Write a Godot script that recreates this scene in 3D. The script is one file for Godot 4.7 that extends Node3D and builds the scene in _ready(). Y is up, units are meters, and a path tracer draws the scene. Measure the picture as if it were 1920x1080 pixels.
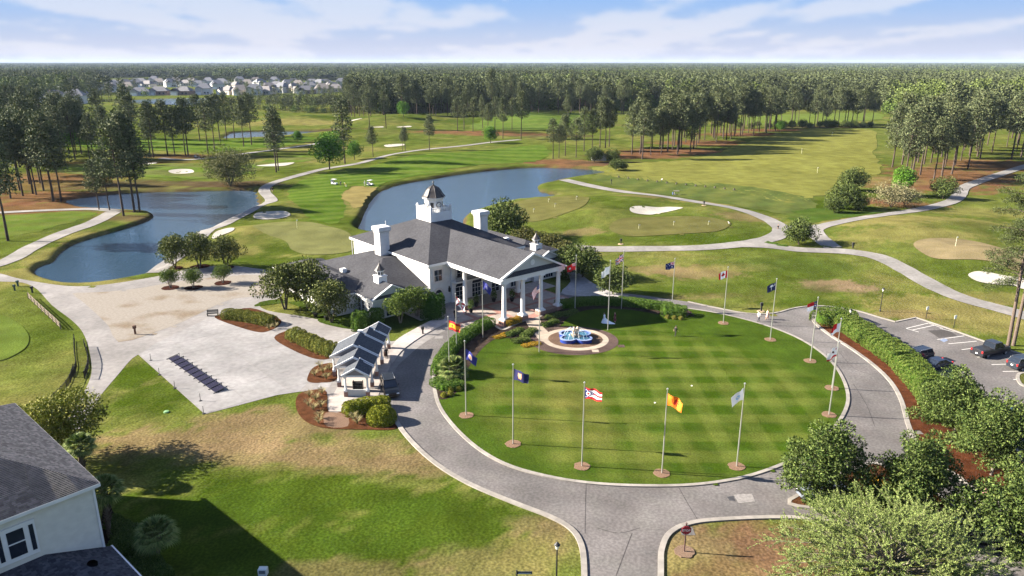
extends Node3D
# A golf clubhouse with its flag-ringed lawn, seen from the air.

const CAM_H := 40.0
const FOC := 1380.0
const HORIZON := 117.5
var PITCH := atan((540.0 - HORIZON) / FOC)
var rng := RandomNumberGenerator.new()
var M := {}
var used := {}
var nz := FastNoiseLite.new()
var nz2 := FastNoiseLite.new()
var ponds := []
var mounds := []

# ---------------------------------------------------------------- positions
func gp(px: float, py: float, h := 0.0) -> Vector3:
	var x := (px - 960.0) / FOC
	var y := -(py - 540.0) / FOC
	var c := cos(PITCH)
	var s := sin(PITCH)
	var r := Vector3(x, y * c - s, -c - y * s)
	return r * ((h - CAM_H) / r.y) + Vector3(0, CAM_H, 0)

func g2(px: float, py: float) -> Vector2:
	var p := gp(px, py)
	return Vector2(p.x, p.z)

func poly(a: Array) -> PackedVector2Array:
	var o := PackedVector2Array()
	for i in range(0, a.size(), 2):
		o.append(g2(a[i], a[i + 1]))
	return o

func smooth(p: PackedVector2Array, n := 4, closed := true) -> PackedVector2Array:
	var o := PackedVector2Array()
	var c := p.size()
	var last := c if closed else c - 1
	for i in last:
		var a: Vector2
		var b := p[i]
		var d: Vector2
		var e: Vector2
		if closed:
			a = p[(i - 1 + c) % c]
			d = p[(i + 1) % c]
			e = p[(i + 2) % c]
		else:
			a = p[maxi(i - 1, 0)]
			d = p[mini(i + 1, c - 1)]
			e = p[mini(i + 2, c - 1)]
		for k in n:
			o.append(b.cubic_interpolate(d, a, e, float(k) / n))
	if not closed:
		o.append(p[c - 1])
	return o

func ribbon(line: PackedVector2Array, w: float) -> PackedVector2Array:
	var l := PackedVector2Array()
	var r := PackedVector2Array()
	for i in line.size():
		var t := (line[mini(i + 1, line.size() - 1)] - line[maxi(i - 1, 0)]).normalized()
		var n := Vector2(-t.y, t.x) * w * 0.5
		l.append(line[i] + n)
		r.append(line[i] - n)
	r.reverse()
	l.append_array(r)
	return l

# ---------------------------------------------------------------- terrain height
func seg_dist(p: Vector2, pl: PackedVector2Array) -> float:
	var best := 1e9
	var n := pl.size()
	for i in n:
		var a := pl[i]
		var q := Geometry2D.get_closest_point_to_segment(p, a, pl[(i + 1) % n])
		best = minf(best, p.distance_squared_to(q))
	return sqrt(best)

func pond_sd(x: float, z: float) -> float:
	var p := Vector2(x, z)
	var best := 99.0
	for pd in ponds:
		var bb: Rect2 = pd.box
		if bb.has_point(p):
			var d := seg_dist(p, pd.poly)
			if Geometry2D.is_point_in_polygon(p, pd.poly):
				d = -d
			best = minf(best, d)
	return best

func mound_h(x: float, z: float) -> float:
	var h := 0.0
	for m in mounds:
		var dx: float = x - m.x
		var dz: float = z - m.y
		var q: float = (dx * dx + dz * dz) / (m.z * m.z)
		if q < 6.0:
			h += m.w * exp(-q)
	if h != 0.0:
		var edge := lerpf(-162.0, -137.0, smoothstep(8.0, 40.0, x))
		h *= smoothstep(edge, edge - 14.0, z)
	return h

func ground_h(x: float, z: float) -> float:
	var h := mound_h(x, z)
	var sd := pond_sd(x, z)
	if sd < 1.5:
		var t := clampf((1.5 - sd) / 3.0, 0.0, 1.0)
		h = lerpf(h, -2.0, t * t * (3.0 - 2.0 * t))
	return h

# ---------------------------------------------------------------- mesh collecting
class MB:
	var v := PackedVector3Array()
	var n := PackedVector3Array()
	var c := PackedColorArray()
	var t := PackedVector2Array()
	var col := Color.WHITE
	var xf := Transform3D.IDENTITY

	func tri(a: Vector3, b: Vector3, d: Vector3) -> void:
		a = xf * a
		b = xf * b
		d = xf * d
		var m := (d - a).cross(b - a).normalized()
		put(a, b, d, m)

	func put(a: Vector3, b: Vector3, d: Vector3, m: Vector3) -> void:
		var s := Vector3.UP.cross(m)
		if s.length_squared() < 0.0001:
			s = Vector3.RIGHT
		s = s.normalized()
		var f := m.cross(s)
		for p in [a, b, d]:
			v.append(p)
			n.append(m)
			c.append(col)
			t.append(Vector2(p.dot(s), -p.dot(f)))

	func quad(a: Vector3, b: Vector3, d: Vector3, e: Vector3) -> void:
		tri(a, b, d)
		tri(a, d, e)

	func raw(a: Vector3, b: Vector3, d: Vector3, na: Vector3, nb: Vector3, nd: Vector3) -> void:
		v.append(xf * a)
		v.append(xf * b)
		v.append(xf * d)
		n.append((xf.basis * na).normalized())
		n.append((xf.basis * nb).normalized())
		n.append((xf.basis * nd).normalized())
		for k in 3:
			c.append(col)
			t.append(Vector2.ZERO)

	# a convex or concave flat outline in x,z at a height
	func flat(p: PackedVector2Array, y: float) -> void:
		var ix := Geometry2D.triangulate_polygon(p)
		for i in range(0, ix.size(), 3):
			var a := Vector3(p[ix[i]].x, y, p[ix[i]].y)
			var b := Vector3(p[ix[i + 1]].x, y, p[ix[i + 1]].y)
			var d := Vector3(p[ix[i + 2]].x, y, p[ix[i + 2]].y)
			if (d - a).cross(b - a).y < 0:
				tri(a, d, b)
			else:
				tri(a, b, d)

	func wall(p: PackedVector2Array, y0: float, y1: float) -> void:
		for i in p.size():
			var a := p[i]
			var b := p[(i + 1) % p.size()]
			quad(Vector3(a.x, y0, a.y), Vector3(a.x, y1, a.y), Vector3(b.x, y1, b.y), Vector3(b.x, y0, b.y))

	func prism(p: PackedVector2Array, y0: float, y1: float) -> void:
		if not Geometry2D.is_polygon_clockwise(p):
			p = p.duplicate()
			p.reverse()
		wall(p, y0, y1)
		flat(p, y1)

	func box(at: Vector3, s: Vector3, bev := 0.0) -> void:
		var h := s * 0.5
		if bev <= 0.0:
			var q := []
			for i in 8:
				q.append(at + Vector3(h.x if i & 1 else -h.x, h.y if i & 2 else -h.y, h.z if i & 4 else -h.z))
			quad(q[4], q[6], q[7], q[5])
			quad(q[1], q[3], q[2], q[0])
			quad(q[5], q[7], q[3], q[1])
			quad(q[0], q[2], q[6], q[4])
			quad(q[2], q[3], q[7], q[6])
			quad(q[0], q[4], q[5], q[1])
			return
		var rings := []
		for k in 4:
			var yy: float = [-h.y, -h.y + bev, h.y - bev, h.y][k]
			var ins: float = bev if k == 0 or k == 3 else 0.0
			var r := []
			for s2 in [[-1, 1], [1, 1], [1, -1], [-1, -1]]:
				r.append(at + Vector3(s2[0] * (h.x - ins), yy, s2[1] * (h.z - ins)))
			rings.append(r)
		for k in 3:
			for i in 4:
				var j := (i + 1) % 4
				quad(rings[k][i], rings[k + 1][i], rings[k + 1][j], rings[k][j])
		quad(rings[3][0], rings[3][3], rings[3][2], rings[3][1])
		quad(rings[0][0], rings[0][1], rings[0][2], rings[0][3])

	func tube(pts: Array, rad: Array, sides := 8, cap := true) -> void:
		var rings := []
		var nr := []
		var side := Vector3.RIGHT
		for i in pts.size():
			var d: Vector3 = (pts[mini(i + 1, pts.size() - 1)] - pts[maxi(i - 1, 0)]).normalized()
			if i == 0:
				side = d.cross(Vector3.FORWARD if absf(d.z) < 0.9 else Vector3.RIGHT).normalized()
			side = (side - d * side.dot(d)).normalized()
			var up := d.cross(side)
			var r := []
			var m := []
			for k in sides:
				var a := TAU * k / sides
				var o := side * cos(a) + up * sin(a)
				r.append(pts[i] + o * rad[i])
				m.append(o)
			rings.append(r)
			nr.append(m)
		for i in pts.size() - 1:
			for k in sides:
				var j := (k + 1) % sides
				raw(rings[i][k], rings[i + 1][k], rings[i + 1][j], nr[i][k], nr[i + 1][k], nr[i + 1][j])
				raw(rings[i][k], rings[i + 1][j], rings[i][j], nr[i][k], nr[i + 1][j], nr[i][j])
		if cap:
			var e: int = pts.size() - 1
			for k in range(1, sides - 1):
				tri(rings[e][0], rings[e][k], rings[e][k + 1])
				tri(rings[0][0], rings[0][k + 1], rings[0][k])

	# profile [[radius, y], ...] turned about the y axis through at
	func lathe(at: Vector3, prof: Array, sides := 16, turn := 0.0, facet := false) -> void:
		for i in prof.size() - 1:
			var r0: float = prof[i][0]
			var y0: float = prof[i][1]
			var r1: float = prof[i + 1][0]
			var y1: float = prof[i + 1][1]
			for k in sides:
				var a := turn + TAU * k / sides
				var b := turn + TAU * (k + 1) / sides
				var p0 := at + Vector3(cos(a) * r0, y0, -sin(a) * r0)
				var p1 := at + Vector3(cos(a) * r1, y1, -sin(a) * r1)
				var q0 := at + Vector3(cos(b) * r0, y0, -sin(b) * r0)
				var q1 := at + Vector3(cos(b) * r1, y1, -sin(b) * r1)
				if facet:
					if r0 > 0.0001:
						tri(p0, p1, q0)
					if r1 > 0.0001:
						tri(p1, q1, q0)
				else:
					var sl := Vector2(y1 - y0, r0 - r1).normalized()
					var na := Vector3(cos(a) * sl.x, sl.y, -sin(a) * sl.x)
					var nb := Vector3(cos(b) * sl.x, sl.y, -sin(b) * sl.x)
					if r0 > 0.0001:
						raw(p0, p1, q0, na, na, nb)
					if r1 > 0.0001:
						raw(p1, q1, q0, na, nb, nb)

	func mesh(mat: Material) -> ArrayMesh:
		var a := []
		a.resize(Mesh.ARRAY_MAX)
		a[Mesh.ARRAY_VERTEX] = v
		a[Mesh.ARRAY_NORMAL] = n
		a[Mesh.ARRAY_COLOR] = c
		a[Mesh.ARRAY_TEX_UV] = t
		var m := ArrayMesh.new()
		m.add_surface_from_arrays(Mesh.PRIMITIVE_TRIANGLES, a)
		m.surface_set_material(0, mat)
		return m

# ---------------------------------------------------------------- nodes
func numbered(called: String) -> String:
	if not used.has(called):
		used[called] = 0
		return called
	used[called] += 1
	return "%s_%03d" % [called, used[called]]

func tag(o: Node, label: String, category := "", group := "", kind := "") -> void:
	if label:
		o.set_meta("label", label)
	if category:
		o.set_meta("category", category)
	if group:
		o.set_meta("group", group)
	if kind:
		o.set_meta("kind", kind)

func thing(called: String, label: String, category: String, at := Vector3.ZERO, turn := 0.0, group := "") -> Node3D:
	var o := Node3D.new()
	o.name = numbered(called)
	add_child(o)
	o.position = at
	o.rotation.y = turn
	tag(o, label, category, group)
	return o

func part(mb: MB, called: String, mat: Material, parent: Node) -> MeshInstance3D:
	return part_mesh(mb.mesh(mat), called, parent)

func part_mesh(m: Mesh, called: String, parent: Node) -> MeshInstance3D:
	var o := MeshInstance3D.new()
	o.mesh = m
	o.name = called
	parent.add_child(o, true)
	return o

func single(mb: MB, called: String, mat: Material, label: String, category: String, at := Vector3.ZERO, turn := 0.0, group := "") -> MeshInstance3D:
	var o := part_mesh(mb.mesh(mat), numbered(called), self)
	o.position = at
	o.rotation.y = turn
	tag(o, label, category, group)
	return o

func setting(mb: MB, called: String, mat: Material, label: String, category: String) -> MeshInstance3D:
	var o := part_mesh(mb.mesh(mat), numbered(called), self)
	tag(o, label, category, "", "structure")
	return o

func copy(o: Node3D, at: Vector3, turn: float, label := "", group := "") -> Node3D:
	var base := String(o.name)
	if base.length() > 4 and base[base.length() - 4] == "_" and base.right(3).is_valid_int():
		base = base.left(base.length() - 4)
	var r := o.duplicate() as Node3D
	r.name = numbered(base)
	add_child(r)
	r.position = at
	r.rotation.y = turn
	if label:
		r.set_meta("label", label)
	if group:
		r.set_meta("group", group)
	return r

# ---------------------------------------------------------------- materials
func lin(r: float, g: float, b: float) -> Color:
	return Color(r, g, b).linear_to_srgb()

func noise_image(seed_: int, freq: float, oct: int, a: Color, b: Color, size := 256, lo := 0.0, hi := 1.0) -> Image:
	var f := FastNoiseLite.new()
	f.seed = seed_
	f.frequency = freq
	f.fractal_octaves = oct
	f.noise_type = FastNoiseLite.TYPE_SIMPLEX_SMOOTH
	var g := f.get_seamless_image(size, size)
	var o := Image.create(size, size, true, Image.FORMAT_RGB8)
	for y in size:
		for x in size:
			var q := clampf((g.get_pixel(x, y).r - lo) / (hi - lo), 0.0, 1.0)
			o.set_pixel(x, y, a.lerp(b, q))
	o.generate_mipmaps()
	return o

func grey_tex(seed_: int, freq: float, oct: int, lo: float, hi := 1.0, size := 256) -> ImageTexture:
	return ImageTexture.create_from_image(noise_image(seed_, freq, oct, Color(lo, lo, lo), Color(hi, hi, hi), size))

func bump_tex(seed_: int, freq: float, oct: int, strength: float, size := 256) -> ImageTexture:
	var g := noise_image(seed_, freq, oct, Color.BLACK, Color.WHITE, size)
	g.clear_mipmaps()
	g.convert(Image.FORMAT_RGBA8)
	g.bump_map_to_normal_map(strength)
	g.generate_mipmaps()
	return ImageTexture.create_from_image(g)

func mat(col: Color, rough := 0.8, opt := {}) -> StandardMaterial3D:
	var m := StandardMaterial3D.new()
	m.albedo_color = col
	m.roughness = rough
	m.vertex_color_use_as_albedo = opt.get("vc", true)
	m.metallic = opt.get("metal", 0.0)
	m.metallic_specular = opt.get("spec", 0.5)
	if opt.has("tex"):
		m.albedo_texture = opt.tex
	if opt.has("tile"):
		m.uv1_triplanar = true
		m.uv1_world_triplanar = opt.get("world", true)
		m.uv1_scale = Vector3.ONE / opt.tile
	elif opt.has("uv"):
		m.uv1_scale = Vector3(1.0 / opt.uv, 1.0 / opt.uv, 1)
	if opt.has("bump"):
		m.normal_enabled = true
		m.normal_texture = opt.bump
		m.normal_scale = opt.get("bump_scale", 1.0)
	if opt.has("detail"):
		m.detail_enabled = true
		m.detail_blend_mode = BaseMaterial3D.BLEND_MODE_MUL
		m.detail_albedo = opt.detail
		m.detail_uv_layer = BaseMaterial3D.DETAIL_UV_2
		m.uv2_triplanar = true
		m.uv2_world_triplanar = true
		m.uv2_scale = Vector3.ONE / opt.detail_tile
	if opt.has("back"):
		m.backlight_enabled = true
		m.backlight = opt.back
	m.cull_mode = BaseMaterial3D.CULL_DISABLED
	return m

func shingle_tex(seed_: int, a: Color, b: Color) -> ImageTexture:
	var r := RandomNumberGenerator.new()
	r.seed = seed_
	var s := 512
	var im := Image.create(s, s, true, Image.FORMAT_RGB8)
	# 24 courses of 16 shingles in the tile
	for row in 24:
		var y0 := row * s / 24
		var y1 := (row + 1) * s / 24
		var x := 0
		while x < s:
			var w := r.randi_range(18, 40)
			var c := a.lerp(b, r.randf())
			im.fill_rect(Rect2i(x, y0, w, y1 - y0), c)
			x += w
	im.generate_mipmaps()
	return ImageTexture.create_from_image(im)

func brick_tex(seed_: int, mortar: Color, a: Color, b: Color) -> ImageTexture:
	var r := RandomNumberGenerator.new()
	r.seed = seed_
	var s := 256
	var im := Image.create(s, s, true, Image.FORMAT_RGB8)
	im.fill(mortar)
	for row in 16:
		for k in range(-1, 8):
			im.fill_rect(Rect2i(k * 32 + (16 if row % 2 else 0), row * 16, 29, 13), a.lerp(b, r.randf()))
	im.generate_mipmaps()
	return ImageTexture.create_from_image(im)

func make_materials() -> void:
	var fine := grey_tex(11, 0.09, 5, 0.62, 1.0, 512)
	var mottle := grey_tex(12, 0.02, 5, 0.76, 1.0)
	var speck := grey_tex(13, 0.12, 3, 0.7, 1.0)
	M.grass = mat(Color.WHITE, 0.95, {"tex": fine, "tile": 17.0, "detail": mottle, "detail_tile": 43.0, "spec": 0.0, "bump": bump_tex(14, 0.08, 3, 6.0), "bump_scale": 0.14})
	M.turf = mat(Color.WHITE, 0.95, {"tex": grey_tex(15, 0.1, 5, 0.7, 1.0, 512), "tile": 14.0, "detail": grey_tex(16, 0.02, 4, 0.82), "detail_tile": 37.0, "spec": 0.0, "bump": bump_tex(17, 0.1, 2, 4.0), "bump_scale": 0.1})
	M.asphalt = mat(Color.WHITE, 0.9, {"tex": grey_tex(18, 0.09, 5, 0.76), "tile": 9.3, "detail": grey_tex(19, 0.014, 5, 0.8), "detail_tile": 31.0, "spec": 0.3})
	M.concrete = mat(Color.WHITE, 0.88, {"tex": grey_tex(20, 0.05, 5, 0.86), "tile": 13.0, "detail": grey_tex(21, 0.014, 5, 0.82), "detail_tile": 37.0, "spec": 0.3})
	M.sand = mat(Color.WHITE, 0.95, {"tex": grey_tex(22, 0.06, 5, 0.88), "tile": 9.0, "spec": 0.1})
	M.mulch = mat(Color.WHITE, 0.95, {"tex": grey_tex(23, 0.12, 4, 0.45), "tile": 2.1, "detail": grey_tex(24, 0.03, 4, 0.7), "detail_tile": 11.0, "spec": 0.1, "bump": bump_tex(25, 0.15, 2, 12.0)})
	M.gravel = mat(Color.WHITE, 0.95, {"tex": grey_tex(26, 0.2, 2, 0.35), "tile": 1.7, "spec": 0.2, "bump": bump_tex(27, 0.2, 2, 14.0)})
	M.water = mat(lin(0.016, 0.036, 0.06), 0.05, {"vc": false, "tile": 19.0, "bump": bump_tex(28, 0.05, 4, 9.0, 512), "bump_scale": 0.17})
	M.roof = mat(Color.WHITE, 0.9, {"tex": shingle_tex(5, lin(0.05, 0.05, 0.056), lin(0.07, 0.07, 0.076)), "uv": 4.2, "spec": 0.1, "detail": grey_tex(44, 0.012, 5, 0.86), "detail_tile": 17.0})
	M.roof_blue = mat(Color.WHITE, 0.9, {"tex": shingle_tex(6, lin(0.05, 0.056, 0.066), lin(0.082, 0.088, 0.1)), "uv": 4.2, "spec": 0.1})
	M.roof_house = mat(Color.WHITE, 0.9, {"tex": shingle_tex(7, lin(0.045, 0.046, 0.054), lin(0.12, 0.117, 0.128)), "uv": 4.6, "spec": 0.25, "detail": grey_tex(45, 0.02, 4, 0.8), "detail_tile": 9.0})
	M.white_wall = mat(lin(0.62, 0.615, 0.6), 0.8, {"tex": grey_tex(29, 0.02, 5, 0.88), "tile": 5.0, "bump": bump_tex(30, 0.14, 3, 2.5), "bump_scale": 0.4})
	M.trim = mat(lin(0.68, 0.68, 0.67), 0.55, {"tex": speck, "tile": 9.0})
	M.trim.albedo_texture = grey_tex(31, 0.02, 4, 0.92)
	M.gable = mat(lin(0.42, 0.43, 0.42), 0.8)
	M.siding = mat(lin(0.60, 0.585, 0.52), 0.7, {"tex": grey_tex(32, 0.02, 4, 0.9), "tile": 4.0})
	M.glass = mat(lin(0.015, 0.02, 0.03), 0.08, {"vc": false})
	M.dark = mat(lin(0.012, 0.012, 0.014), 0.45)
	M.iron = mat(lin(0.02, 0.02, 0.022), 0.5, {"metal": 0.3})
	M.steel = mat(lin(0.55, 0.55, 0.53), 0.35, {"metal": 0.75})
	M.brick = mat(Color.WHITE, 0.9, {"tex": brick_tex(8, lin(0.3, 0.26, 0.22), lin(0.17, 0.07, 0.05), lin(0.26, 0.11, 0.08)), "tile": 1.6})
	M.paver = mat(Color.WHITE, 0.9, {"tex": brick_tex(9, lin(0.18, 0.12, 0.1), lin(0.2, 0.09, 0.075), lin(0.28, 0.13, 0.1)), "tile": 1.7})
	M.copper = mat(lin(0.06, 0.052, 0.05), 0.55, {"metal": 0.2, "tex": grey_tex(33, 0.02, 5, 0.55), "tile": 3.0})
	M.bark = mat(Color.WHITE, 0.95, {"tex": grey_tex(34, 0.06, 4, 0.45), "tile": 2.0, "world": false, "spec": 0.1})
	M.leaf = mat(Color.WHITE, 0.65, {"spec": 0.2, "back": Color(0.35, 0.4, 0.2)})
	M.needle = mat(Color.WHITE, 0.7, {"spec": 0.2, "back": Color(0.2, 0.24, 0.12)})
	M.core = mat(Color.WHITE, 0.9, {"spec": 0.1})
	M.paint = mat(Color.WHITE, 0.8, {"tex": speck, "tile": 1.5})
	M.plain = mat(Color.WHITE, 0.7)
	M.rubber = mat(Color.WHITE, 0.95, {"spec": 0.05})
	M.gloss = mat(Color.WHITE, 0.22)
	M.car_paint = mat(Color.WHITE, 0.3, {"metal": 0.0, "spec": 0.3})
	M.car_paint.clearcoat_enabled = true
	M.car_paint.clearcoat = 0.4
	M.car_paint.clearcoat_roughness = 0.06
	M.tyre = mat(lin(0.015, 0.015, 0.016), 0.9)
	M.rim = mat(lin(0.35, 0.35, 0.36), 0.35, {"metal": 0.8})
	M.lamp_red = mat(lin(0.35, 0.015, 0.015), 0.25)
	M.lamp_white = mat(lin(0.7, 0.7, 0.7), 0.15)
	M.person = mat(Color.WHITE, 0.8)
	M.wood = mat(lin(0.27, 0.22, 0.17), 0.85, {"tex": grey_tex(35, 0.04, 4, 0.6), "tile": 1.3})
	M.tile_blue = mat(Color.WHITE, 0.25, {"tex": grey_tex(36, 0.08, 3, 0.6), "tile": 1.0})
	M.pool = mat(lin(0.045, 0.13, 0.19), 0.06, {"vc": false, "tile": 2.3, "bump": bump_tex(37, 0.09, 3, 6.0), "bump_scale": 0.4})
	M.spray = mat(Color(0.9, 0.95, 1.0, 0.45), 0.2, {"vc": false})
	M.spray.transparency = BaseMaterial3D.TRANSPARENCY_ALPHA

func _ready() -> void:
	# camera, sky, sun, exposure
	var cam := Camera3D.new()
	cam.name = "camera"
	cam.position = Vector3(0, CAM_H, 0)
	cam.rotation.x = -PITCH
	cam.fov = rad_to_deg(2.0 * atan(540.0 / FOC))
	cam.near = 0.5
	cam.far = 60000.0
	add_child(cam)
	cam.current = true
	var env := Environment.new()
	env.background_mode = Environment.BG_SKY
	env.sky = make_sky()
	env.background_energy_multiplier = 0.205
	env.tonemap_mode = Environment.TONE_MAPPER_LINEAR
	env.tonemap_exposure = 5.1
	env.sdfgi_enabled = true
	env.ssao_enabled = true
	env.ssil_enabled = true
	env.fog_enabled = true
	env.fog_density = 0.00003
	env.fog_light_color = Color(0.72, 0.8, 0.92)
	var we := WorldEnvironment.new()
	we.name = "environment"
	we.environment = env
	add_child(we)
	var sun := DirectionalLight3D.new()
	sun.name = "sun"
	# shadows run to +x and a little towards the camera, sun 27 degrees up
	var d := Vector3(19.0, -9.6, 2.2).normalized()
	add_child(sun)
	sun.look_at_from_position(Vector3.ZERO, d, Vector3.UP)
	sun.light_energy = 1.6
	sun.light_color = Color(1.0, 0.96, 0.895)
	sun.light_angular_distance = 0.5
	sun.shadow_enabled = true
	rng.seed = 5
	make_materials()
	var t0 := Time.get_ticks_msec()
	for step in [build_ground, build_clubhouse, build_pavilion, build_house, build_village, plant_pines, plant_forest, plant_trees, build_fountain, build_flags, build_vehicles, build_people, build_furniture]:
		step.call()
		print(step.get_method(), " ", Time.get_ticks_msec() - t0)

# ---------------------------------------------------------------- ground
const ROUGH := Color(0.138, 0.17, 0.035)
const DRY := Color(0.28, 0.245, 0.085)
const LUSH := Color(0.066, 0.106, 0.012)
const FAIR := Color(0.085, 0.125, 0.024)
const STRAW := Color(0.28, 0.2, 0.105)
const SOIL := Color(0.12, 0.085, 0.05)
const FOREST := Color(0.035, 0.045, 0.018)
const NEEDLES := Color(0.22, 0.11, 0.06)
# soft patches of other growth or bare soil: [px, py, half width m, half depth m, colour, strength]
var patches := []

func base_color(x: float, z: float) -> Color:
	var a := nz.get_noise_2d(x * 0.55, z * 0.55) * 0.5 + 0.5
	var b := nz2.get_noise_2d(x * 3.0, z * 3.0) * 0.5 + 0.5
	var c := ROUGH.lerp(DRY, smoothstep(0.48, 0.85, a * 0.75 + b * 0.25) * 0.7)
	c = c.lerp(LUSH, smoothstep(0.52, 0.2, a) * 0.6)
	var k := 1.0 + nz2.get_noise_2d(x * 9.0, z * 9.0) * 0.3
	return Color(c.r * k, c.g * k, c.b * k)

func grid(x0: float, x1: float, z0: float, z1: float, st: float, hole: Rect2, drop: float) -> MB:
	var nx := int(round((x1 - x0) / st)) + 1
	var nzc := int(round((z1 - z0) / st)) + 1
	var vs := PackedVector3Array()
	var cs := PackedColorArray()
	vs.resize(nx * nzc)
	cs.resize(nx * nzc)
	for j in nzc:
		for i in nx:
			var x := x0 + i * st
			var z := z0 + j * st
			var c := base_color(x, z)
			var h := mound_h(x, z)
			var sd := pond_sd(x, z)
			if sd < 1.5:
				var t := clampf((1.5 - sd) / 3.0, 0.0, 1.0)
				h = lerpf(h, -2.0, t * t * (3.0 - 2.0 * t))
			if sd < 1.6:
				c = c.lerp(SOIL, smoothstep(1.6, 0.5, sd + nz2.get_noise_2d(x * 6.0, z * 6.0)))
			vs[j * nx + i] = Vector3(x, h - drop, z)
			cs[j * nx + i] = c
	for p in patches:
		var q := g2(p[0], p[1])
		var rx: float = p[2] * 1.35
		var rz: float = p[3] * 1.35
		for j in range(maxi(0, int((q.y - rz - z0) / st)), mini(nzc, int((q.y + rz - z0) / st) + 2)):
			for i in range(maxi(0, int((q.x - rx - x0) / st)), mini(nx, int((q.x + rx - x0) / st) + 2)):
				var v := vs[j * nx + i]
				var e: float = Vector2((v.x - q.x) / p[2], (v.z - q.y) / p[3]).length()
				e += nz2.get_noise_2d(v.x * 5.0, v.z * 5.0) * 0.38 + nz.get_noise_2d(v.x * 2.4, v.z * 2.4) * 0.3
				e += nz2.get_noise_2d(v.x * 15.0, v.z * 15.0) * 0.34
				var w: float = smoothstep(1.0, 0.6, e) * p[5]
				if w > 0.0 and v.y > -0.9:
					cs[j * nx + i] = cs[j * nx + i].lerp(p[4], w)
	var ns := PackedVector3Array()
	ns.resize(nx * nzc)
	for j in nzc:
		for i in nx:
			var l := vs[j * nx + maxi(i - 1, 0)]
			var r := vs[j * nx + mini(i + 1, nx - 1)]
			var f := vs[maxi(j - 1, 0) * nx + i]
			var b := vs[mini(j + 1, nzc - 1) * nx + i]
			ns[j * nx + i] = (b - f).cross(r - l).normalized()
	var mb := MB.new()
	var size := 0
	var keep := PackedInt32Array()
	for j in nzc - 1:
		for i in nx - 1:
			var x := x0 + (i + 0.5) * st
			var z := z0 + (j + 0.5) * st
			if hole.has_point(Vector2(x, z)):
				continue
			keep.append(j * nx + i)
			size += 6
	mb.v.resize(size)
	mb.n.resize(size)
	mb.c.resize(size)
	mb.t.resize(size)
	var k := 0
	for o in keep:
		for q in [o, o + 1, o + nx, o + 1, o + nx + 1, o + nx]:
			mb.v[k] = vs[q]
			mb.n[k] = ns[q]
			mb.c[k] = cs[q]
			k += 1
	return mb

# a flat-lying sheet inside an outline, cut into cells so that it can follow the ground and carry colours
func sheet(p: PackedVector2Array, cell: float, lift: float, colour: Callable, follow := true) -> MB:
	var mb := MB.new()
	var lo := p[0]
	var hi := p[0]
	for q in p:
		lo = lo.min(q)
		hi = hi.max(q)
	var nx := int((hi.x - lo.x) / cell) + 2
	var nzc := int((hi.y - lo.y) / cell) + 2
	var ins := PackedByteArray()
	ins.resize(nx * nzc)
	for j in nzc:
		for i in nx:
			ins[j * nx + i] = 1 if Geometry2D.is_point_in_polygon(lo + Vector2(i, j) * cell, p) else 0
	# cells that the outline passes through
	var edge := {}
	for i in p.size():
		var a := p[i]
		var b := p[(i + 1) % p.size()]
		var n := int(a.distance_to(b) / (cell * 0.2)) + 1
		for k in n + 1:
			var q := (a.lerp(b, float(k) / n) - lo) / cell
			edge[Vector2i(int(q.x), int(q.y))] = true
	for j in nzc - 1:
		for i in nx - 1:
			var a := lo + Vector2(i, j) * cell
			var sq := PackedVector2Array([a, a + Vector2(cell, 0), a + Vector2(cell, cell), a + Vector2(0, cell)])
			if edge.has(Vector2i(i, j)):
				for piece in Geometry2D.intersect_polygons(sq, p):
					var ix := Geometry2D.triangulate_polygon(piece)
					for k in range(0, ix.size(), 3):
						sheet_tri(mb, piece[ix[k]], piece[ix[k + 1]], piece[ix[k + 2]], lift, colour, follow)
			elif ins[j * nx + i]:
				sheet_tri(mb, sq[0], sq[1], sq[2], lift, colour, follow)
				sheet_tri(mb, sq[0], sq[2], sq[3], lift, colour, follow)
	return mb

func sheet_tri(mb: MB, a: Vector2, b: Vector2, c: Vector2, lift: float, colour: Callable, follow: bool) -> void:
	if (b - a).cross(c - a) < 0.0:
		var s := b
		b = c
		c = s
	if absf((b - a).cross(c - a)) < 1e-6:
		return
	for q in [a, b, c]:
		var h := 0.0
		if follow:
			h = ground_h(q.x, q.y)
		mb.v.append(Vector3(q.x, h + lift, q.y))
		if follow:
			var e := 0.6
			mb.n.append(Vector3(mound_h(q.x - e, q.y) - mound_h(q.x + e, q.y), 2.0 * e, mound_h(q.x, q.y - e) - mound_h(q.x, q.y + e)).normalized())
		else:
			mb.n.append(Vector3.UP)
		mb.c.append(colour.call(q.x, q.y))
		mb.t.append(Vector2.ZERO)

func flatcol(c: Color, amount := 0.12, f := 1.0) -> Callable:
	return func(x: float, z: float) -> Color:
		var k := 1.0 + nz.get_noise_2d(x * f, z * f) * amount * 1.4 + nz2.get_noise_2d(x * f * 5.0, z * f * 5.0) * amount
		return Color(c.r * k, c.g * k, c.b * k)

func striped(a: Color, b: Color, dir: float, width: float, dry := 0.25) -> Callable:
	var d := Vector2(cos(deg_to_rad(dir)), sin(deg_to_rad(dir)))
	return func(x: float, z: float) -> Color:
		var wob := nz.get_noise_2d(x * 0.8, z * 0.8) * 0.6
		var s := smoothstep(-0.25, 0.25, sin((Vector2(x, z).dot(d) + wob) * PI / width))
		var c := a.lerp(b, s)
		var k := nz2.get_noise_2d(x * 2.0, z * 2.0) * 0.5 + nz.get_noise_2d(x * 1.1, z * 1.1) * 0.6
		return c.lerp(DRY, clampf(k, 0.0, 1.0) * dry)

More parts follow.
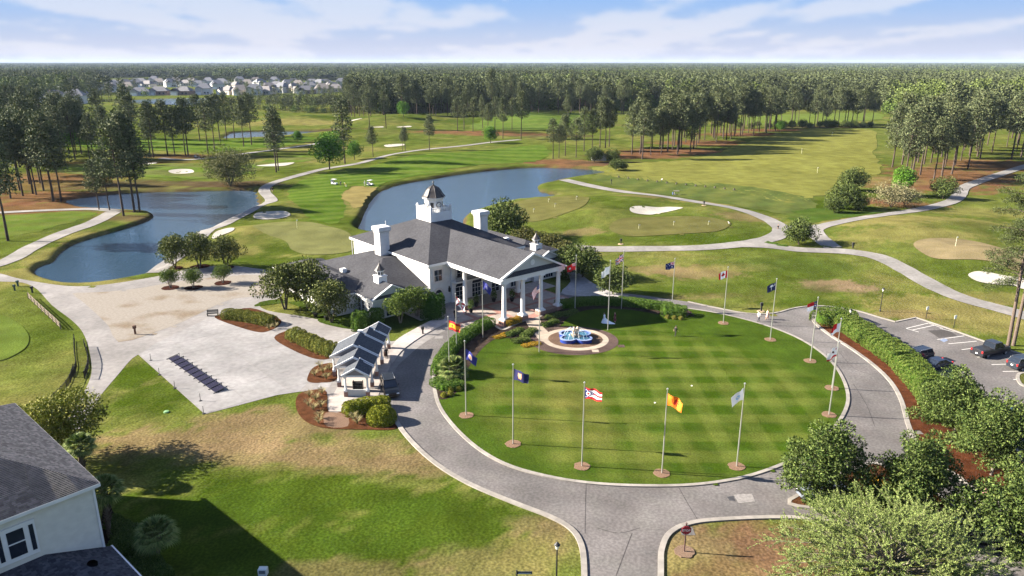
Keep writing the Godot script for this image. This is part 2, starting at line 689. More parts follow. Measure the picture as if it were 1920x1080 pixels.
func kerb(line: PackedVector2Array, w: float, h: float, closed := false) -> MB:
	var mb := MB.new()
	mb.col = Color(0.42, 0.375, 0.325)
	var n := line.size()
	var l := []
	var r := []
	for i in n:
		var pa: Vector2
		var pb: Vector2
		if closed:
			pa = line[(i - 1 + n) % n]
			pb = line[(i + 1) % n]
		else:
			pa = line[maxi(i - 1, 0)]
			pb = line[mini(i + 1, n - 1)]
		var t := (pb - pa).normalized()
		var o := Vector2(-t.y, t.x) * w * 0.5
		l.append(line[i] + o)
		r.append(line[i] - o)
	for i in (n if closed else n - 1):
		var j := (i + 1) % n
		var k := 1.0 + nz2.get_noise_2d(line[i].x * 9.0, line[i].y * 9.0) * 0.2
		mb.col = Color(0.31 * k, 0.285 * k, 0.255 * k)
		var a := Vector3(l[i].x, h, l[i].y)
		var b := Vector3(l[j].x, h, l[j].y)
		var c := Vector3(r[j].x, h, r[j].y)
		var d := Vector3(r[i].x, h, r[i].y)
		var dn := Vector3(0, -h - 0.02, 0)
		mb.quad(a, b, c, d)
		mb.quad(a + dn, b + dn, b, a)
		mb.quad(d, c, c + dn, d + dn)
	return mb

func path_line(a: Array, w: float, called: String, label: String, lift := 0.09, col := Color(0.255, 0.24, 0.225)) -> void:
	var line := smooth(poly(a), 5, false)
	var mb := MB.new()
	var d := 0.0
	var n := line.size()
	var cols := 4
	for i in n - 1:
		for k in cols:
			var q := []
			for e in [[i, k], [i, k + 1], [i + 1, k + 1], [i + 1, k]]:
				var ii: int = e[0]
				var t := (line[mini(ii + 1, n - 1)] - line[maxi(ii - 1, 0)]).normalized()
				var o := Vector2(-t.y, t.x) * w * (float(e[1]) / cols - 0.5)
				o *= 1.0 + nz2.get_noise_2d(line[ii].x * 4.0, line[ii].y * 4.0) * 0.1
				var p := line[ii] + o
				q.append(Vector3(p.x, maxf(ground_h(p.x, p.y), mound_h(p.x, p.y) - 0.25) + lift, p.y))
			var kk := 1.0 + nz2.get_noise_2d(line[i].x * 3.0, line[i].y * 3.0) * 0.2
			mb.col = Color(col.r * kk, col.g * kk, col.b * kk)
			mb.quad(q[0], q[1], q[2], q[3])
	setting(mb, called, M.concrete, label, "path")

func build_ground() -> void:
	nz.seed = 3
	nz.frequency = 0.045
	nz.fractal_octaves = 4
	nz2.seed = 9
	nz2.frequency = 0.06
	nz2.fractal_octaves = 3
	# water outlines first, the ground is hollowed under them
	var shores := {
		"wooded pond": [123,373, 147,368, 200,361, 267,357, 367,355, 467,353, 478,365, 483,380, 480,393, 450,405, 417,418, 385,433, 353,448, 335,465, 315,485, 297,499, 267,510, 194,523, 139,526, 97,519, 66,506, 75,493, 100,485, 112,470, 140,452, 190,436, 240,422, 275,410, 288,402, 280,393, 240,391, 187,388, 150,385],
		"clubhouse pond": [670,425, 677,410, 690,383, 713,357, 753,342, 807,333, 873,322, 940,315, 1000,311, 1057,312, 1107,315, 1137,320, 1073,330, 1013,342, 1005,350, 1017,357, 1043,363, 1033,368, 973,373, 923,385, 880,397, 868,407, 862,425, 800,432, 730,440, 684,438],
		"fairway pond": [420,256, 430,250, 443,246, 500,244, 600,244, 690,245, 685,249, 600,253, 530,255, 433,258],
		"village pond": [250,187, 300,184, 400,183, 402,188, 380,195, 340,195, 262,193],
	}
	var wl := {"wooded pond": "winding blue pond with a grassy spit among tall pines", "clubhouse pond": "long rippled blue pond behind the white clubhouse", "fairway pond": "narrow far pond edging a fairway behind pines", "village pond": "thin far pond in front of the village houses"}
	for k in shores:
		var p := smooth(poly(shores[k]), 3)
		var bb := Rect2(p[0], Vector2.ZERO)
		for q in p:
			bb = bb.expand(q)
		ponds.append({"poly": p, "box": bb.grow(2.5)})
		var mb := MB.new()
		var g := Geometry2D.offset_polygon(p, 1.6)
		mb.flat(g[0], -0.8)
		setting(mb, "pond", M.water, wl[k], "water")
	for m in [[560, 450, 26, 1.0], [640, 465, 14, 0.7], [410, 452, 9, 1.2], [520, 398, 12, 1.3], [1040, 395, 18, 1.2], [1180, 385, 14, 1.3], [1260, 425, 24, 0.8], [1120, 415, 10, 1.0], [1330, 405, 12, 0.8], [1350, 520, 18, 0.5], [1560, 530, 14, 0.8], [1800, 480, 22, 1.0], [1780, 430, 18, 1.2], [1880, 500, 9, 1.0], [1650, 440, 16, 0.9], [1450, 365, 30, 0.9], [800, 300, 24, 1.4], [640, 250, 30, 2.0], [760, 225, 30, 3.0], [560, 225, 30, 2.5], [930, 218, 34, 3.5], [1010, 228, 26, 2.5], [330, 320, 20, 0.9], [1540, 300, 26, 1.0], [40, 420, 14, 0.6], [620, 372, 14, 0.7], [700, 232, 20, 2.0], [1212, 406, 5, -0.6], [1250, 403, 4, -0.4], [1850, 523, 6, -0.6], [1890, 530, 6, -0.5], [510, 411, 5, -0.5], [420, 447, 3.5, -0.6], [340, 325, 5, -0.6], [1195, 400, 5, 0.5], [1830, 510, 4, 0.4]]:
		var q := g2(m[0], m[1])
		mounds.append(Vector4(q.x, q.y, m[2], m[3] * 1.4))
	patches = [
		# tan bare turf between the cart plaza and the near lawn
		[330, 830, 13, 4.5, STRAW, 0.85], [520, 800, 10, 5.0, STRAW, 0.8], [640, 850, 11, 4.0, STRAW, 0.65], [430, 790, 7, 3, STRAW, 0.6], [470, 850, 14, 3.5, STRAW, 0.75], [720, 880, 9, 3.0, STRAW, 0.55], [770, 870, 5, 3, STRAW, 0.5], [830, 920, 6, 2.0, DRY, 0.5],
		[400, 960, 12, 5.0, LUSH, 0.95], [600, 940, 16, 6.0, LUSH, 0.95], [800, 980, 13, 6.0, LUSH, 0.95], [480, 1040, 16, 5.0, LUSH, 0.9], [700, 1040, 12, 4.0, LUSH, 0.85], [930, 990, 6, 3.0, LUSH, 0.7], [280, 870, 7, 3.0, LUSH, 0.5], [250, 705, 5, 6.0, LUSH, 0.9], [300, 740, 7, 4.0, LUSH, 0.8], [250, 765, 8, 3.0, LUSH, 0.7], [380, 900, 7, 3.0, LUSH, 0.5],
		[640, 1070, 8, 2.0, STRAW, 0.45], [900, 1060, 7, 3.0, STRAW, 0.4], [1000, 1040, 4, 4.0, DRY, 0.7], [1010, 985, 4, 2.0, STRAW, 0.5], [1060, 1010, 3, 3.0, STRAW, 0.4],
		[1340, 1030, 9, 4.5, STRAW, 0.85], [1420, 1000, 6, 3.0, Color(0.21, 0.12, 0.07), 0.6], [1460, 1030, 5, 4.0, Color(0.21, 0.12, 0.07), 0.8], [1300, 1065, 6, 3.0, DRY, 0.6], [1400, 1070, 7, 3.0, Color(0.21, 0.12, 0.07), 0.6],
		# strips of dry grass and greener swales on the course
		[1560, 535, 9, 4.5, Color(0.27, 0.195, 0.115), 0.9], [1605, 540, 6, 4.5, Color(0.27, 0.195, 0.115), 0.9], [1300, 512, 10, 5, STRAW, 0.7], [1240, 505, 8, 4, STRAW, 0.55], [1380, 505, 10, 3, DRY, 0.7], [1320, 555, 10, 2.5, STRAW, 0.5], [1420, 545, 18, 7, LUSH, 0.5], [1480, 500, 16, 6, FAIR, 0.6], [1240, 545, 9, 4, LUSH, 0.6], [1690, 560, 12, 6, LUSH, 0.6], [1560, 570, 14, 4, LUSH, 0.7],
		[1205, 378, 10, 5, STRAW, 0.6], [1090, 440, 6, 4, STRAW, 0.6], [1400, 415, 9, 6, STRAW, 0.6], [1380, 385, 22, 7, DRY, 0.8], [1080, 470, 10, 6, DRY, 0.5], [1180, 452, 16, 5, LUSH, 0.5], [1010, 400, 10, 8, LUSH, 0.4], [1100, 385, 12, 9, LUSH, 0.6], [1150, 400, 8, 8, LUSH, 0.6], [1330, 455, 16, 6, LUSH, 0.7],
		[1640, 425, 24, 9, DRY, 0.7], [1760, 430, 26, 12, DRY, 0.65], [1700, 455, 20, 8, DRY, 0.6], [1830, 440, 16, 8, LUSH, 0.5], [1850, 400, 20, 10, DRY, 0.5], [1760, 575, 16, 8, DRY, 0.8], [1850, 600, 14, 8, DRY, 0.8], [1880, 560, 10, 5, DRY, 0.6], [1700, 590, 6, 3, STRAW, 0.5],
		[1530, 390, 22, 14, LUSH, 0.85], [1480, 395, 16, 10, LUSH, 0.6],
		[590, 385, 9, 7, STRAW, 0.5], [570, 360, 6, 9, DRY, 0.8], [590, 470, 5, 3, DRY, 0.4], [500, 470, 14, 7, LUSH, 0.7], [540, 490, 14, 5, LUSH, 0.8], [430, 470, 10, 6, DRY, 0.6], [680, 395, 6, 16, DRY, 0.5], [680, 365, 9, 11, DRY, 0.9], [640, 420, 16, 10, LUSH, 0.5], [470, 440, 8, 6, DRY, 0.6],
		[120, 480, 10, 14, DRY, 0.7], [180, 440, 10, 10, DRY, 0.8], [240, 410, 12, 5, Color(0.16, 0.11, 0.06), 0.8], [100, 425, 26, 9, FAIR, 0.8], [200, 530, 22, 3, DRY, 0.8], [40, 515, 10, 5, DRY, 0.7], [320, 500, 6, 5, DRY, 0.7],
		[60, 390, 34, 14, NEEDLES, 0.8], [90, 370, 30, 16, NEEDLES, 0.85], [40, 345, 40, 24, NEEDLES, 0.6], [130, 330, 34, 14, NEEDLES, 0.6], [350, 293, 40, 10, NEEDLES, 0.75], [240, 305, 40, 10, NEEDLES, 0.5], [300, 345, 40, 8, SOIL, 0.75], [430, 345, 24, 8, SOIL, 0.9], [220, 352, 30, 7, SOIL, 0.6], [480, 272, 24, 10, NEEDLES, 0.5], [490, 290, 30, 8, LUSH, 0.6], [300, 262, 60, 18, LUSH, 0.6], [200, 262, 40, 16, LUSH, 0.4], [40, 640, 6, 9, LUSH, 0.5],
		[870, 248, 40, 14, NEEDLES, 0.9], [960, 252, 36, 12, NEEDLES, 0.85], [1040, 255, 30, 12, SOIL, 0.6], [1040, 303, 26, 9, NEEDLES, 0.9], [1090, 308, 22, 8, NEEDLES, 0.9], [1130, 305, 20, 8, SOIL, 0.7], [1200, 292, 26, 14, NEEDLES, 0.95], [1260, 284, 30, 16, NEEDLES, 0.95], [1320, 268, 30, 16, NEEDLES, 0.95], [1390, 252, 30, 14, NEEDLES, 0.95], [1450, 244, 30, 12, NEEDLES, 0.9], [1540, 238, 40, 9, SOIL, 0.7], [1680, 345, 22, 12, NEEDLES, 0.95], [1740, 345, 26, 22, NEEDLES, 0.95], [1790, 330, 26, 30, NEEDLES, 0.9], [1870, 310, 30, 26, NEEDLES, 0.85], [1640, 380, 14, 6, NEEDLES, 0.9], [1690, 385, 14, 7, NEEDLES, 0.8],
		[1500, 340, 60, 14, DRY, 0.55], [1400, 320, 50, 16, DRY, 0.4],
		[560, 300, 50, 10, DRY, 0.5], [620, 280, 40, 14, DRY, 0.6], [740, 262, 40, 10, LUSH, 0.6], [570, 268, 30, 8, DRY, 0.7], [560, 232, 50, 20, DRY, 0.8], [620, 225, 30, 14, LUSH, 0.9], [940, 230, 60, 30, LUSH, 0.8], [1020, 240, 50, 20, LUSH, 0.7], [700, 228, 40, 16, LUSH, 0.5],
	]
	var near := Rect2(-130, -216, 260, 190)
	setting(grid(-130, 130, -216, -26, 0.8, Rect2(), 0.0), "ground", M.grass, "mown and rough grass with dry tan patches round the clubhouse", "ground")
	setting(grid(-330, 350, -620, -10, 2.5, Rect2(-127.5, -213, 255, 184), 0.04), "ground", M.grass, "rough grass and pine straw of the golf course beyond the ponds", "ground")
	setting(grid(-2000, 2000, -2400, 100, 25.0, Rect2(-305, -595, 630, 560), 0.12), "ground", M.grass, "open grass between the far houses and the woods", "ground")
	var mb := MB.new()
	mb.col = FOREST
	mb.quad(Vector3(-15000, -2.6, -15000), Vector3(15000, -2.6, -15000), Vector3(15000, -2.6, 3000), Vector3(-15000, -2.6, 3000))
	setting(mb, "ground", M.grass, "dark forest floor running out to the horizon", "ground")
	build_fairways()
	build_paving()

func build_fairways() -> void:
	var fa := Color(0.075, 0.136, 0.018)
	var fb := Color(0.115, 0.172, 0.03)
	var list := [
		["fairway", "striped green fairway between the two ponds", [540,362, 552,346, 590,330, 650,318, 720,318, 800,318, 850,322, 780,330, 725,342, 700,352, 660,350, 642,372, 648,395, 632,425, 590,420, 565,402, 548,385], striped(fa, fb, 60, 3.4), 1.0],
		["fairway", "long striped fairway along the far bank of the clubhouse pond", [690,318, 760,302, 850,290, 930,280, 1010,272, 1030,285, 1010,302, 940,308, 870,315, 800,324, 740,330], striped(fa, fb, 95, 7.0), 2.5],
		["fairway", "pale green fairway beside the pine straw and bunkers", [90,318, 200,305, 330,312, 420,318, 500,300, 560,292, 590,300, 520,310, 470,325, 400,335, 300,335, 180,330], striped(fb, Color(0.13, 0.15, 0.045), 100, 9.0), 2.5],
		["fairway", "bright green fairway seen between the pine trunks", [150,268, 280,262, 440,262, 560,258, 590,264, 520,275, 400,285, 280,282, 180,280], striped(fa, fb, 100, 9.0), 3.0],
		["driving_range", "wide yellow green driving range edged by pines", [1100,322, 1150,308, 1230,304, 1310,295, 1400,268, 1480,247, 1560,243, 1640,246, 1640,290, 1650,320, 1600,345, 1540,372, 1480,385, 1420,375, 1300,350, 1180,335], flatcol(Color(0.195, 0.198, 0.05), 0.16, 0.9), 2.5],
		["range_tee", "greener tee ground of the driving range", [1105,334, 1140,326, 1220,332, 1330,345, 1450,365, 1530,385, 1480,405, 1420,398, 1330,384, 1240,368, 1160,352], striped(Color(0.09, 0.12, 0.032), Color(0.115, 0.14, 0.038), 30, 5.0), 1.5],
		["fairway", "smooth grass strip beyond the driving range pines", [1380,222, 1500,214, 1640,212, 1650,222, 1560,230, 1400,234], flatcol(Color(0.14, 0.19, 0.04), 0.1), 4.0],
		["fairway", "bright hill of grass below the dark pine wall", [880,240, 930,222, 1000,214, 1100,212, 1130,222, 1080,236, 1000,245], striped(Color(0.1, 0.16, 0.03), Color(0.12, 0.17, 0.035), 80, 8.0), 3.0],
		["fairway", "smooth rough behind the bunkered green and dark path", [1480,400, 1540,395, 1600,402, 1660,404, 1600,414, 1540,422, 1510,425, 1480,415], striped(Color(0.06, 0.105, 0.018), Color(0.075, 0.115, 0.022), 70, 5.0), 1.5],
		["tee_ground", "straw coloured tee ground by the pond bank", [641,372, 660,352, 690,350, 706,353, 690,372, 672,392, 655,385], flatcol(Color(0.27, 0.22, 0.085), 0.12), 1.0],
		["tee_ground", "mown tee lawn beside the grassy spit", [-60,412, 60,404, 140,398, 180,402, 150,415, 90,432, 20,445, -60,450], striped(fb, Color(0.125, 0.16, 0.035), 70, 4.0), 1.2],
	]
	for f in list:
		var out := smooth(poly(f[2]), 8)
		for i in out.size():
			var q := out[i]
			out[i] = q + Vector2(nz2.get_noise_2d(q.x * 4.0, q.y * 4.0), nz2.get_noise_2d(q.x * 4.0 + 90.0, q.y * 4.0)) * f[4] * 1.2
		var o := setting(sheet(out, f[4], 0.07 if f[4] > 1.3 else 0.05, f[3]), f[0], M.turf, f[1], "grass")
		o.name = o.name
	var gc := Color(0.165, 0.155, 0.06)
	var greens := [
		["pale olive putting green behind the clubhouse wing", [475,436, 488,429, 529,424, 585,425, 621,437, 652,446, 662,454, 660,470, 621,477, 572,477, 546,468, 536,456, 495,447], Color(0.17, 0.175, 0.068)],
		["brown olive practice green with tiny flags under a white bunker", [1142,434, 1167,423, 1244,417, 1314,418, 1364,424, 1367,431, 1342,441, 1272,446, 1189,449, 1155,443], Color(0.135, 0.13, 0.045)],
		["brown olive practice green beside the clubhouse pond", [953,392, 1000,378, 1060,374, 1100,380, 1103,390, 1087,407, 1040,417, 990,421, 967,410], Color(0.135, 0.13, 0.045)],
		["tan putting green with one flag beside a large bunker", [1710,472, 1733,465, 1785,465, 1837,471, 1889,487, 1940,502, 1990,515, 1915,513, 1850,502, 1759,496, 1728,487], Color(0.25, 0.2, 0.11)],
		["round smooth putting green by the rail fence", [-40,595, 0,591, 36,608, 54,630, 50,650, 30,665, 0,677, -50,680, -80,640], Color(0.11, 0.155, 0.03)],
	]
	for g in greens:
		setting(sheet(smooth(poly(g[1]), 4), 1.0, 0.1, striped(g[2], g[2] * 1.09, 80, 2.2, 0.1)), "putting_green", M.turf, g[0], "green")
	var sand := [
		["long white bunker above the practice green", [1180,406, 1189,402, 1230,400, 1255,399, 1280,402, 1255,405, 1230,409, 1217,412, 1189,412]],
		["broad white bunker before the tan green", [1815,517, 1827,512, 1852,513, 1885,518, 1930,524, 1965,535, 1940,545, 1915,542, 1899,536, 1865,534, 1832,528]],
		["pale bunker in tree shade by the pond path", [476,414, 483,408, 510,406, 536,406, 545,411, 524,416, 495,417]],
		["small pale bunker on the bank of the path", [398,453, 406,445, 428,440, 440,440, 438,444, 418,449, 406,453]],
		["small bunker on the fairway beside the grey willow", [316,325, 335,322, 360,322, 362,327, 333,329]],
		["thin bunker beyond the grey willow", [480,312, 520,307, 550,305, 547,308, 527,312]],
		["bunker under the row of small round trees", [722,272, 753,270, 757,273, 727,276]],
		["far bunker below the bright round tree", [745,239, 768,237, 770,239, 748,240]],
		["far bunker on the grassy ridge", [656,232, 677,229, 678,231, 660,233]],
		["far bunker near two thin pines", [695,241, 717,239, 718,241, 698,242]],
		["pale sand strip at the pine straw edge", [262,308, 290,306, 292,308, 268,310]],
	]
	for s in sand:
		setting(sheet(smooth(poly(s[1]), 4), 0.8, 0.13, flatcol(Color(0.37, 0.345, 0.3), 0.12)), "bunker", M.sand, s[0], "bunker")

func build_paving() -> void:
	# asphalt of the loop drive, the exit and the parking
	var outer := [1095,1130, 1095,1060, 1089,1020, 1070,992, 1030,969, 960,942, 880,908, 820,872, 775,832, 747,797, 736,765, 733,725, 738,692, 755,665, 790,636, 840,607, 880,590, 930,574, 1000,560, 1060,547, 1100,545, 1180,551, 1290,566, 1340,577, 1400,588, 1450,588, 1490,578, 1530,574, 1570,577, 1610,584, 1650,596, 1679,604, 1717,596, 1760,610, 1838,638, 1900,660, 2000,690, 2200,760, 2200,1130, 1870,1130, 1830,1075, 1760,1035, 1690,1005, 1600,982, 1480,971, 1350,975, 1290,983, 1255,1001, 1241,1030, 1239,1060, 1239,1130]
	var asph := smooth(poly(outer), 3)
	setting(sheet(asph, 1.2, 0.02, flatcol(Color(0.182, 0.168, 0.163), 0.16, 0.6), false), "road", M.asphalt, "grey asphalt drive looping round the flag lawn to the car park", "road")
	# concrete of the cart plaza and its paths
	var plaza := smooth(poly([-60,505, 0,513, 33,522, 97,533, 144,537, 194,534, 250,526, 305,516, 350,505, 389,500, 433,498, 475,503, 520,511, 532,540, 522,560, 485,567, 500,582, 560,592, 620,605, 690,628, 735,640, 800,622, 850,597, 885,582, 900,590, 850,612, 800,640, 765,668, 742,692, 736,725, 737,760, 735,800, 700,790, 645,775, 615,772, 611,735, 560,735, 520,741]), 3, false)
	plaza.append_array(poly([384,777, 259,665]))
	plaza.append_array(smooth(poly([248,672, 236,685, 222,702, 194,735, 178,760, 160,790, 120,800, 140,765, 151,747, 158,735, 169,710, 172,688, 168,660, 162,638, 150,616, 130,597, 97,572, 69,542, 42,530, 0,528, -60,525]), 3, false))
	setting(sheet(plaza, 1.2, 0.024, flatcol(Color(0.25, 0.234, 0.225), 0.1, 0.6), false), "plaza", M.concrete, "worn grey concrete cart paths around the clubhouse", "pavement")
	var bright := poly([384,776, 262,665, 292,644, 344,619, 400,592, 410,598, 440,611, 480,623, 515,628, 545,655, 590,673, 622,678, 632,700, 628,712, 600,718, 578,717, 560,735, 520,741])
	var slab := Node3D.new()
	slab.name = "cart_slab"
	add_child(slab)
	tag(slab, "pale broom finished concrete slab with saw cut joints", "pavement", "", "structure")
	# the slab is cast in bays
	var o := g2(384, 776)
	var ax := (g2(262, 665) - o).normalized()
	var ay := Vector2(-ax.y, ax.x)
	if ay.x < 0:
		ay = -ay
	for i in range(-1, 9):
		for j in range(-1, 8):
			var g := 0.03
			var s := 5.2
			var bay := PackedVector2Array()
			for c in [[g, g], [s - g, g], [s - g, s - g], [g, s - g]]:
				bay.append(o + ax * (i * s + c[0]) + ay * (j * s + c[1]))
			for piece in Geometry2D.intersect_polygons(bay, bright):
				var k := 1.0 + rng.randf_range(-0.05, 0.05)
				part(sheet(piece, 1.5, 0.035, flatcol(Color(0.262 * k, 0.252 * k, 0.249 * k), 0.07, 0.8), false), "bay", M.concrete, slab)
	var bare := smooth(poly([136,551, 160,549, 205,547, 272,539, 320,530, 400,520, 508,515, 515,530, 500,552, 440,560, 400,575, 347,602, 280,627, 222,642, 205,613, 180,588, 155,566]), 2)
	setting(sheet(bare, 0.8, 0.04, func(x: float, z: float) -> Color:
		var k := nz.get_noise_2d(x * 1.6, z * 1.6) * 0.6 + nz2.get_noise_2d(x * 2.2, z * 2.2) * 0.5
		var c := Color(0.225, 0.202, 0.175).lerp(Color(0.16, 0.125, 0.09), smoothstep(0.12, 0.5, k))
		return c, false), "bare_ground", M.sand, "bare sandy ground stripped of grass beside the cart path", "ground")
	# sandy stains
	path_line([213,398, 175,419, 115,440, 62,463, 20,487, -40,507], 4.2, "cart_path", "pale cart path crossing the grassy spit of the pond")
	path_line([-60,402, 60,397, 130,394, 180,393, 222,397], 3.4, "cart_path", "shaded cart path under the pines beside the tee lawn")
	path_line([290,512, 312,494, 345,472, 382,447, 433,418, 476,402, 505,386, 508,375, 496,360, 500,350, 522,340, 575,325, 615,316, 680,307, 747,291, 790,282, 873,273, 920,267, 975,262], 3.6, "cart_path", "cart path curling between the pond and the striped fairway")
	path_line([1057,337, 1104,348, 1181,364, 1259,377, 1330,390, 1394,403, 1439,417, 1462,431, 1462,442, 1439,453, 1383,463, 1300,470, 1189,470, 1105,467, 1055,461], 4.4, "cart_path", "pale cart path looping round the practice green")
	path_line([1383,463, 1440,465, 1500,472, 1572,476, 1620,483, 1655,492, 1707,513, 1759,541, 1811,562, 1889,583, 1960,604], 4.4, "cart_path", "pale cart path sweeping past the bare mound to the car park pines", 0.1)
	path_line([1562,470, 1548,461, 1530,446, 1534,434, 1604,421, 1681,407, 1733,394, 1785,378, 1800,364, 1811,350, 1872,328, 1960,300], 4.0, "cart_path", "cart path running into the pines beside the driving range", 0.11)
	path_line([1462,436, 1490,432, 1534,432], 3.6, "cart_path", "short cart path link by the round magnolia", 0.12)
	path_line([300,297, 340,300, 380,298, 460,288, 560,275, 640,262], 3.4, "cart_path", "thin cart path along the pine straw", 0.12)
	# island lawn
	var isl := smooth(poly([818,745, 832,776, 862,812, 905,848, 960,876, 1040,897, 1120,908, 1210,912, 1300,910, 1380,899, 1440,882, 1490,860, 1540,826, 1574,790, 1590,750, 1580,710, 1555,675, 1515,645, 1470,623, 1420,606, 1370,593, 1330,585, 1290,579, 1240,573, 1150,563, 1080,562, 1050,572, 1030,580, 1010,596, 985,602, 960,612, 940,619, 915,604, 880,617, 845,642, 822,672, 813,702]), 4)
	setting(sheet(isl, 0.5, 0.1, func(x: float, z: float) -> Color:
		var q := Vector2(x, z)
		var c0 := Vector2(17, -86)
		var r := (q - c0).length()
		var wob := nz.get_noise_2d(x, z) * 0.5
		var s := smoothstep(-0.2, 0.2, sin((x + wob * 0.4) * PI / 2.2))
		var s2 := smoothstep(-0.2, 0.2, sin((z + wob * 0.4) * PI / 2.2))
		var inner := smoothstep(24.0, 18.0, (q - c0).length() + nz2.get_noise_2d(x, z) * 3.0)
		var a := Color(0.05, 0.09, 0.011)
		var b := Color(0.122, 0.152, 0.03)
		var c := a.lerp(b, (s * 0.45 + s2 * 0.55) * inner + 0.12 * (1.0 - inner))
		var dry := nz.get_noise_2d(x * 1.2 + 40.0, z * 1.2) * 0.8 + nz2.get_noise_2d(x * 2.5, z * 2.5) * 0.4
		var west := smoothstep(22.0, 0.0, x)
		return c.lerp(Color(0.19, 0.17, 0.05), clampf(dry * 0.8 + 0.22 * west, 0.0, 0.75) * inner * (0.4 + 0.6 * west)) * (1.0 + 0.2 * nz2.get_noise_2d(x * 9.0, z * 9.0)), false), "lawn", M.turf, "round striped lawn ringed with flagpoles", "lawn")
	setting(kerb(isl, 0.42, 0.13, true), "kerb", M.concrete, "pale concrete kerb round the flag lawn", "kerb")
	var rim := smooth(poly([1095,1130, 1095,1060, 1089,1020, 1070,992, 1030,969, 960,942, 880,908, 820,872, 775,832, 747,797, 737,772]), 4, false)
	setting(kerb(rim, 0.5, 0.14), "kerb", M.concrete, "pale kerb between the drive and the near grass", "kerb")
	setting(kerb(smooth(poly([1239,1130, 1239,1060, 1241,1030, 1255,1001, 1290,983, 1350,975, 1480,971, 1600,982, 1690,1005]), 4, false), 0.5, 0.14), "kerb", M.concrete, "pale kerb round the stop sign corner", "kerb")
	setting(kerb(smooth(poly([1290,566, 1340,577, 1400,588, 1450,588, 1490,578, 1530,574, 1570,577, 1610,584, 1650,596, 1679,604]), 3, false), 0.35, 0.13), "kerb", M.concrete, "pale kerb along the outer bend of the drive", "kerb")
	setting(kerb(poly([1679,604, 1717,596, 1760,610, 1838,638, 1900,660, 2000,690]), 0.35, 0.13), "kerb", M.concrete, "kerb at the head of the marked parking bays", "kerb")
	# planted median with red mulch
	var med := smooth(poly([1526,603, 1532,592, 1552,584, 1590,588, 1626,612, 1660,640, 1700,668, 1745,695, 1790,715, 1840,760, 1890,820, 1930,880, 1990,960, 1960,1010, 1900,962, 1840,925, 1788,889, 1735,850, 1706,806, 1690,752, 1670,717, 1640,687, 1600,657, 1552,626]), 4)
	setting(sheet(med, 1.0, 0.1, flatcol(Color(0.26, 0.095, 0.045), 0.2), false), "mulch_bed", M.mulch, "long bed of red mulch between drive and car park", "bed")
	setting(kerb(med, 0.5, 0.14, true), "kerb", M.concrete, "pale kerb round the long mulch bed", "kerb")
	var nose := smooth(poly([1480,945, 1530,915, 1590,885, 1635,870, 1660,876, 1720,905, 1790,950, 1840,995, 1800,1010, 1720,985, 1600,962]), 4)
	setting(sheet(nose, 1.0, 0.1, flatcol(Color(0.2, 0.09, 0.04), 0.25), false), "mulch_bed", M.mulch, "mulched traffic island under the two magnolias", "bed")
	setting(kerb(nose, 0.4, 0.13, true), "kerb", M.concrete, "kerb round the magnolia traffic island", "kerb")
	var isl2 := smooth(poly([1908,706, 1920,700, 1960,708, 1975,722, 1940,728, 1915,722]), 4)
	setting(sheet(isl2, 1.0, 0.1, flatcol(Color(0.12, 0.13, 0.04), 0.2), false), "parking_island", M.grass, "small grass island at the car park lane", "bed")
	setting(kerb(isl2, 0.4, 0.13, true), "kerb", M.concrete, "kerb round the small car park island", "kerb")
	# mulch beds of the cart plaza
	var mc := Color(0.25, 0.105, 0.05)
	for b in [
		["red mulch bed under the long yellow green hedge by the slab", [403,596, 420,588, 470,578, 522,597, 524,610, 500,622, 478,622, 440,611]],
		["red mulch bed round the humped hedge by the pavilion", [514,634, 540,620, 565,620, 622,646, 634,657, 620,672, 590,673, 545,655]],
		["small red mulch bed with grass tufts by the pavilion", [576,710, 585,692, 602,684, 628,683, 631,712, 600,718, 580,717]],
		["red mulch bed with grass tufts and gravel at the pavilion end", [555,765, 560,740, 590,731, 612,735, 616,772, 646,773, 700,778, 742,797, 735,806, 680,806, 610,803, 572,790]],
		["red mulch bed under the round tree at the path fork", [1434,458, 1450,452, 1500,452, 1535,460, 1560,468, 1520,473, 1450,465]],
		["red mulch bed under the range shrubs", [1525,395, 1545,388, 1600,384, 1690,384, 1700,392, 1620,398, 1590,405, 1555,408]],
		["dark planting soil along the clubhouse front", [478,575, 520,562, 590,590, 600,605, 660,618, 730,620, 790,605, 830,585, 800,560, 700,560, 600,560]],
	]:
		var sh := smooth(poly(b[1]), 4)
		var dark: bool = b[0].begins_with("dark")
		setting(sheet(sh, 1.0, 0.06, flatcol(Color(0.075, 0.115, 0.022) if dark else mc, 0.22), false), "planting_bed" if dark else "mulch_bed", M.grass if dark else M.mulch, b[0] if not dark else "lush green ground cover along the clubhouse front", "bed")
	setting(sheet(smooth(poly([610,775, 648,778, 652,800, 612,800]), 3), 1.0, 0.068, flatcol(Color(0.42, 0.27, 0.19), 0.2), false), "gravel_patch", M.gravel, "square of pinkish gravel in the mulch", "gravel")
	setting(sheet(poly([618,742, 652,742, 652,772, 616,772]), 1.5, 0.072, flatcol(Color(0.47, 0.41, 0.37), 0.08), false), "walkway", M.concrete, "short concrete walk into the pavilion", "pavement")
	for q in [[320, 540, 1.6], [363, 540, 1.6], [418, 531, 1.6], [328, 503, 1.5], [375, 500, 1.8], [424, 502, 1.6]]:
		var c := g2(q[0], q[1])
		var ring := PackedVector2Array()
		for k in 14:
			ring.append(c + Vector2.from_angle(TAU * k / 14) * q[2] * rng.randf_range(0.9, 1.1))
		setting(sheet(ring, 1.0, 0.07, flatcol(Color(0.13, 0.05, 0.035), 0.2), false), "mulch_ring", M.mulch, "dark mulch ring round a small plaza tree", "bed")
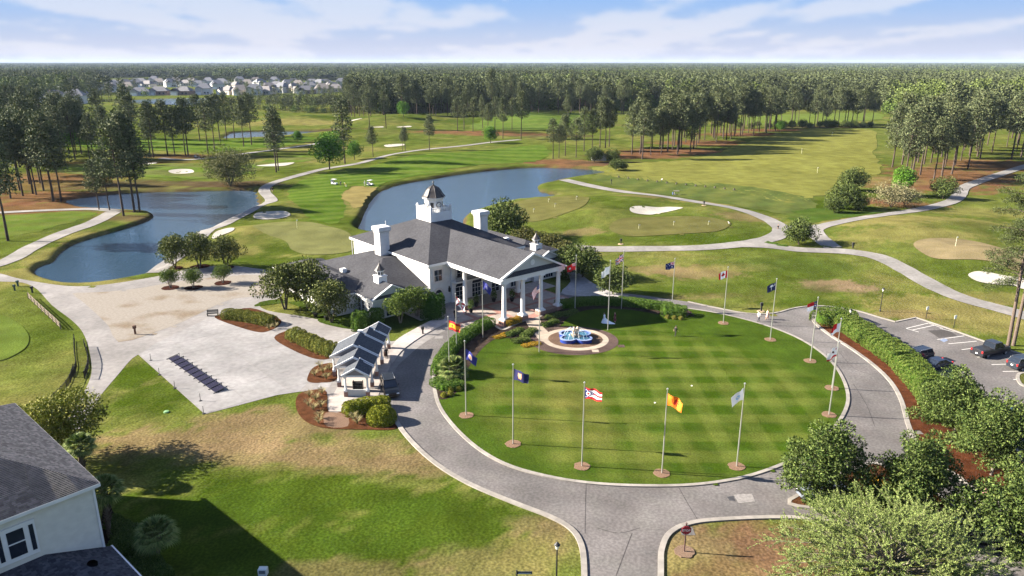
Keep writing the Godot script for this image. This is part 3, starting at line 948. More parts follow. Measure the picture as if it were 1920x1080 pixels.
	# the island's beds, round the fountain and along the hedges
	var bed := smooth(poly([817,742, 814,702, 823,673, 846,643, 881,618, 915,606, 940,620, 962,613, 985,604, 1008,597, 1030,582, 1052,574, 1082,565, 1150,566, 1240,576, 1288,582, 1296,590, 1270,596, 1230,590, 1180,582, 1120,580, 1080,588, 1062,600, 1050,612, 1035,622, 1010,632, 1000,650, 975,640, 940,634, 915,645, 893,668, 878,692, 868,714, 858,735, 835,750]), 3)
	setting(sheet(bed, 0.7, 0.115, flatcol(Color(0.15, 0.11, 0.088), 0.35, 2.0), false), "mulch_bed", M.mulch, "dark planted bed along the flag lawn hedges", "bed")
	var fc := g2(1078.8, 637)
	var g := PackedVector2Array()
	for k in 40:
		g.append(fc + Vector2(-0.3, 0.4) + Vector2(cos(TAU * k / 40) * 6.7, sin(TAU * k / 40) * 6.0))
	setting(sheet(g, 1.0, 0.125, flatcol(Color(0.22, 0.15, 0.13), 0.3, 3.0), false), "gravel_ring", M.gravel, "purplish gravel around the fountain walk", "gravel")
	g = PackedVector2Array()
	for k in 48:
		g.append(fc + Vector2(cos(TAU * k / 48) * 5.0, sin(TAU * k / 48) * 4.7))
	setting(sheet(g, 1.0, 0.135, flatcol(Color(0.4, 0.335, 0.265), 0.08), false), "fountain_walk", M.concrete, "tan concrete walk round the fountain", "pavement")
	setting(sheet(poly([985,603, 1012,597, 1016,612, 1032,628, 1028,645, 1012,640, 996,622]), 1.0, 0.13, flatcol(Color(0.38, 0.315, 0.25), 0.08), false), "fountain_walk", M.concrete, "tan concrete walk from the portico to the fountain", "pavement")
	g = PackedVector2Array()
	for k in 48:
		g.append(fc + Vector2(cos(TAU * k / 48) * 4.1, sin(TAU * k / 48) * 3.6))
	setting(sheet(g, 1.0, 0.145, flatcol(Color(0.34, 0.22, 0.15), 0.25, 3.0), false), "gravel_ring", M.gravel, "pinkish gravel under the blue fountain", "gravel")
	# parking bay lines
	var pm := Node3D.new()
	pm.name = "parking_markings"
	add_child(pm)
	tag(pm, "worn white bay lines painted on the car park", "marking", "", "structure")
	for l in [[1699,616,1741,606], [1699,616,1723,623], [1741,606,1768,616], [1711,619,1752,610], [1757,637,1808,630], [1778,645,1831,640], [1790,623,1762,616], [1803,656,1825,653], [1832,670,1852,669], [1859,684,1888,683], [1880,697,1925,696], [1649,634,1666,632], [1666,632,1676,640], [1660,641,1676,640], [1649,634,1660,641], [1684,648,1704,650], [1686,653,1706,655], [1688,658,1700,660], [1900,712,1960,710]]:
		var a := g2(l[0], l[1])
		var b := g2(l[2], l[3])
		var mk := MB.new()
		var t := (b - a).normalized()
		var q := Vector2(-t.y, t.x) * 0.08
		mk.col = Color(0.62, 0.6, 0.57)
		mk.flat(PackedVector2Array([a + q, b + q, b - q, a - q]), 0.032)
		part(mk, "line", M.paint, pm)
	for l in [[1770, 638, 8, 4], [1646, 628, 8, 4], [1680, 646, 9, 3]]:
		var mk := MB.new()
		mk.col = Color(0.2, 0.25, 0.36)
		mk.flat(poly([l[0] - l[2], l[1], l[0], l[1] - l[3], l[0] + l[2], l[1], l[0], l[1] + l[3]]), 0.032)
		part(mk, "accessible_bay_symbol", M.paint, pm)
	# worn patches and sealed cracks of the drive
	var wear := Node3D.new()
	wear.name = "road_repairs"
	add_child(wear)
	tag(wear, "patched asphalt, sealed cracks and oil stains on the drive", "marking", "", "structure")
	for l in [[1375,928, 1410,926, 1416,941, 1385,944, 0.3, 0.28, 0.27], [1363,932, 1375,930, 1379,940, 1368,939, 0.07, 0.07, 0.075], [1740,620, 1775,618, 1795,630, 1760,634, 0.09, 0.08, 0.075]]:
		var mk := MB.new()
		mk.col = Color(l[8], l[9], l[10])
		mk.flat(poly(l.slice(0, 8)), 0.03)
		part(mk, "patch", M.asphalt, wear)
	for l in [[1099,905, 1098,940, 1097,1000], [1273,915, 1290,945, 1310,978], [1185,1000, 1170,1040, 1155,1080], [1600,720, 1625,760, 1640,800], [1640,705, 1600,690, 1570,655], [1120,990, 1160,1000, 1200,990]]:
		var mk := MB.new()
		mk.col = Color(0.085, 0.078, 0.075)
		mk.flat(ribbon(smooth(poly(l), 4, false), 0.07), 0.028)
		part(mk, "crack", M.asphalt, wear)
	# paved forecourt under the portico: red paver bands round concrete panels
	var fore := Node3D.new()
	fore.name = "forecourt"
	add_child(fore)
	fore.position = Vector3(-1.51, 0, -110.42)
	fore.rotation.y = deg_to_rad(40)
	tag(fore, "red paver and concrete forecourt under the portico", "pavement", "", "structure")
	var mk := MB.new()
	mk.col = Color.WHITE
	mk.flat(PackedVector2Array([Vector2(-6, -10), Vector2(18, -10), Vector2(18, 0.6), Vector2(-6, 0.6)]), 0.028)
	part(mk, "paver_field", M.paver, fore)
	for k in 5:
		mk = MB.new()
		mk.col = Color(0.36, 0.31, 0.28)
		var x := -5.6 + k * 4.8
		mk.flat(PackedVector2Array([Vector2(x, -9.0), Vector2(x + 4.0, -9.0), Vector2(x + 4.0, -5.4), Vector2(x, -5.4)]), 0.034)
		mk.flat(PackedVector2Array([Vector2(x, -4.6), Vector2(x + 4.0, -4.6), Vector2(x + 4.0, -1.0), Vector2(x, -1.0)]), 0.034)
		part(mk, "panel", M.concrete, fore)
	mk = MB.new()
	mk.col = Color(0.42, 0.37, 0.33)
	mk.prism(PackedVector2Array([Vector2(-9, -14.6), Vector2(21, -14.6), Vector2(21, -10), Vector2(-9, -10)]), 0.0, 0.14)
	part(mk, "entrance_walk", M.concrete, fore)
	mk = MB.new()
	mk.col = Color(0.42, 0.38, 0.36)
	mk.prism(smooth(poly([735,682, 752,660, 790,632, 840,605, 872,588, 864,580, 820,596, 770,622, 742,640, 732,660]), 3), 0.0, 0.13)
	setting(mk, "sidewalk", M.concrete, "curved concrete sidewalk from pavilion to portico", "pavement")
	mk = MB.new()
	mk.col = Color(0.38, 0.36, 0.36)
	mk.flat(smooth(poly([1052,550, 1070,528, 1062,505, 1085,512, 1110,530, 1145,547, 1180,556, 1100,556]), 3), 0.05)
	setting(mk, "walkway", M.concrete, "shaded concrete walk behind the portico hedge", "pavement")

# ---------------------------------------------------------------- plants
func rnd_dir(r: RandomNumberGenerator) -> Vector3:
	var z := r.randf_range(-1, 1)
	var a := r.randf() * TAU
	var s := sqrt(1 - z * z)
	return Vector3(cos(a) * s, z, sin(a) * s)

func vary(r: RandomNumberGenerator, a: Color, b: Color, amount := 0.25) -> Color:
	var k := 1.0 + r.randf_range(-amount, amount)
	var c := a.lerp(b, r.randf())
	return Color(c.r * k, c.g * k, c.b * k)

# one leaf (or tuft): a bent four-sided blade
func leaf(mb: MB, at: Vector3, d: Vector3, nrm: Vector3, length: float, width: float) -> void:
	var s := d.cross(nrm)
	if s.length_squared() < 0.001:
		s = d.cross(Vector3.UP + Vector3(0.1, 0, 0.3))
	s = s.normalized() * width * 0.5
	var m := s.cross(d).normalized()
	var tip := at + d * length - m * length * 0.12
	var mid := at + d * length * 0.5
	mb.put(at, mid + s, tip, (tip - at).cross(mid + s - at).normalized())
	mb.put(at, tip, mid - s, (mid - s - at).cross(tip - at).normalized())

func clump(mb: MB, r: RandomNumberGenerator, at: Vector3, rad: Vector3, n: int, length: float, width: float, a: Color, b: Color, amount := 0.25, shell := 0.55) -> void:
	for i in n:
		var o := rnd_dir(r)
		var q := at + o * rad * lerpf(shell, 1.0, sqrt(r.randf()))
		mb.col = vary(r, a, b, amount)
		var d := (o + rnd_dir(r) * 0.9).normalized()
		leaf(mb, q, d, (o + rnd_dir(r) * 0.8), length * r.randf_range(0.7, 1.3), width * r.randf_range(0.7, 1.3))

func make_pine(k: int, called: String, label: String, group: String, scale_leaf := 1.0) -> Node3D:
	var r := RandomNumberGenerator.new()
	r.seed = 100 + k * 17
	var t := thing(called, label, "tree", Vector3.ZERO, 0, group)
	var h := 24.0
	var lean := Vector3(r.randf_range(-0.7, 0.7), 0, r.randf_range(-0.7, 0.7))
	var tr := MB.new()
	tr.col = Color(0.15, 0.115, 0.095)
	var pts := []
	var rad := []
	for i in 7:
		var f := i / 6.0
		pts.append(Vector3(0, f * h * 0.96, 0) + lean * f * f + Vector3(r.randf_range(-0.12, 0.12), 0, r.randf_range(-0.12, 0.12)) * (1.0 if i > 0 else 0.0))
		rad.append(lerpf(0.30, 0.06, f))
	tr.tube(pts, rad, 7)
	var cr := MB.new()
	var low: float = r.randf_range(0.34, 0.54)
	var n := r.randi_range(36, 50)
	var spread: float = r.randf_range(3.9, 5.2)
	for i in n:
		var f := (i + r.randf()) / n
		var y := h * lerpf(low, 1.0, f)
		var w := spread * (1.0 - pow(f, 2.2) * 0.86) * (0.5 + 0.5 * smoothstep(-0.05, 0.3, f))
		var an := i * 2.399 + r.randf_range(-0.5, 0.5)
		var c := Vector3(cos(an) * w * r.randf_range(0.45, 1.0), y, sin(an) * w * r.randf_range(0.45, 1.0)) + lean * 0.8
		var s := r.randf_range(0.9, 1.75)
		clump(cr, r, c, Vector3(s * 1.15, s * 0.62, s * 1.15), 72, 0.62 * scale_leaf, 0.34 * scale_leaf, Color(0.048, 0.066, 0.03), Color(0.13, 0.142, 0.07), 0.35, 0.35)
		tr.col = Color(0.09, 0.07, 0.055)
		var st := Vector3(lean.x * 0.6, y - r.randf_range(0.6, 1.6), lean.z * 0.6)
		tr.tube([st, st.lerp(c, 0.55) + Vector3(0, 0.15, 0), c], [0.075, 0.05, 0.025], 4, false)
	for i in 3:
		# a few dead stubs under the crown
		var an := r.randf() * TAU
		var y := h * (low - 0.03 - i * 0.05)
		tr.tube([Vector3(0, y, 0), Vector3(cos(an) * 1.3, y + 0.2, sin(an) * 1.3)], [0.05, 0.02], 4, false)
	part(tr, "trunk", M.bark, t)
	part(cr, "crown", M.needle, t)
	return t

# a broad-leaved tree: opts h, w, trunk, n (clumps), per (leaves each), len, wid, a, b, bark, stems, flat
func make_tree(seed_: int, called: String, label: String, category: String, o: Dictionary, group := "") -> Node3D:
	var r := RandomNumberGenerator.new()
	r.seed = seed_
	var t := thing(called, label, category, Vector3.ZERO, 0, group)
	var h: float = o.h
	var w: float = o.w * 0.5
	var low: float = o.get("trunk", 1.5)
	var tr := MB.new()
	tr.col = o.get("bark", Color(0.12, 0.095, 0.075))
	var stems: int = o.get("stems", 1)
	var cr := MB.new()
	var cy := (h + low) * 0.5
	var ch := (h - low) * 0.5
	var tops := []
	for s in stems:
		var an := TAU * s / stems + r.randf()
		var foot := Vector3(cos(an), 0, sin(an)) * (0.12 if stems > 1 else 0.0)
		var top := Vector3(cos(an) * w * (0.4 if stems > 1 else 0.08), cy + ch * 0.2, sin(an) * w * (0.4 if stems > 1 else 0.08))
		var tk: float = o.get("girth", 0.03 * h) / (1.0 if stems == 1 else 1.6)
		tr.tube([foot, foot.lerp(top, 0.4) + Vector3(0, 0.2, 0), top], [tk, tk * 0.75, tk * 0.4], 7)
		tops.append(top)
	var n: int = o.n
	var shape: float = o.get("shape", 1.0)
	var cl: float = o.get("clump", 0.34)
	for i in n:
		var d := Vector3.ZERO
		# evenly over a ball, pushed to the outside
		var yy := 1.0 - 2.0 * (i + 0.5) / n
		var rr := sqrt(1.0 - yy * yy)
		d = Vector3(cos(i * 2.39996) * rr, yy, sin(i * 2.39996) * rr) * (r.randf_range(0.5, o.get("reach", 0.92)) if i % 4 else r.randf_range(0.15, 0.5))
		var wide := w * lerpf(1.0, clampf(1.0 - d.y * shape, 0.25, 1.2), 0.55)
		var c := Vector3(d.x * wide, cy + d.y * ch, d.z * wide)
		var s := w * cl * r.randf_range(0.7, 1.25)
		clump(cr, r, c, Vector3(s, s * o.get("flat", 0.8), s), o.per, o.len, o.wid, o.a, o.b, o.get("vary", 0.28), o.get("shell", 0.5))
		if i % 2 == 0:
			var st: Vector3 = tops[i % tops.size()]
			tr.tube([Vector3(st.x * 0.5, lerpf(low * 0.6, st.y, r.randf_range(0.3, 0.9)), st.z * 0.5), c], [0.022 * h * 0.35, 0.012], 4, false)
	part(tr, "trunk", o.get("bark_mat", M.bark), t)
	part(cr, "crown", o.get("leaf_mat", M.leaf), t)
	return t

# a clipped shrub or hedge along a line of points: a solid dark core dressed in small leaves
func make_hedge(called: String, label: String, line: Array, w: float, h: float, dens: float, ll: float, a: Color, b: Color, round_ := 0.5, seed_ := 1, group := "", bumpy := 0.12, category := "hedge") -> Node3D:
	var r := RandomNumberGenerator.new()
	r.seed = seed_
	var o: Vector3 = line[0]
	var t := thing(called, label, category, o, 0, group)
	var pts := PackedVector2Array()
	for p in line:
		pts.append(Vector2(p.x - o.x, p.z - o.z))
	if pts.size() > 2:
		pts = smooth(pts, 4, false)
	# resample
	var line2 := PackedVector2Array()
	for i in pts.size() - 1:
		var n := maxi(1, int(pts[i].distance_to(pts[i + 1]) / (0.3 if h < 2.0 else 0.5)))
		for k in n:
			line2.append(pts[i].lerp(pts[i + 1], float(k) / n))
	line2.append(pts[pts.size() - 1])
	var first := line2[0]
	var last := line2[line2.size() - 1]
	var len_ := 0.0
	for i in line2.size() - 1:
		len_ += line2[i].distance_to(line2[i + 1])
	var ex := 2.0 + 6.0 * (1.0 - round_)
	var lf := MB.new()
	var n_total := int((len_ + w) * (w + 2.0 * h) * dens * 1.9)
	for i in n_total:
		# a spot on the outside of the section, which is a half super-ellipse
		var f := r.randf() * (len_ + w) - w * 0.5
		var q: Vector2
		var tang: Vector2
		var shrink := 1.0
		if f < 0.0:
			tang = (line2[mini(2, line2.size() - 1)] - first).normalized() if line2.size() > 1 else Vector2.RIGHT
			q = first + tang * f
			shrink = pow(maxf(0.0, 1.0 - pow(absf(f) / (w * 0.5), ex)), 1.0 / ex)
		elif f >= len_:
			tang = (last - line2[maxi(line2.size() - 3, 0)]).normalized() if line2.size() > 1 else Vector2.RIGHT
			q = last + tang * (f - len_)
			shrink = pow(maxf(0.0, 1.0 - pow((f - len_) / (w * 0.5), ex)), 1.0 / ex)
		else:
			var g := f / len_ * (line2.size() - 1)
			var gi := mini(int(g), line2.size() - 2)
			q = line2[gi].lerp(line2[gi + 1], g - gi)
			tang = (line2[gi + 1] - line2[gi]).normalized()
		var an := r.randf_range(-0.15, PI + 0.15)
		var ca := cos(an)
		var sa := maxf(sin(an), -0.1)
		var rr := pow(pow(absf(ca), ex) + pow(absf(sa), ex), -1.0 / ex)
		var bump := 1.0 + bumpy * nz2.get_noise_2d((q.x + o.x) * 14.0 + an * 9.0, (q.y + o.z) * 14.0 + an * 5.0)
		var nx := Vector2(-tang.y, tang.x)
		var off := ca * rr * w * 0.5 * shrink * bump
		var y := maxf(0.0, sa * rr * h * (0.35 + 0.65 * shrink) * bump)
		var p := Vector3(q.x + nx.x * off, y, q.y + nx.y * off)
		var nr := Vector3(nx.x * ca, sa * 0.9, nx.y * ca).normalized()
		lf.col = vary(r, a, b, 0.22)
		leaf(lf, p - nr * ll * 0.4, (nr * 0.8 + rnd_dir(r)).normalized(), nr + rnd_dir(r) * 0.6, ll * r.randf_range(0.7, 1.3), ll * 0.55)
	var core := MB.new()
	core.col = a
	for i in maxi(1, line2.size()):
		if i % 2 and i < line2.size() - 1:
			continue
		var q := line2[i]
		core.lathe(Vector3(q.x, 0, q.y), [[w * 0.36, 0.0], [w * 0.38, h * 0.55], [w * 0.28, h * 0.75], [0.0, h * 0.82]], 10)
	part(core, "branches", M.core, t)
	part(lf, "leaves", M.leaf, t)
	return t

func make_palm(seed_: int, label: String, at: Vector3, h: float, fans: int, size: float) -> void:
	var r := RandomNumberGenerator.new()
	r.seed = seed_
	var t := thing("palm_tree", label, "palm", at)
	var tr := MB.new()
	var pts := []
	var rad := []
	for i in 9:
		var f := i / 8.0
		pts.append(Vector3(0.25 * f * f, h * f, 0))
		rad.append(0.2 + 0.035 * (i % 2) + 0.1 * maxf(0.0, f - 0.5))
	tr.col = Color(0.2, 0.165, 0.13)
	if h > 0.3:
		tr.tube(pts, rad, 9)
		for i in 40:
			# old leaf bases on the trunk
			var f := r.randf_range(0.25, 1.0)
			var an := r.randf() * TAU
			var q := Vector3(0.25 * f * f + cos(an) * 0.22, h * f, sin(an) * 0.22)
			tr.tube([q, q + Vector3(cos(an) * 0.22, 0.3, sin(an) * 0.22)], [0.06, 0.03], 4)
		part(tr, "trunk", M.bark, t)
	var top := Vector3(0.25, h, 0)
	for i in fans:
		var mb := MB.new()
		var an := i * 2.39996
		var up := lerpf(1.3, -0.4, float(i) / fans)
		var d := Vector3(cos(an) * cos(up), sin(up), sin(an) * cos(up))
		var e := top + d * size * 0.55
		mb.col = Color(0.11, 0.13, 0.045)
		mb.tube([top, e], [0.03, 0.02], 4, false)
		var s := d.cross(Vector3.UP).normalized()
		var u := s.cross(d)
		for k in 15:
			var b := lerpf(-1.5, 1.5, k / 14.0)
			var q := (d * cos(b) + s * sin(b)).normalized()
			mb.col = vary(r, Color(0.05, 0.085, 0.02), Color(0.16, 0.185, 0.06), 0.25)
			var mid := e + q * size * 0.35 + u * 0.03
			var tip := e + q * size * 0.62 - Vector3(0, 0.16 * size, 0)
			var wd := (q.cross(u)).normalized() * 0.045 * size
			mb.tri(e, mid + wd, mid - wd)
			mb.tri(mid - wd, mid + wd, tip)
		part(mb, "frond", M.leaf, t)

func tuft(mb: MB, r: RandomNumberGenerator, at: Vector3, h: float, n: int, a: Color, b: Color) -> void:
	for i in n:
		var an := r.randf() * TAU
		var o := Vector3(cos(an), 0, sin(an))
		mb.col = vary(r, a, b, 0.25)
		var s := Vector3(-o.z, 0, o.x) * 0.025
		var k := h * r.randf_range(0.7, 1.1)
		var mid := at + o * k * 0.28 + Vector3(0, k * 0.65, 0)
		var tip := at + o * k * r.randf_range(0.5, 0.8) + Vector3(0, k * r.randf_range(0.6, 0.95), 0)
		mb.tri(at - s, at + s, mid)
		mb.tri(mid - s, mid + s, tip)

func plant_pines() -> void:
	var kinds := []
	for k in 7:
		kinds.append(make_pine(k, "pine_tree", "tall pine", "pines", 1.0))
	var placed := [0]
	var put := func(px: float, py: float, h: float, label: String, group: String, r: RandomNumberGenerator) -> void:
		var src: Node3D = kinds[r.randi() % kinds.size()]
		var p := gp(px, py)
		p.y = ground_h(p.x, p.z) - 0.1
		p.y = maxf(p.y, -0.5)
		var i: int = placed[0]
		var o: Node3D
		if i < kinds.size():
			o = kinds[i]
			o.position = p
			o.rotation.y = r.randf() * TAU
			tag(o, label, "tree", group)
		else:
			o = copy(src, p, r.randf() * TAU, label, group)
		var s := h / 24.0
		o.scale = Vector3(s * r.randf_range(0.9, 1.15), s, s * r.randf_range(0.9, 1.15))
		placed[0] = i + 1
	var r := RandomNumberGenerator.new()
	r.seed = 41
	var one := func(list: Array, label: String, group: String) -> void:
		for q in list:
			put.call(q[0], q[1], q[2], label, group, r)
	one.call([[43,367,24], [62,363,25], [68,365,23], [82,357,25], [100,377,26], [115,377,22], [37,357,25], [20,372,23], [5,362,25], [-30,370,25], [55,345,24]], "tall pine at the front of the grove beside the wooded pond", "pines beside the wooded pond")
	one.call([[232,405,25], [252,398,27], [262,397,24]], "tall pine in the trio standing on the grassy spit", "three pines on the spit")
	one.call([[15,452,25]], "lone pine with a bare trunk beside the tee lawn", "")
	one.call([[186,394,14], [206,395,17]], "shorter leafy pine at the pond's end of the path", "small pines by the pond")
	one.call([[288,295,24], [282,293,22], [315,292,24], [328,293,22], [353,292,25], [348,291,22], [390,287,24], [403,282,25], [413,265,24], [457,275,24], [472,272,25], [425,262,24], [440,258,22], [375,265,24], [177,303,20], [118,312,23], [143,290,24]], "slender pine in the loose row along the far fairway", "pines along the far fairway")
	one.call([[518,323,24], [522,320,22]], "pine of the close pair past the grey willow", "pair of pines")
	one.call([[647,308,26]], "tall pine right behind the bright green maple".replace("right ", ""), "")
	one.call([[700,297,13], [760,285,11], [805,282,16], [755,283,9]], "short full pine beside the fairway path", "short fairway pines")
	one.call([[693,243,22], [724,243,24], [943,260,22], [977,260,25], [887,247,20], [858,246,20], [870,243,22], [928,244,20], [960,243,19], [905,240,20], [915,250,17]], "single pine on the far course before the dark wood", "scattered far pines")
	one.call([[1037,298,17], [1048,296,14], [1060,292,18], [1080,295,17], [1095,283,20], [1125,277,24], [1135,277,23], [1142,275,22], [1110,282,19], [1065,232,18]], "pine in the clump at the head of the clubhouse pond", "pines at the pond head")
	var scatter := func(a: Array, n: int, h0: float, h1: float, gap: float, label: String, group: String) -> void:
		var pl := poly(a)
		var lo := pl[0]
		var hi := pl[0]
		for q in pl:
			lo = lo.min(q)
			hi = hi.max(q)
		var done := []
		var tries := 0
		while done.size() < n and tries < n * 60:
			tries += 1
			var q := Vector2(r.randf_range(lo.x, hi.x), r.randf_range(lo.y, hi.y))
			if not Geometry2D.is_point_in_polygon(q, pl):
				continue
			var ok := true
			for e in done:
				if q.distance_to(e) < gap:
					ok = false
					break
			if not ok or pond_sd(q.x, q.y) < 2.0:
				continue
			done.append(q)
			var src: Node3D = kinds[r.randi() % kinds.size()]
			var p := Vector3(q.x, ground_h(q.x, q.y) - 0.1, q.y)
			var o := copy(src, p, r.randf() * TAU, label, group)
			var s := r.randf_range(h0 * 0.82, h1 * 1.04) / 24.0
			o.scale = Vector3(s * r.randf_range(0.95, 1.2), s, s * r.randf_range(0.95, 1.2))
	scatter.call([-60,300, -60,365, 30,362, 75,352, 120,335, 110,315, 150,300, 240,290, 260,262, 200,240, 0,235, -60,250], 58, 21, 27, 5.0, "pine deep in the grove beyond the wooded pond", "pines beside the wooded pond")
	scatter.call([1168,292, 1190,299, 1262,296, 1300,285, 1330,270, 1400,256, 1470,246, 1460,238, 1380,244, 1290,256, 1200,276], 62, 22, 27, 4.2, "pine in the dense strip along the driving range", "pines along the driving range")
	scatter.call([1390,243, 1500,238, 1640,240, 1650,234, 1500,231, 1400,235], 26, 20, 25, 6.0, "pine in the thin row at the end of the driving range", "pines at the range end")
	scatter.call([1655,352, 1690,350, 1740,345, 1800,322, 1850,318, 1930,295, 2000,285, 2000,250, 1850,262, 1740,288, 1665,318], 62, 22, 27, 5.0, "pine in the dense stand by the straw covered path", "pines by the straw path")
	scatter.call([650,222, 760,225, 880,222, 1000,214, 1130,214, 1180,220, 1180,212, 1000,208, 880,215, 760,218, 650,215], 44, 23, 29, 6.0, "dark pine in the front of the far wood", "pines at the edge of the far wood")

func plant_forest() -> void:
	# far woods that read as one mass: low-detail pines, then whole patches
	var r := RandomNumberGenerator.new()
	r.seed = 77
	var meshes := []
	for k in 3:
		var mb := MB.new()
		for i in 11:
			var f := i / 10.0
			var w := 3.1 * (1.0 - f * f * 0.8)
			var an := i * 2.399 + k
			clump(mb, r, Vector3(cos(an) * w * 0.7, 10.5 + f * 12.5, sin(an) * w * 0.7), Vector3(2.1, 1.3, 2.1), 24, 1.25, 0.85, Color(0.6, 0.62, 0.5), Color(1.0, 0.98, 0.9), 0.2, 0.4)
		mb.col = Color(0.75, 0.6, 0.55)
		mb.tube([Vector3.ZERO, Vector3(0, 18, 0)], [0.28, 0.12], 5, false)
		meshes.append(mb.mesh(M.needle))
	# broad-leaved understorey tree
	var bl := MB.new()
	for i in 10:
		var d := rnd_dir(r)
		clump(bl, r, Vector3(d.x * 2.4, 6.0 + d.y * 3.4, d.z * 2.4), Vector3(2.2, 1.9, 2.2), 26, 1.1, 0.9, Color(0.6, 0.62, 0.5), Color(1, 1, 0.9), 0.2, 0.4)
	bl.col = Color(0.7, 0.6, 0.5)
	bl.tube([Vector3.ZERO, Vector3(0, 6, 0)], [0.25, 0.1], 5, false)
	meshes.append(bl.mesh(M.leaf))
	# a patch of wood, 30 m across
	var pm := MB.new()
	for i in 15:
		var c := Vector3(r.randf_range(-14, 14), 0, r.randf_range(-14, 14))
		var h := r.randf_range(16, 24)
		var k := r.randf_range(0.75, 1.15)
		for j in 5:
			var d := rnd_dir(r)
			clump(pm, r, c + Vector3(d.x * 2.0, h * 0.8 + d.y * 3.5, d.z * 2.0), Vector3(2.6, 1.8, 2.6), 12, 2.0, 1.5, Color(0.55, 0.6, 0.5) * k, Color(1, 1, 0.9) * k, 0.2, 0.3)
	for i in 40:
		pm.col = Color(0.4, 0.42, 0.35)
		leaf(pm, Vector3(r.randf_range(-15, 15), r.randf_range(8, 13), r.randf_range(-15, 15)), Vector3(r.randf_range(-1, 1), 0.1, r.randf_range(-1, 1)).normalized(), Vector3.UP, 7.0, 6.0)
	var patch := pm.mesh(M.needle)
	var spots := [[], [], [], [], []]
	var front := func(px: float) -> float:
		# the pixel row of the wood's front edge, by column, where its trees meet the ground
		var xs := [-900, 0, 150, 190, 230, 420, 450, 560, 700, 900, 1000, 1180, 1200, 1640, 1660, 1760, 2900]
		var ys := [215, 196, 190, 176, 152.5, 152.5, 205, 212, 214, 213, 207, 209, 207, 204, 215, 240, 250]
		for i in xs.size() - 1:
			if px < xs[i + 1]:
				return lerpf(ys[i], ys[i + 1], clampf((px - xs[i]) / float(xs[i + 1] - xs[i]), 0, 1))
		return 240.0
	var c := cos(PITCH)
	var s := sin(PITCH)
	var z := 395.0
	while z < 14000.0:
		var st := 7.0 if z < 1500.0 else minf(z / 55.0, 75.0)
		if z < 1500.0:
			st = lerpf(6.5, 9.0, (z - 395.0) / 1100.0)
		var half := z * 0.92
		var n := int(half * 2.0 / st)
		for i in n:
			var x := -half + (i + r.randf()) * st
			var zz := z + r.randf_range(-0.5, 0.5) * st
			var dep := CAM_H * s + zz * c
			var px := 960.0 + FOC * x / dep
			var py := 540.0 - FOC * (-CAM_H * c + zz * s) / dep
			if py > front.call(px) - 0.15 and (py > 192.0 or px < 190.0 or px > 430.0 or r.randf() < 0.9):
				continue
			if pond_sd(x, -zz) < 4.0:
				continue
			if px > 60.0 and px < 660.0 and py > 151.0 and py < (202.0 if px > 400.0 else 186.0) and (px > 180.0 or py > 178.0) and r.randf() < 0.93:
				continue
			# clearings
			var gap := nz.get_noise_2d(x * 0.06, zz * 0.03)
			if zz > 900.0 and gap > 0.42:
				continue
			var tone := 1.0 + nz.get_noise_2d(x * 0.12, zz * 0.12) * 0.5
			var pale := nz2.get_noise_2d(x * 0.06 + 50.0, zz * 0.06)
			var col := Color(0.1, 0.118, 0.058) * tone
			if pale > 0.25:
				col = col.lerp(Color(0.13, 0.17, 0.045), 0.7)
			col = col * r.randf_range(0.75, 1.3)
			col.a = 1.0
			if z < 1500.0:
				var kind := r.randi() % 3
				if pale > 0.2 and r.randf() < 0.5 or r.randf() < 0.08:
					kind = 3
					col = Color(0.1, 0.145, 0.035) * r.randf_range(0.7, 1.2)
				var k := r.randf_range(0.85, 1.2) * (0.5 if px > 400.0 and px < 655.0 else 1.0)
				spots[kind].append([Transform3D(Basis(Vector3.UP, r.randf() * TAU).scaled(Vector3(k * 1.25, k, k * 1.25)), Vector3(x, -0.4, -zz)), col])
			else:
				var k := st / 25.0
				spots[4].append([Transform3D(Basis(Vector3.UP, r.randf() * TAU).scaled(Vector3(k, r.randf_range(0.8, 1.15), k)), Vector3(x, -0.6 + maxf(0.0, zz - 3000.0) * 0.0014, -zz)), col])
		z += st
	var names := [["pine_forest", "distant pine wood running out behind the course"], ["pine_forest", "distant pine wood mixed through the far trees"], ["pine_forest", "distant pine wood filling between the far trees"], ["broadleaf_forest", "paler broad leaved trees among the distant pines"], ["far_forest", "hazy woods reaching the horizon"]]
	for k in 5:
		var mm := MultiMesh.new()
		mm.transform_format = MultiMesh.TRANSFORM_3D
		mm.use_colors = true
		mm.mesh = meshes[k] if k < 4 else patch
		mm.instance_count = spots[k].size()
		for i in spots[k].size():
			mm.set_instance_transform(i, spots[k][i][0])
			mm.set_instance_color(i, spots[k][i][1])
		var o := MultiMeshInstance3D.new()
		o.multimesh = mm
		o.name = numbered(names[k][0])
		add_child(o)
		tag(o, names[k][1], "forest", "", "stuff")

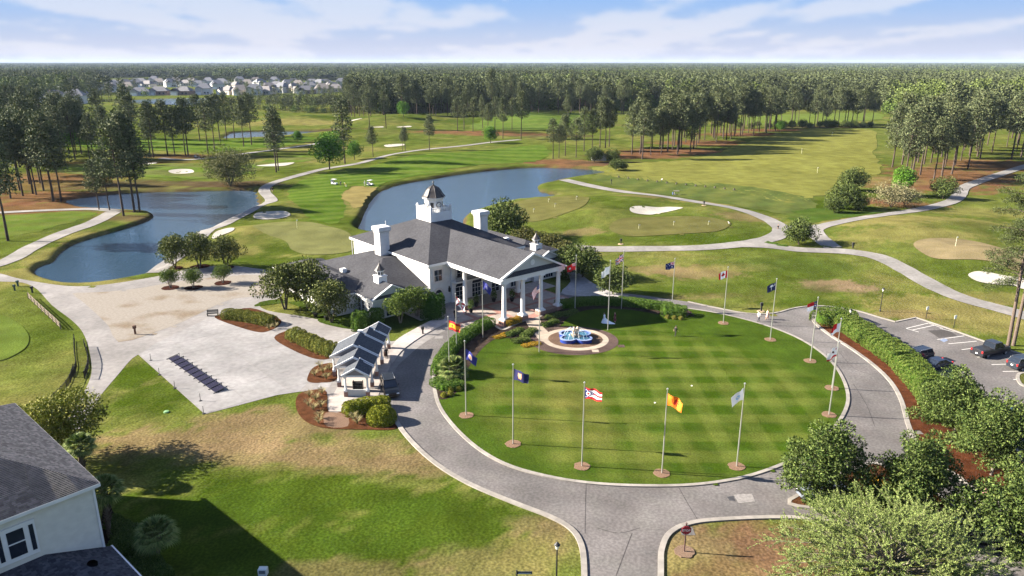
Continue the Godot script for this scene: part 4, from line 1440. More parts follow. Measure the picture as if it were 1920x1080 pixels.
func plant_trees() -> void:
	var oak := {"h": 7.0, "w": 6.4, "trunk": 1.4, "n": 34, "per": 150, "len": 0.3, "wid": 0.2, "a": Color(0.045, 0.06, 0.017), "b": Color(0.135, 0.145, 0.042), "stems": 3, "bark": Color(0.2, 0.17, 0.14)}
	var place := func(t: Node3D, px: float, py: float, sc := 1.0) -> void:
		t.position = gp(px, py)
		t.position.y = ground_h(t.position.x, t.position.z) - 0.03
		t.scale = Vector3.ONE * sc
	# trees of the clubhouse front
	var a := make_tree(201, "oak_tree", "broad olive green tree at the end of the clubhouse wing", "tree", oak)
	place.call(a, 535, 580, 1.25)
	place.call(copy(a, Vector3.ZERO, 1.3, "olive green tree in the middle of the clump by the wing", ""), 578, 578, 1.3)
	place.call(copy(a, Vector3.ZERO, 2.6, "tree with pale twin trunks before the wing doors", ""), 622, 605, 1.05)
	var crape := make_tree(202, "crape_myrtle", "multi stemmed small tree between pavilion and clubhouse", "tree", {"h": 5.4, "w": 5.2, "trunk": 1.3, "n": 28, "per": 150, "len": 0.26, "wid": 0.16, "a": Color(0.05, 0.085, 0.016), "b": Color(0.13, 0.165, 0.035), "stems": 4, "bark": Color(0.36, 0.3, 0.25)})
	place.call(crape, 751, 606)
	place.call(copy(crape, Vector3.ZERO, 2.0, "sparse brownish small tree against the white clubhouse wall", ""), 782, 594, 1.0)
	# small trees in mulch rings on the plaza
	for q in [[320, 540, 0.72, "small fresh green tree in the ring at the edge of the bare sand"], [363, 540, 0.72, "small fresh green tree in the middle ring of the bare sand"], [418, 531, 0.7, "small fresh green tree in the ring closest to the clubhouse drive"]]:
		place.call(copy(crape, Vector3.ZERO, q[0], q[3], "young trees in mulch rings"), q[0], q[1], q[2])
	for q in [[328, 503, 1.25, "rounded dark tree at the pond end of the plaza row"], [375, 501, 1.3, "rounded dark tree in the middle of the plaza row"], [424, 503, 1.2, "rounded dark tree at the clubhouse end of the plaza row"]]:
		place.call(copy(a, Vector3.ZERO, q[0], q[3], "tree row on the plaza"), q[0], q[1], q[2] * 0.85)
	# behind and beside the clubhouse
	var round_ := make_tree(203, "round_tree", "dense round dark green tree behind the clubhouse chimney", "tree", {"h": 9.0, "w": 11.0, "trunk": 1.0, "n": 44, "per": 130, "len": 0.5, "wid": 0.34, "a": Color(0.035, 0.055, 0.015), "b": Color(0.11, 0.135, 0.04), "shape": 0.3})
	place.call(round_, 945, 447)
	var shrub := make_tree(204, "large_shrub", "olive shrub behind the clubhouse wing with rusty tips", "shrub", {"h": 5.0, "w": 6.0, "trunk": 0.3, "n": 26, "per": 120, "len": 0.36, "wid": 0.24, "a": Color(0.045, 0.055, 0.018), "b": Color(0.12, 0.11, 0.035), "shape": 0.2})
	place.call(shrub, 985, 462)
	for q in [[1010, 468, 0.9], [1035, 478, 1.0], [1058, 490, 0.95], [1020, 480, 0.8], [1072, 500, 0.8]]:
		place.call(copy(shrub, Vector3.ZERO, q[0], "olive and rust shrub in the bank behind the portico", "shrubs behind the portico"), q[0], q[1], q[2])
	place.call(copy(round_, Vector3.ZERO, 1.0, "dark round tree at the end of the shrub bank by the red flag", ""), 1092, 520, 0.72)
	place.call(copy(round_, Vector3.ZERO, 4.0, "dark round tree wedged behind the portico columns", ""), 1062, 518, 0.62)
	place.call(copy(round_, Vector3.ZERO, 2.2, "round clipped shrub under the white and the British flags", ""), 1149, 552, 0.6)
	place.call(copy(round_, Vector3.ZERO, 3.1, "round dense tree at the fork of the cart paths", ""), 1497, 462, 0.66)
	# right hand shrubs at the range
	var grey := make_tree(205, "grey_tree", "pale grey green spreading tree by the range mulch", "tree", {"h": 7.0, "w": 12.0, "trunk": 1.2, "n": 34, "per": 110, "len": 0.4, "wid": 0.2, "a": Color(0.13, 0.12, 0.06), "b": Color(0.22, 0.2, 0.11), "stems": 3, "shape": 0.2})
	place.call(grey, 1670, 392)
	place.call(copy(grey, Vector3.ZERO, 2.0, "smaller pale grey green tree by the straw path", ""), 1697, 390, 0.75)
	place.call(copy(round_, Vector3.ZERO, 0.4, "dark spreading shrub on the range mulch", ""), 1580, 396, 0.85)
	place.call(copy(round_, Vector3.ZERO, 5.4, "low dark shrub at the tip of the range mulch", ""), 1563, 404, 0.5)
	place.call(copy(round_, Vector3.ZERO, 4.4, "low dark shrub between dark and pale trees", ""), 1608, 399, 0.5)
	place.call(copy(round_, Vector3.ZERO, 2.4, "olive tree standing on the range beyond the shrubs", ""), 1599, 360, 0.8)
	place.call(copy(round_, Vector3.ZERO, 1.4, "round green bush beside the straw path", ""), 1768, 373, 0.72)
	var bright := make_tree(206, "maple_tree", "bright fresh green maple beside the fairway path", "tree", {"h": 15.0, "w": 12.5, "trunk": 2.6, "n": 46, "per": 130, "len": 0.6, "wid": 0.45, "a": Color(0.06, 0.14, 0.014), "b": Color(0.12, 0.23, 0.03), "shape": 0.6, "girth": 0.3})
	place.call(bright, 618, 318)
	place.call(copy(bright, Vector3.ZERO, 1.0, "bright green tree at the foot of the straw path pines", ""), 1690, 368, 0.62)
	place.call(copy(bright, Vector3.ZERO, 2.0, "pale bright tree on the ridge under the dark wood", ""), 757, 229, 0.75)
	place.call(copy(bright, Vector3.ZERO, 3.0, "small bright tree by the red straw bank", ""), 920, 268, 0.6)
	place.call(copy(bright, Vector3.ZERO, 3.6, "low bright tree beside the small far pond", ""), 559, 267, 0.42)
	place.call(copy(bright, Vector3.ZERO, 0.6, "small round tree next to the bright maple", ""), 665, 301, 0.55)
	place.call(copy(bright, Vector3.ZERO, 5.0, "bright bush at the end of the range pine row", ""), 1462, 247, 0.45)
	place.call(copy(bright, Vector3.ZERO, 5.5, "fresh green tree in the grove beyond the wooded pond", ""), 130, 288, 1.2)
	var willow := make_tree(207, "willow_tree", "grey green feathery round willow on the pond bank", "tree", {"h": 13.0, "w": 17.0, "trunk": 0.8, "n": 60, "per": 130, "len": 0.7, "wid": 0.22, "a": Color(0.085, 0.09, 0.035), "b": Color(0.17, 0.165, 0.075), "stems": 5, "shape": 0.15, "bark": Color(0.25, 0.21, 0.17)})
	place.call(willow, 432, 348)
	# shrubs of the pond head
	for q in [[1115, 304, 0.7, "dark bush beside the small pump house"], [1148, 304, 0.6, "bare pinkish bush at the pond head"], [1155, 320, 0.5, "low green bush on the pond tip"], [1168, 319, 0.35, "tiny green bush on the pond tip"]]:
		place.call(copy(round_, Vector3.ZERO, q[0], q[3], ""), q[0], q[1], q[2])
	for i in 16:
		var px := 1390.0 + i * 16.0 + rng.randf_range(-5, 5)
		place.call(copy(round_, Vector3.ZERO, i * 1.1, "low bush in the scrub line under the range end pines", "scrub at the range end"), px, 240 + rng.randf_range(-2, 2), rng.randf_range(0.35, 0.6))
	# near magnolias
	for k in 5:
		var mg := make_tree(300 + k, "magnolia_tree", ["tall glossy magnolia at the kerb of the flag lawn", "glossy magnolia on the traffic island mulch", "broad magnolia at the end of the clipped hedge", "broad magnolia spreading over the parked cars", "magnolia at the corner past the pink figure"][k], "tree", {"h": [9.6, 9.2, 8.2, 8.4, 8.6][k], "w": [8.0, 7.6, 8.0, 8.2, 8.4][k], "trunk": [0.3, 0.4, 1.3, 1.3, 0.4][k], "n": 84, "per": 270, "len": 0.27, "wid": 0.13, "a": Color(0.022, 0.044, 0.01), "b": Color(0.115, 0.148, 0.042), "shape": 0.8, "clump": 0.23, "reach": 1.06, "vary": 0.42, "bark": Color(0.3, 0.26, 0.22), "girth": 0.16, "shell": 0.35})
		var at: Array = [[1540, 962], [1712, 988], [1784, 830], [1858, 892], [1905, 1040]][k]
		place.call(mg, at[0], at[1])
	# feathery light green tree close to the camera
	var r := RandomNumberGenerator.new()
	r.seed = 555
	var ft := thing("feathery_tree", "large feathery pale green tree with bare twigs at the drive corner", "tree", gp(1655, 1150))
	var tr := MB.new()
	var cr := MB.new()
	tr.col = Color(0.25, 0.22, 0.18)
	tr.tube([Vector3.ZERO, Vector3(0.2, 2.5, 0), Vector3(0, 5, 0)], [0.35, 0.28, 0.2], 8)
	for i in 150:
		var yy := 1.0 - 1.5 * (i + 0.5) / 150.0
		var rr := sqrt(maxf(0.0, 1.0 - yy * yy))
		var an := i * 2.39996
		var d := Vector3(cos(an) * rr, yy, sin(an) * rr)
		var e := Vector3(0, 4.2, 0) + d * Vector3(9.4, 4.8, 6.8) * r.randf_range(0.7, 1.0)
		var st := Vector3(0, r.randf_range(2.5, 5), 0)
		var mid := st.lerp(e, 0.5) + Vector3(0, 0.7, 0)
		tr.col = Color(0.3, 0.27, 0.21)
		tr.tube([st, mid, e], [0.08, 0.045, 0.012], 4, false)
		for j in 16:
			var f := r.randf_range(0.45, 1.05)
			var b := mid.lerp(e, f * 2.0 - 1.0) if f > 0.5 else st.lerp(mid, f * 2.0)
			var td := (d + rnd_dir(r) * 0.9 + Vector3(0, 0.15, 0)).normalized()
			var tl := r.randf_range(0.7, 1.6)
			tr.col = vary(r, Color(0.24, 0.21, 0.15), Color(0.4, 0.36, 0.26), 0.15)
			tr.tube([b, b + td * tl], [0.014, 0.005], 3, false)
			for q in 62:
				var g := r.randf()
				var ld := (td + rnd_dir(r) * 1.1).normalized()
				cr.col = vary(r, Color(0.1, 0.15, 0.035), Color(0.25, 0.29, 0.1), 0.25)
				leaf(cr, b + td * tl * g, ld, rnd_dir(r), r.randf_range(0.08, 0.17), 0.05)
	part(tr, "trunk", M.bark, ft)
	part(cr, "crown", M.leaf, ft)
	# yellow green tree over the house roof
	var ym := make_tree(208, "yellow_green_tree", "sunlit yellow green tree behind the house roof", "tree", {"h": 7.6, "w": 9.4, "trunk": 1.8, "n": 52, "per": 190, "len": 0.3, "wid": 0.18, "a": Color(0.07, 0.085, 0.014), "b": Color(0.2, 0.2, 0.04), "shape": 0.2, "stems": 3, "flat": 0.6, "shell": 0.3})
	place.call(ym, 120, 862)
	make_palm(31, "fan palm crowded against the yellow green tree", gp(158, 905), 4.0, 30, 1.5)
	make_palm(32, "fan palm with bent trunk at the house corner", gp(207, 1008), 4.6, 34, 1.6)
	make_palm(33, "stout fan palm on the shaded lawn before the house", gp(297, 1062), 3.0, 36, 1.7)
	make_palm(34, "bushy fan palm at the end of the clipped hedge", gp(846, 703), 0.7, 34, 2.1)
	for i in 9:
		var q: Array = [[228, 1000, 1.0], [250, 1012, 1.2], [238, 1035, 1.3], [262, 1045, 1.3], [215, 985, 0.8], [275, 1075, 1.4], [255, 1078, 1.2], [210, 1040, 0.7], [300, 1085, 1.0]][i]
		make_hedge("round_shrub", "round green shrub in the bed beside the house wall", [gp(q[0], q[1])], q[2] * 2.1, q[2] * 1.3, 150, 0.16, Color(0.03, 0.06, 0.014), Color(0.09, 0.13, 0.03), 1.0, 60 + i, "shrubs beside the house", 0.12, "shrub")
	# large pine at the frame edge with twin trunks
	var pr := RandomNumberGenerator.new()
	pr.seed = 91
	for k in 2:
		var base := gp(1889, 655) if k == 0 else gp(1900, 648)
		var pt := thing("tall_pine", ["tall bare trunked pine standing beside the dark pickup", "tall bare trunked pine just behind its twin by the pickup"][k], "tree", base)
		var tm := MB.new()
		var cm := MB.new()
		tm.col = Color(0.22, 0.17, 0.14)
		var top := Vector3(-0.5 + k * 1.1, 25.0, -0.4)
		var ax := []
		var ar := []
		for i in 8:
			var f := i / 7.0
			ax.append(Vector3(top.x * f * (0.7 + 0.3 * f), top.y * f, top.z * f))
			ar.append(lerpf(0.28, 0.08, f))
		tm.tube(ax, ar, 9)
		for i in 26:
			var f := pr.randf_range(0.4 if k == 0 else 0.62, 1.0)
			var b := Vector3(top.x * f * (0.7 + 0.3 * f), top.y * f, top.z * f)
			var an := pr.randf() * TAU
			if k == 0 and i < 9:
				an = PI + pr.randf_range(-0.8, 0.8)
				f = 0.4 + 0.05 * i
				b = Vector3(top.x * f * (0.7 + 0.3 * f), top.y * f, top.z * f)
			var l := pr.randf_range(2.6, 5.0) * (1.25 - f * 0.5)
			var e := b + Vector3(cos(an) * l, pr.randf_range(-0.3, 0.7), sin(an) * l)
			tm.tube([b, b.lerp(e, 0.5) + Vector3(0, 0.25, 0), e], [0.07, 0.045, 0.02], 5, false)
			for j in 7:
				clump(cm, pr, b.lerp(e, 0.4 + j * 0.1) + rnd_dir(pr) * 0.4, Vector3(0.7, 0.35, 0.7), 60, 0.34, 0.08, Color(0.032, 0.048, 0.018), Color(0.1, 0.115, 0.045), 0.3, 0.1)
		part(tm, "trunk", M.bark, pt)
		part(cm, "crown", M.needle, pt)
	# hedges
	var ga := Color(0.045, 0.09, 0.014)
	var gb := Color(0.11, 0.17, 0.03)
	var P := func(l: Array) -> Array:
		var o := []
		for i in range(0, l.size(), 2):
			o.append(gp(l[i], l[i + 1]))
		return o
	make_hedge("clipped_hedge", "bright clipped hedge curving along the drive to the portico", P.call([824,700, 830,682, 850,655, 880,630, 914,612]), 2.2, 1.3, 90, 0.17, ga, gb, 0.45, 71)
	make_hedge("clipped_hedge", "low bright hedge round the foot of the bushy palm", P.call([822,722, 836,730, 856,727]), 2.0, 0.9, 110, 0.16, ga, gb, 0.6, 72)
	make_hedge("clipped_hedge", "long dark hedge behind the flag lawn", P.call([1052,578, 1100,572, 1170,573, 1250,582]), 2.0, 1.4, 80, 0.17, ga, gb, 0.4, 73)
	make_hedge("clipped_hedge", "square bright end block of the flag lawn hedge", P.call([1254,590, 1272,592]), 2.6, 1.7, 100, 0.17, ga, gb, 0.35, 74)
	make_hedge("clipped_hedge", "loose tall hedge at the nose of the car park median", P.call([1548,604, 1576,602]), 4.2, 2.0, 95, 0.18, ga, Color(0.13, 0.16, 0.035), 0.6, 75, "", 0.25)
	make_hedge("clipped_hedge", "long loose hedge between the drive and the car park", P.call([1592,618, 1640,648, 1686,680, 1718,712, 1748,748, 1768,785]), 4.2, 2.0, 95, 0.18, ga, Color(0.13, 0.16, 0.035), 0.55, 76, "", 0.16)
	make_hedge("clipped_hedge", "yellow green rounded hedge at the edge of the slab", P.call([432,596, 465,600, 505,608]), 2.5, 1.5, 90, 0.17, Color(0.07, 0.085, 0.02), Color(0.2, 0.19, 0.03), 0.8, 77)
	make_hedge("clipped_hedge", "humped yellow green hedge climbing to the pavilion", P.call([553,634, 575,644, 600,656, 622,664]), 2.6, 1.6, 90, 0.17, Color(0.07, 0.085, 0.02), Color(0.2, 0.19, 0.03), 0.9, 78, "", 0.3)
	make_hedge("clipped_hedge", "yellow green hedge at the pavilion end", P.call([660,775, 690,768, 716,766]), 2.2, 1.5, 110, 0.17, Color(0.1, 0.12, 0.014), Color(0.27, 0.27, 0.03), 0.85, 79)
	make_hedge("round_shrub", "large golden green ball shrub beside the black car", [gp(716, 790)], 3.4, 2.0, 120, 0.17, Color(0.1, 0.12, 0.014), Color(0.27, 0.27, 0.03), 1.0, 80, "", 0.12, "shrub")
	for i in 3:
		make_hedge("round_shrub", ["tall clipped green shrub by the wing door", "clipped green shrub at the small gable corner", "large dark clipped shrub at the white wall"][i], [gp([676, 706, 812][i], [617, 607, 594][i])], [2.6, 2.4, 3.9][i], [2.9, 2.5, 3.7][i], 90, 0.2, [ga, ga, Color(0.02, 0.055, 0.01)][i], [gb, gb, Color(0.06, 0.12, 0.02)][i], 0.55, 81 + i, "", 0.12, "shrub")
	for i in 5:
		make_hedge("golden_shrub", "small golden ball shrub at the foot of the palm hedge", [gp([832, 845, 846, 860, 870][i], [745, 742, 734, 733, 728][i])], 0.8, 0.7, 260, 0.1, Color(0.14, 0.15, 0.02), Color(0.28, 0.26, 0.04), 1.0, 90 + i, "golden shrubs by the palm", 0.12, "shrub")
	for i in 3:
		make_hedge("golden_shrub", "small golden ball shrub before the square hedge block", [gp(1251 + i * 12.5, 598 + i)], 0.8, 0.65, 260, 0.1, Color(0.14, 0.14, 0.03), Color(0.27, 0.24, 0.05), 1.0, 97 + i, "golden shrubs by the hedge block", 0.12, "shrub")
	for i in 6:
		make_hedge("low_shrub", "low loose green planting round the portico columns", P.call([[955,630, 975,622], [985,632, 998,622], [1030,598, 1050,592], [1022,612, 1040,606], [1060,592, 1075,586], [968,642, 985,640]][i]), 1.5, 0.6, 130, 0.15, Color(0.045, 0.075, 0.016), Color(0.15, 0.18, 0.05), 0.8, 110 + i, "planting round the portico", 0.4, "shrub")
	for i in 4:
		make_hedge("flower_bed", ["orange and yellow flowers beside the fountain walk", "yellow flowers on the planter by the first column pair", "yellow flowers at the end of the clipped hedge", "orange flowers under the traffic island magnolias"][i], P.call([[986,650, 1006,646], [953,610, 970,605], [932,634, 945,630], [1640,905, 1655,915]][i]), 1.3, 0.35 if i != 1 else 1.0, 200, 0.12, Color(0.09, 0.1, 0.02), Color(0.6, 0.33, 0.03), 0.7, 120 + i, "", 0.3, "flowers")
	for i in 3:
		make_hedge("low_shrub", "low shrub on the mulch under the path fork tree", P.call([[1440,459, 1452,461], [1545,467, 1560,470], [1462,464, 1470,465]][i]), 1.6, 0.7, 100, 0.16, ga, gb, 0.8, 130 + i, "low shrubs at the path fork", 0.3, "shrub")
	# grass tufts in the pavilion beds
	var tr2 := RandomNumberGenerator.new()
	tr2.seed = 12
	for q in [[580, 745], [592, 752], [604, 740], [588, 770], [600, 785], [578, 762], [602, 765], [598, 795], [662, 788], [670, 796], [606, 700], [590, 706], [612, 712], [600, 690], [618, 695], [415, 597], [505, 619], [516, 616]]:
		var mb := MB.new()
		tuft(mb, tr2, Vector3.ZERO, 1.1, 90, Color(0.12, 0.11, 0.04), Color(0.28, 0.23, 0.12))
		single(mb, "grass_tuft", M.leaf, "tuft of straw coloured ornamental grass in the mulch", "grass tuft", gp(q[0], q[1]), 0, "ornamental grass tufts")

# ---------------------------------------------------------------- buildings
# a roof over the rectangle x0..x1, z0..z1 at y0, rising to the rectangle u0..u1, v0..v1 at y1 (equal ends make a ridge)
func roof_faces(mb: MB, e: Array, y0: float, t: Array, y1: float, skip := []) -> void:
	var a := [Vector3(e[0], y0, e[2]), Vector3(e[1], y0, e[2]), Vector3(e[1], y0, e[3]), Vector3(e[0], y0, e[3])]
	var b := [Vector3(t[0], y1, t[2]), Vector3(t[1], y1, t[2]), Vector3(t[1], y1, t[3]), Vector3(t[0], y1, t[3])]
	for i in 4:
		if i in skip:
			continue
		var j := (i + 1) % 4
		if b[i].distance_to(b[j]) < 0.01:
			mb.tri(a[j], b[i], a[i])
		elif b[i].distance_to(b[j]) > 0.01:
			mb.tri(a[j], b[j], b[i])
			mb.tri(a[j], b[i], a[i])
	if t[1] - t[0] > 0.01 and t[3] - t[2] > 0.01:
		mb.quad(b[0], b[1], b[2], b[3])

func eave(mb: MB, e: Array, y: float, h: float, w: float) -> void:
	# a fascia and soffit ring under a roof's edge
	mb.box(Vector3((e[0] + e[1]) * 0.5, y - h * 0.5, e[2] + w * 0.5), Vector3(e[1] - e[0], h, w))
	mb.box(Vector3((e[0] + e[1]) * 0.5, y - h * 0.5, e[3] - w * 0.5), Vector3(e[1] - e[0], h, w))
	mb.box(Vector3(e[0] + w * 0.5, y - h * 0.5, (e[2] + e[3]) * 0.5), Vector3(w, h - 0.006, e[3] - e[2] - w * 2.0))
	mb.box(Vector3(e[1] - w * 0.5, y - h * 0.5, (e[2] + e[3]) * 0.5), Vector3(w, h - 0.006, e[3] - e[2] - w * 2.0))

# window on a wall: at = sill centre on the wall, turn = way it faces about y (0 faces +z)
func window(parent: Node, at: Vector3, turn: float, w: float, h: float, cols: int, rows: int, opt := {}) -> void:
	var xf := Transform3D(Basis(Vector3.UP, turn), at)
	var fr := MB.new()
	fr.xf = xf
	fr.col = opt.get("frame", Color.WHITE)
	var arch: bool = opt.get("arch", false)
	var b: float = opt.get("band", 0.1)
	var d := 0.07
	fr.box(Vector3(-w * 0.5 - b * 0.5, h * 0.5, d * 0.5), Vector3(b, h + b * 2, d))
	fr.box(Vector3(w * 0.5 + b * 0.5, h * 0.5, d * 0.5), Vector3(b, h + b * 2, d))
	fr.box(Vector3(0, -b * 0.5, d * 0.5 + 0.02), Vector3(w, b, d + 0.04))
	if not arch:
		fr.box(Vector3(0, h + b * 0.5, d * 0.5), Vector3(w, b, d))
	else:
		for k in 10:
			var a0 := PI * k / 10.0
			var a1 := PI * (k + 1) / 10.0
			var ri := w * 0.5
			var ro := w * 0.5 + b * 1.6
			var p := [Vector3(cos(a0) * ri, h + sin(a0) * ri, d), Vector3(cos(a0) * ro, h + sin(a0) * ro, d), Vector3(cos(a1) * ro, h + sin(a1) * ro, d), Vector3(cos(a1) * ri, h + sin(a1) * ri, d)]
			fr.quad(p[0], p[3], p[2], p[1])
			var z := Vector3(0, 0, -d)
			fr.quad(p[1], p[2], p[2] + z, p[1] + z)
			fr.quad(p[3], p[0], p[0] + z, p[3] + z)
	var node := part(fr, opt.get("called", "window"), opt.get("mat", M.trim), parent)
	var bars := []
	for i in range(1, cols):
		bars.append([Vector3(-w * 0.5 + w * i / cols, h * 0.5, 0.042), Vector3(0.06, h, 0.03)])
	for i in range(1, rows):
		bars.append([Vector3(0, h * i / rows, 0.044), Vector3(w, 0.05, 0.03)])
	if arch:
		bars.append([Vector3(0, h, 0.046), Vector3(w, 0.08, 0.034)])
	for b2 in bars:
		var mu := MB.new()
		mu.xf = xf
		mu.box(b2[0], b2[1])
		part(mu, "muntin", M.trim, node)
	for i in cols:
		var g := MB.new()
		g.xf = xf
		g.box(Vector3(-w * 0.5 + w * (i + 0.5) / cols, h * 0.5, 0.012), Vector3(w / cols, h, 0.024))
		part(g, "pane", M.glass, node)
	if arch:
		var g := MB.new()
		g.xf = xf
		for k in 10:
			var a0 := PI * k / 10.0
			var a1 := PI * (k + 1) / 10.0
			g.tri(Vector3(0, h, 0.024), Vector3(cos(a1), 0, 0) * w * 0.5 + Vector3(0, h + sin(a1) * w * 0.5, 0.024), Vector3(cos(a0), 0, 0) * w * 0.5 + Vector3(0, h + sin(a0) * w * 0.5, 0.024))
		part(g, "pane", M.glass, node)

func column(parent: Node, x: float, z: float, y0: float, y1: float, r: float, ped := 0.0) -> void:
	var mb := MB.new()
	mb.col = Color.WHITE
	mb.box(Vector3(x, y0 + 0.12, z), Vector3(r * 3.1, 0.24, r * 3.1))
	mb.lathe(Vector3(x, y0, z), [[r * 1.4, 0.24], [r * 1.45, 0.34], [r * 1.15, 0.44], [r, 0.6], [r * 0.98, (y1 - y0) * 0.5], [r * 0.84, y1 - y0 - 0.55], [r * 0.98, y1 - y0 - 0.5], [r * 0.88, y1 - y0 - 0.42], [r * 1.2, y1 - y0 - 0.22]], 20)
	var c := part(mb, "column", M.trim, parent)
	mb = MB.new()
	mb.box(Vector3(x, y1 - 0.11, z), Vector3(r * 2.6, 0.22, r * 2.6))
	part(mb, "capital", M.trim, c)
	if ped > 0.0:
		mb = MB.new()
		mb.col = Color.WHITE
		mb.box(Vector3(x, y0 - ped * 0.5, z), Vector3(r * 3.4, ped, r * 3.4))
		part(mb, "pedestal", M.brick, c)

func cupola(parent: Node, at: Vector3, s: float) -> void:
	var mb := MB.new()
	mb.xf = Transform3D(Basis(), at)
	mb.box(Vector3(0, 0.25 * s, 0), Vector3(1.7, 1.3, 1.7) * s)
	mb.box(Vector3(0, 0.96 * s, 0), Vector3(1.9, 0.12, 1.9) * s)
	mb.lathe(Vector3.ZERO, [[0.68 * s, 1.02 * s], [0.68 * s, 1.85 * s], [0.9 * s, 1.9 * s], [0.9 * s, 2.02 * s]], 8, PI / 8, true)
	var c := part(mb, "cupola", M.trim, parent)
	for k in 8:
		mb = MB.new()
		mb.xf = Transform3D(Basis(Vector3.UP, TAU * k / 8), at)
		mb.box(Vector3(0, 1.45 * s, 0.645 * s), Vector3(0.3, 0.5, 0.06) * s)
		part(mb, "louvre", M.dark, c)
	mb = MB.new()
	mb.xf = Transform3D(Basis(), at)
	mb.col = Color.WHITE
	mb.lathe(Vector3.ZERO, [[0.95 * s, 2.0 * s], [0.55 * s, 2.45 * s], [0.28 * s, 2.85 * s], [0.05 * s, 3.25 * s], [0.05 * s, 3.6 * s], [0.0, 3.62 * s]], 8, PI / 8, true)
	part(mb, "cupola_roof", M.copper, c)

func build_clubhouse() -> void:
	var t := thing("clubhouse", "white clubhouse with clock cupola, two chimneys and columned portico", "building", Vector3(-1.51, 0, -110.42), deg_to_rad(40))
	var mb := MB.new()
	# main block and wings
	mb.box(Vector3(6.2, 3.9, -27.7), Vector3(20.2, 7.8, 26.2))
	part(mb, "main_wall", M.white_wall, t)
	mb = MB.new()
	mb.col = Color.WHITE
	roof_faces(mb, [-4.5, 16.9, -41.4, -14.0], 7.75, [3.9, 8.5, -30.0, -25.4], 12.05)
	var mr := part(mb, "main_roof", M.roof, t)
	mb = MB.new()
	eave(mb, [-4.5, 16.9, -41.4, -14.0], 7.74, 0.42, 0.5)
	part(mb, "fascia", M.trim, mr)
	for q in [[-4.35, -14.6], [-4.35, -41.0], [16.75, -14.6], [-4.35, -30.6]]:
		mb = MB.new()
		mb.tube([Vector3(q[0] + 0.1, 7.4, q[1] + 0.1), Vector3(q[0] + 0.1, 3.6 if q[1] < -20 else 0.2, q[1] + 0.1)], [0.06, 0.06], 6)
		part(mb, "downpipe", M.trim, t)
	# portico
	mb = MB.new()
	mb.col = Color.WHITE
	for s in [0, 1]:
		var x0 := -0.75 if s == 0 else 13.15
		mb.quad(Vector3(x0, 7.72, 0.55), Vector3(6.2, 10.95, 0.55), Vector3(6.2, 10.95, -23.2), Vector3(x0, 7.72, -23.2))
	var pr := part(mb, "portico_roof", M.roof, t)
	mb = MB.new()
	mb.box(Vector3(-0.3, 7.33, -7.0), Vector3(0.85, 0.7, 15.0))
	mb.box(Vector3(12.7, 7.33, -7.0), Vector3(0.85, 0.7, 15.0))
	mb.box(Vector3(6.2, 7.33, 0.05), Vector3(12.1, 0.7, 0.85))
	mb.box(Vector3(6.2, 7.15, -7.2), Vector3(12.1, 0.1, 13.6))
	mb.box(Vector3(-0.62, 7.66, -6.8), Vector3(0.3, 0.14, 15.4))
	mb.box(Vector3(13.02, 7.66, -6.8), Vector3(0.3, 0.14, 15.4))
	mb.box(Vector3(6.2, 7.7, 0.35), Vector3(13.4, 0.12, 0.5))
	part(mb, "entablature", M.trim, t)
	mb = MB.new()
	for s in [-1, 1]:
		var a := Vector3(6.2 + s * 6.95, 7.72, 0)
		var b := Vector3(6.2, 10.95, 0)
		var d := Vector3(0, 0.04, 0)
		var dn := Vector3(0, -0.3, 0)
		for z in [0.6]:
			mb.quad(a + d + Vector3(0, 0, z), b + d + Vector3(0, 0, z), b + dn + Vector3(0, 0, z), a + dn + Vector3(0, 0, z))
			mb.quad(a + d + Vector3(0, 0, z), b + d + Vector3(0, 0, z), b + d + Vector3(0, 0, 0.2), a + d + Vector3(0, 0, 0.2))
			mb.quad(a + dn + Vector3(0, 0, z), b + dn + Vector3(0, 0, z), b + dn + Vector3(0, 0, 0.1), a + dn + Vector3(0, 0, 0.1))
	part(mb, "rake_trim", M.trim, pr)
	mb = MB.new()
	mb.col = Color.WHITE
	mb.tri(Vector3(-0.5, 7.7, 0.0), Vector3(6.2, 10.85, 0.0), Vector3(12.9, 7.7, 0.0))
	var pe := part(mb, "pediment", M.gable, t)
	mb = MB.new()
	mb.quad(Vector3(-0.1, 7.78, 0.6), Vector3(1.0, 8.42, 0.015), Vector3(11.4, 8.42, 0.015), Vector3(12.5, 7.78, 0.6))
	part(mb, "pent_roof", M.roof, pe)
	mb = MB.new()
	mb.xf = Transform3D(Basis(Vector3.RIGHT, PI / 2), Vector3(6.2, 9.35, 0.02))
	mb.lathe(Vector3.ZERO, [[0.0, 0.04], [0.3, 0.04], [0.3, 0.09], [0.48, 0.09], [0.48, 0.0]], 20)
	part(mb, "round_vent", M.trim, pe)
	for x in [0.35, 4.25, 8.15, 12.05]:
		column(t, x, 0.0, 0.75, 7.0, 0.38, 0.72)
	column(t, 0.35, -10.4, 0.7, 7.0, 0.38, 0.6)
	column(t, 12.05, -10.4, 0.7, 7.0, 0.38, 0.6)
	for x in [0.7, 11.7]:
		mb = MB.new()
		mb.box(Vector3(x, 3.6, -14.4), Vector3(0.7, 7.0, 0.3))
		part(mb, "pilaster", M.trim, t)
	# planters between the columns
	for x in [2.3, 10.1]:
		mb = MB.new()
		mb.col = Color(0.7, 0.75, 0.7)
		mb.box(Vector3(x, 0.36, 0.0), Vector3(3.4, 0.7, 1.2))
		part(mb, "planter_wall", M.brick, t)
	# balcony
	mb = MB.new()
	mb.box(Vector3(6.2, 4.0, -13.6), Vector3(12.0, 0.25, 1.9))
	var bal := part(mb, "balcony", M.trim, t)
	mb = MB.new()
	mb.box(Vector3(6.2, 5.15, -12.72), Vector3(12.0, 0.07, 0.06))
	mb.box(Vector3(6.2, 4.25, -12.72), Vector3(12.0, 0.06, 0.05))
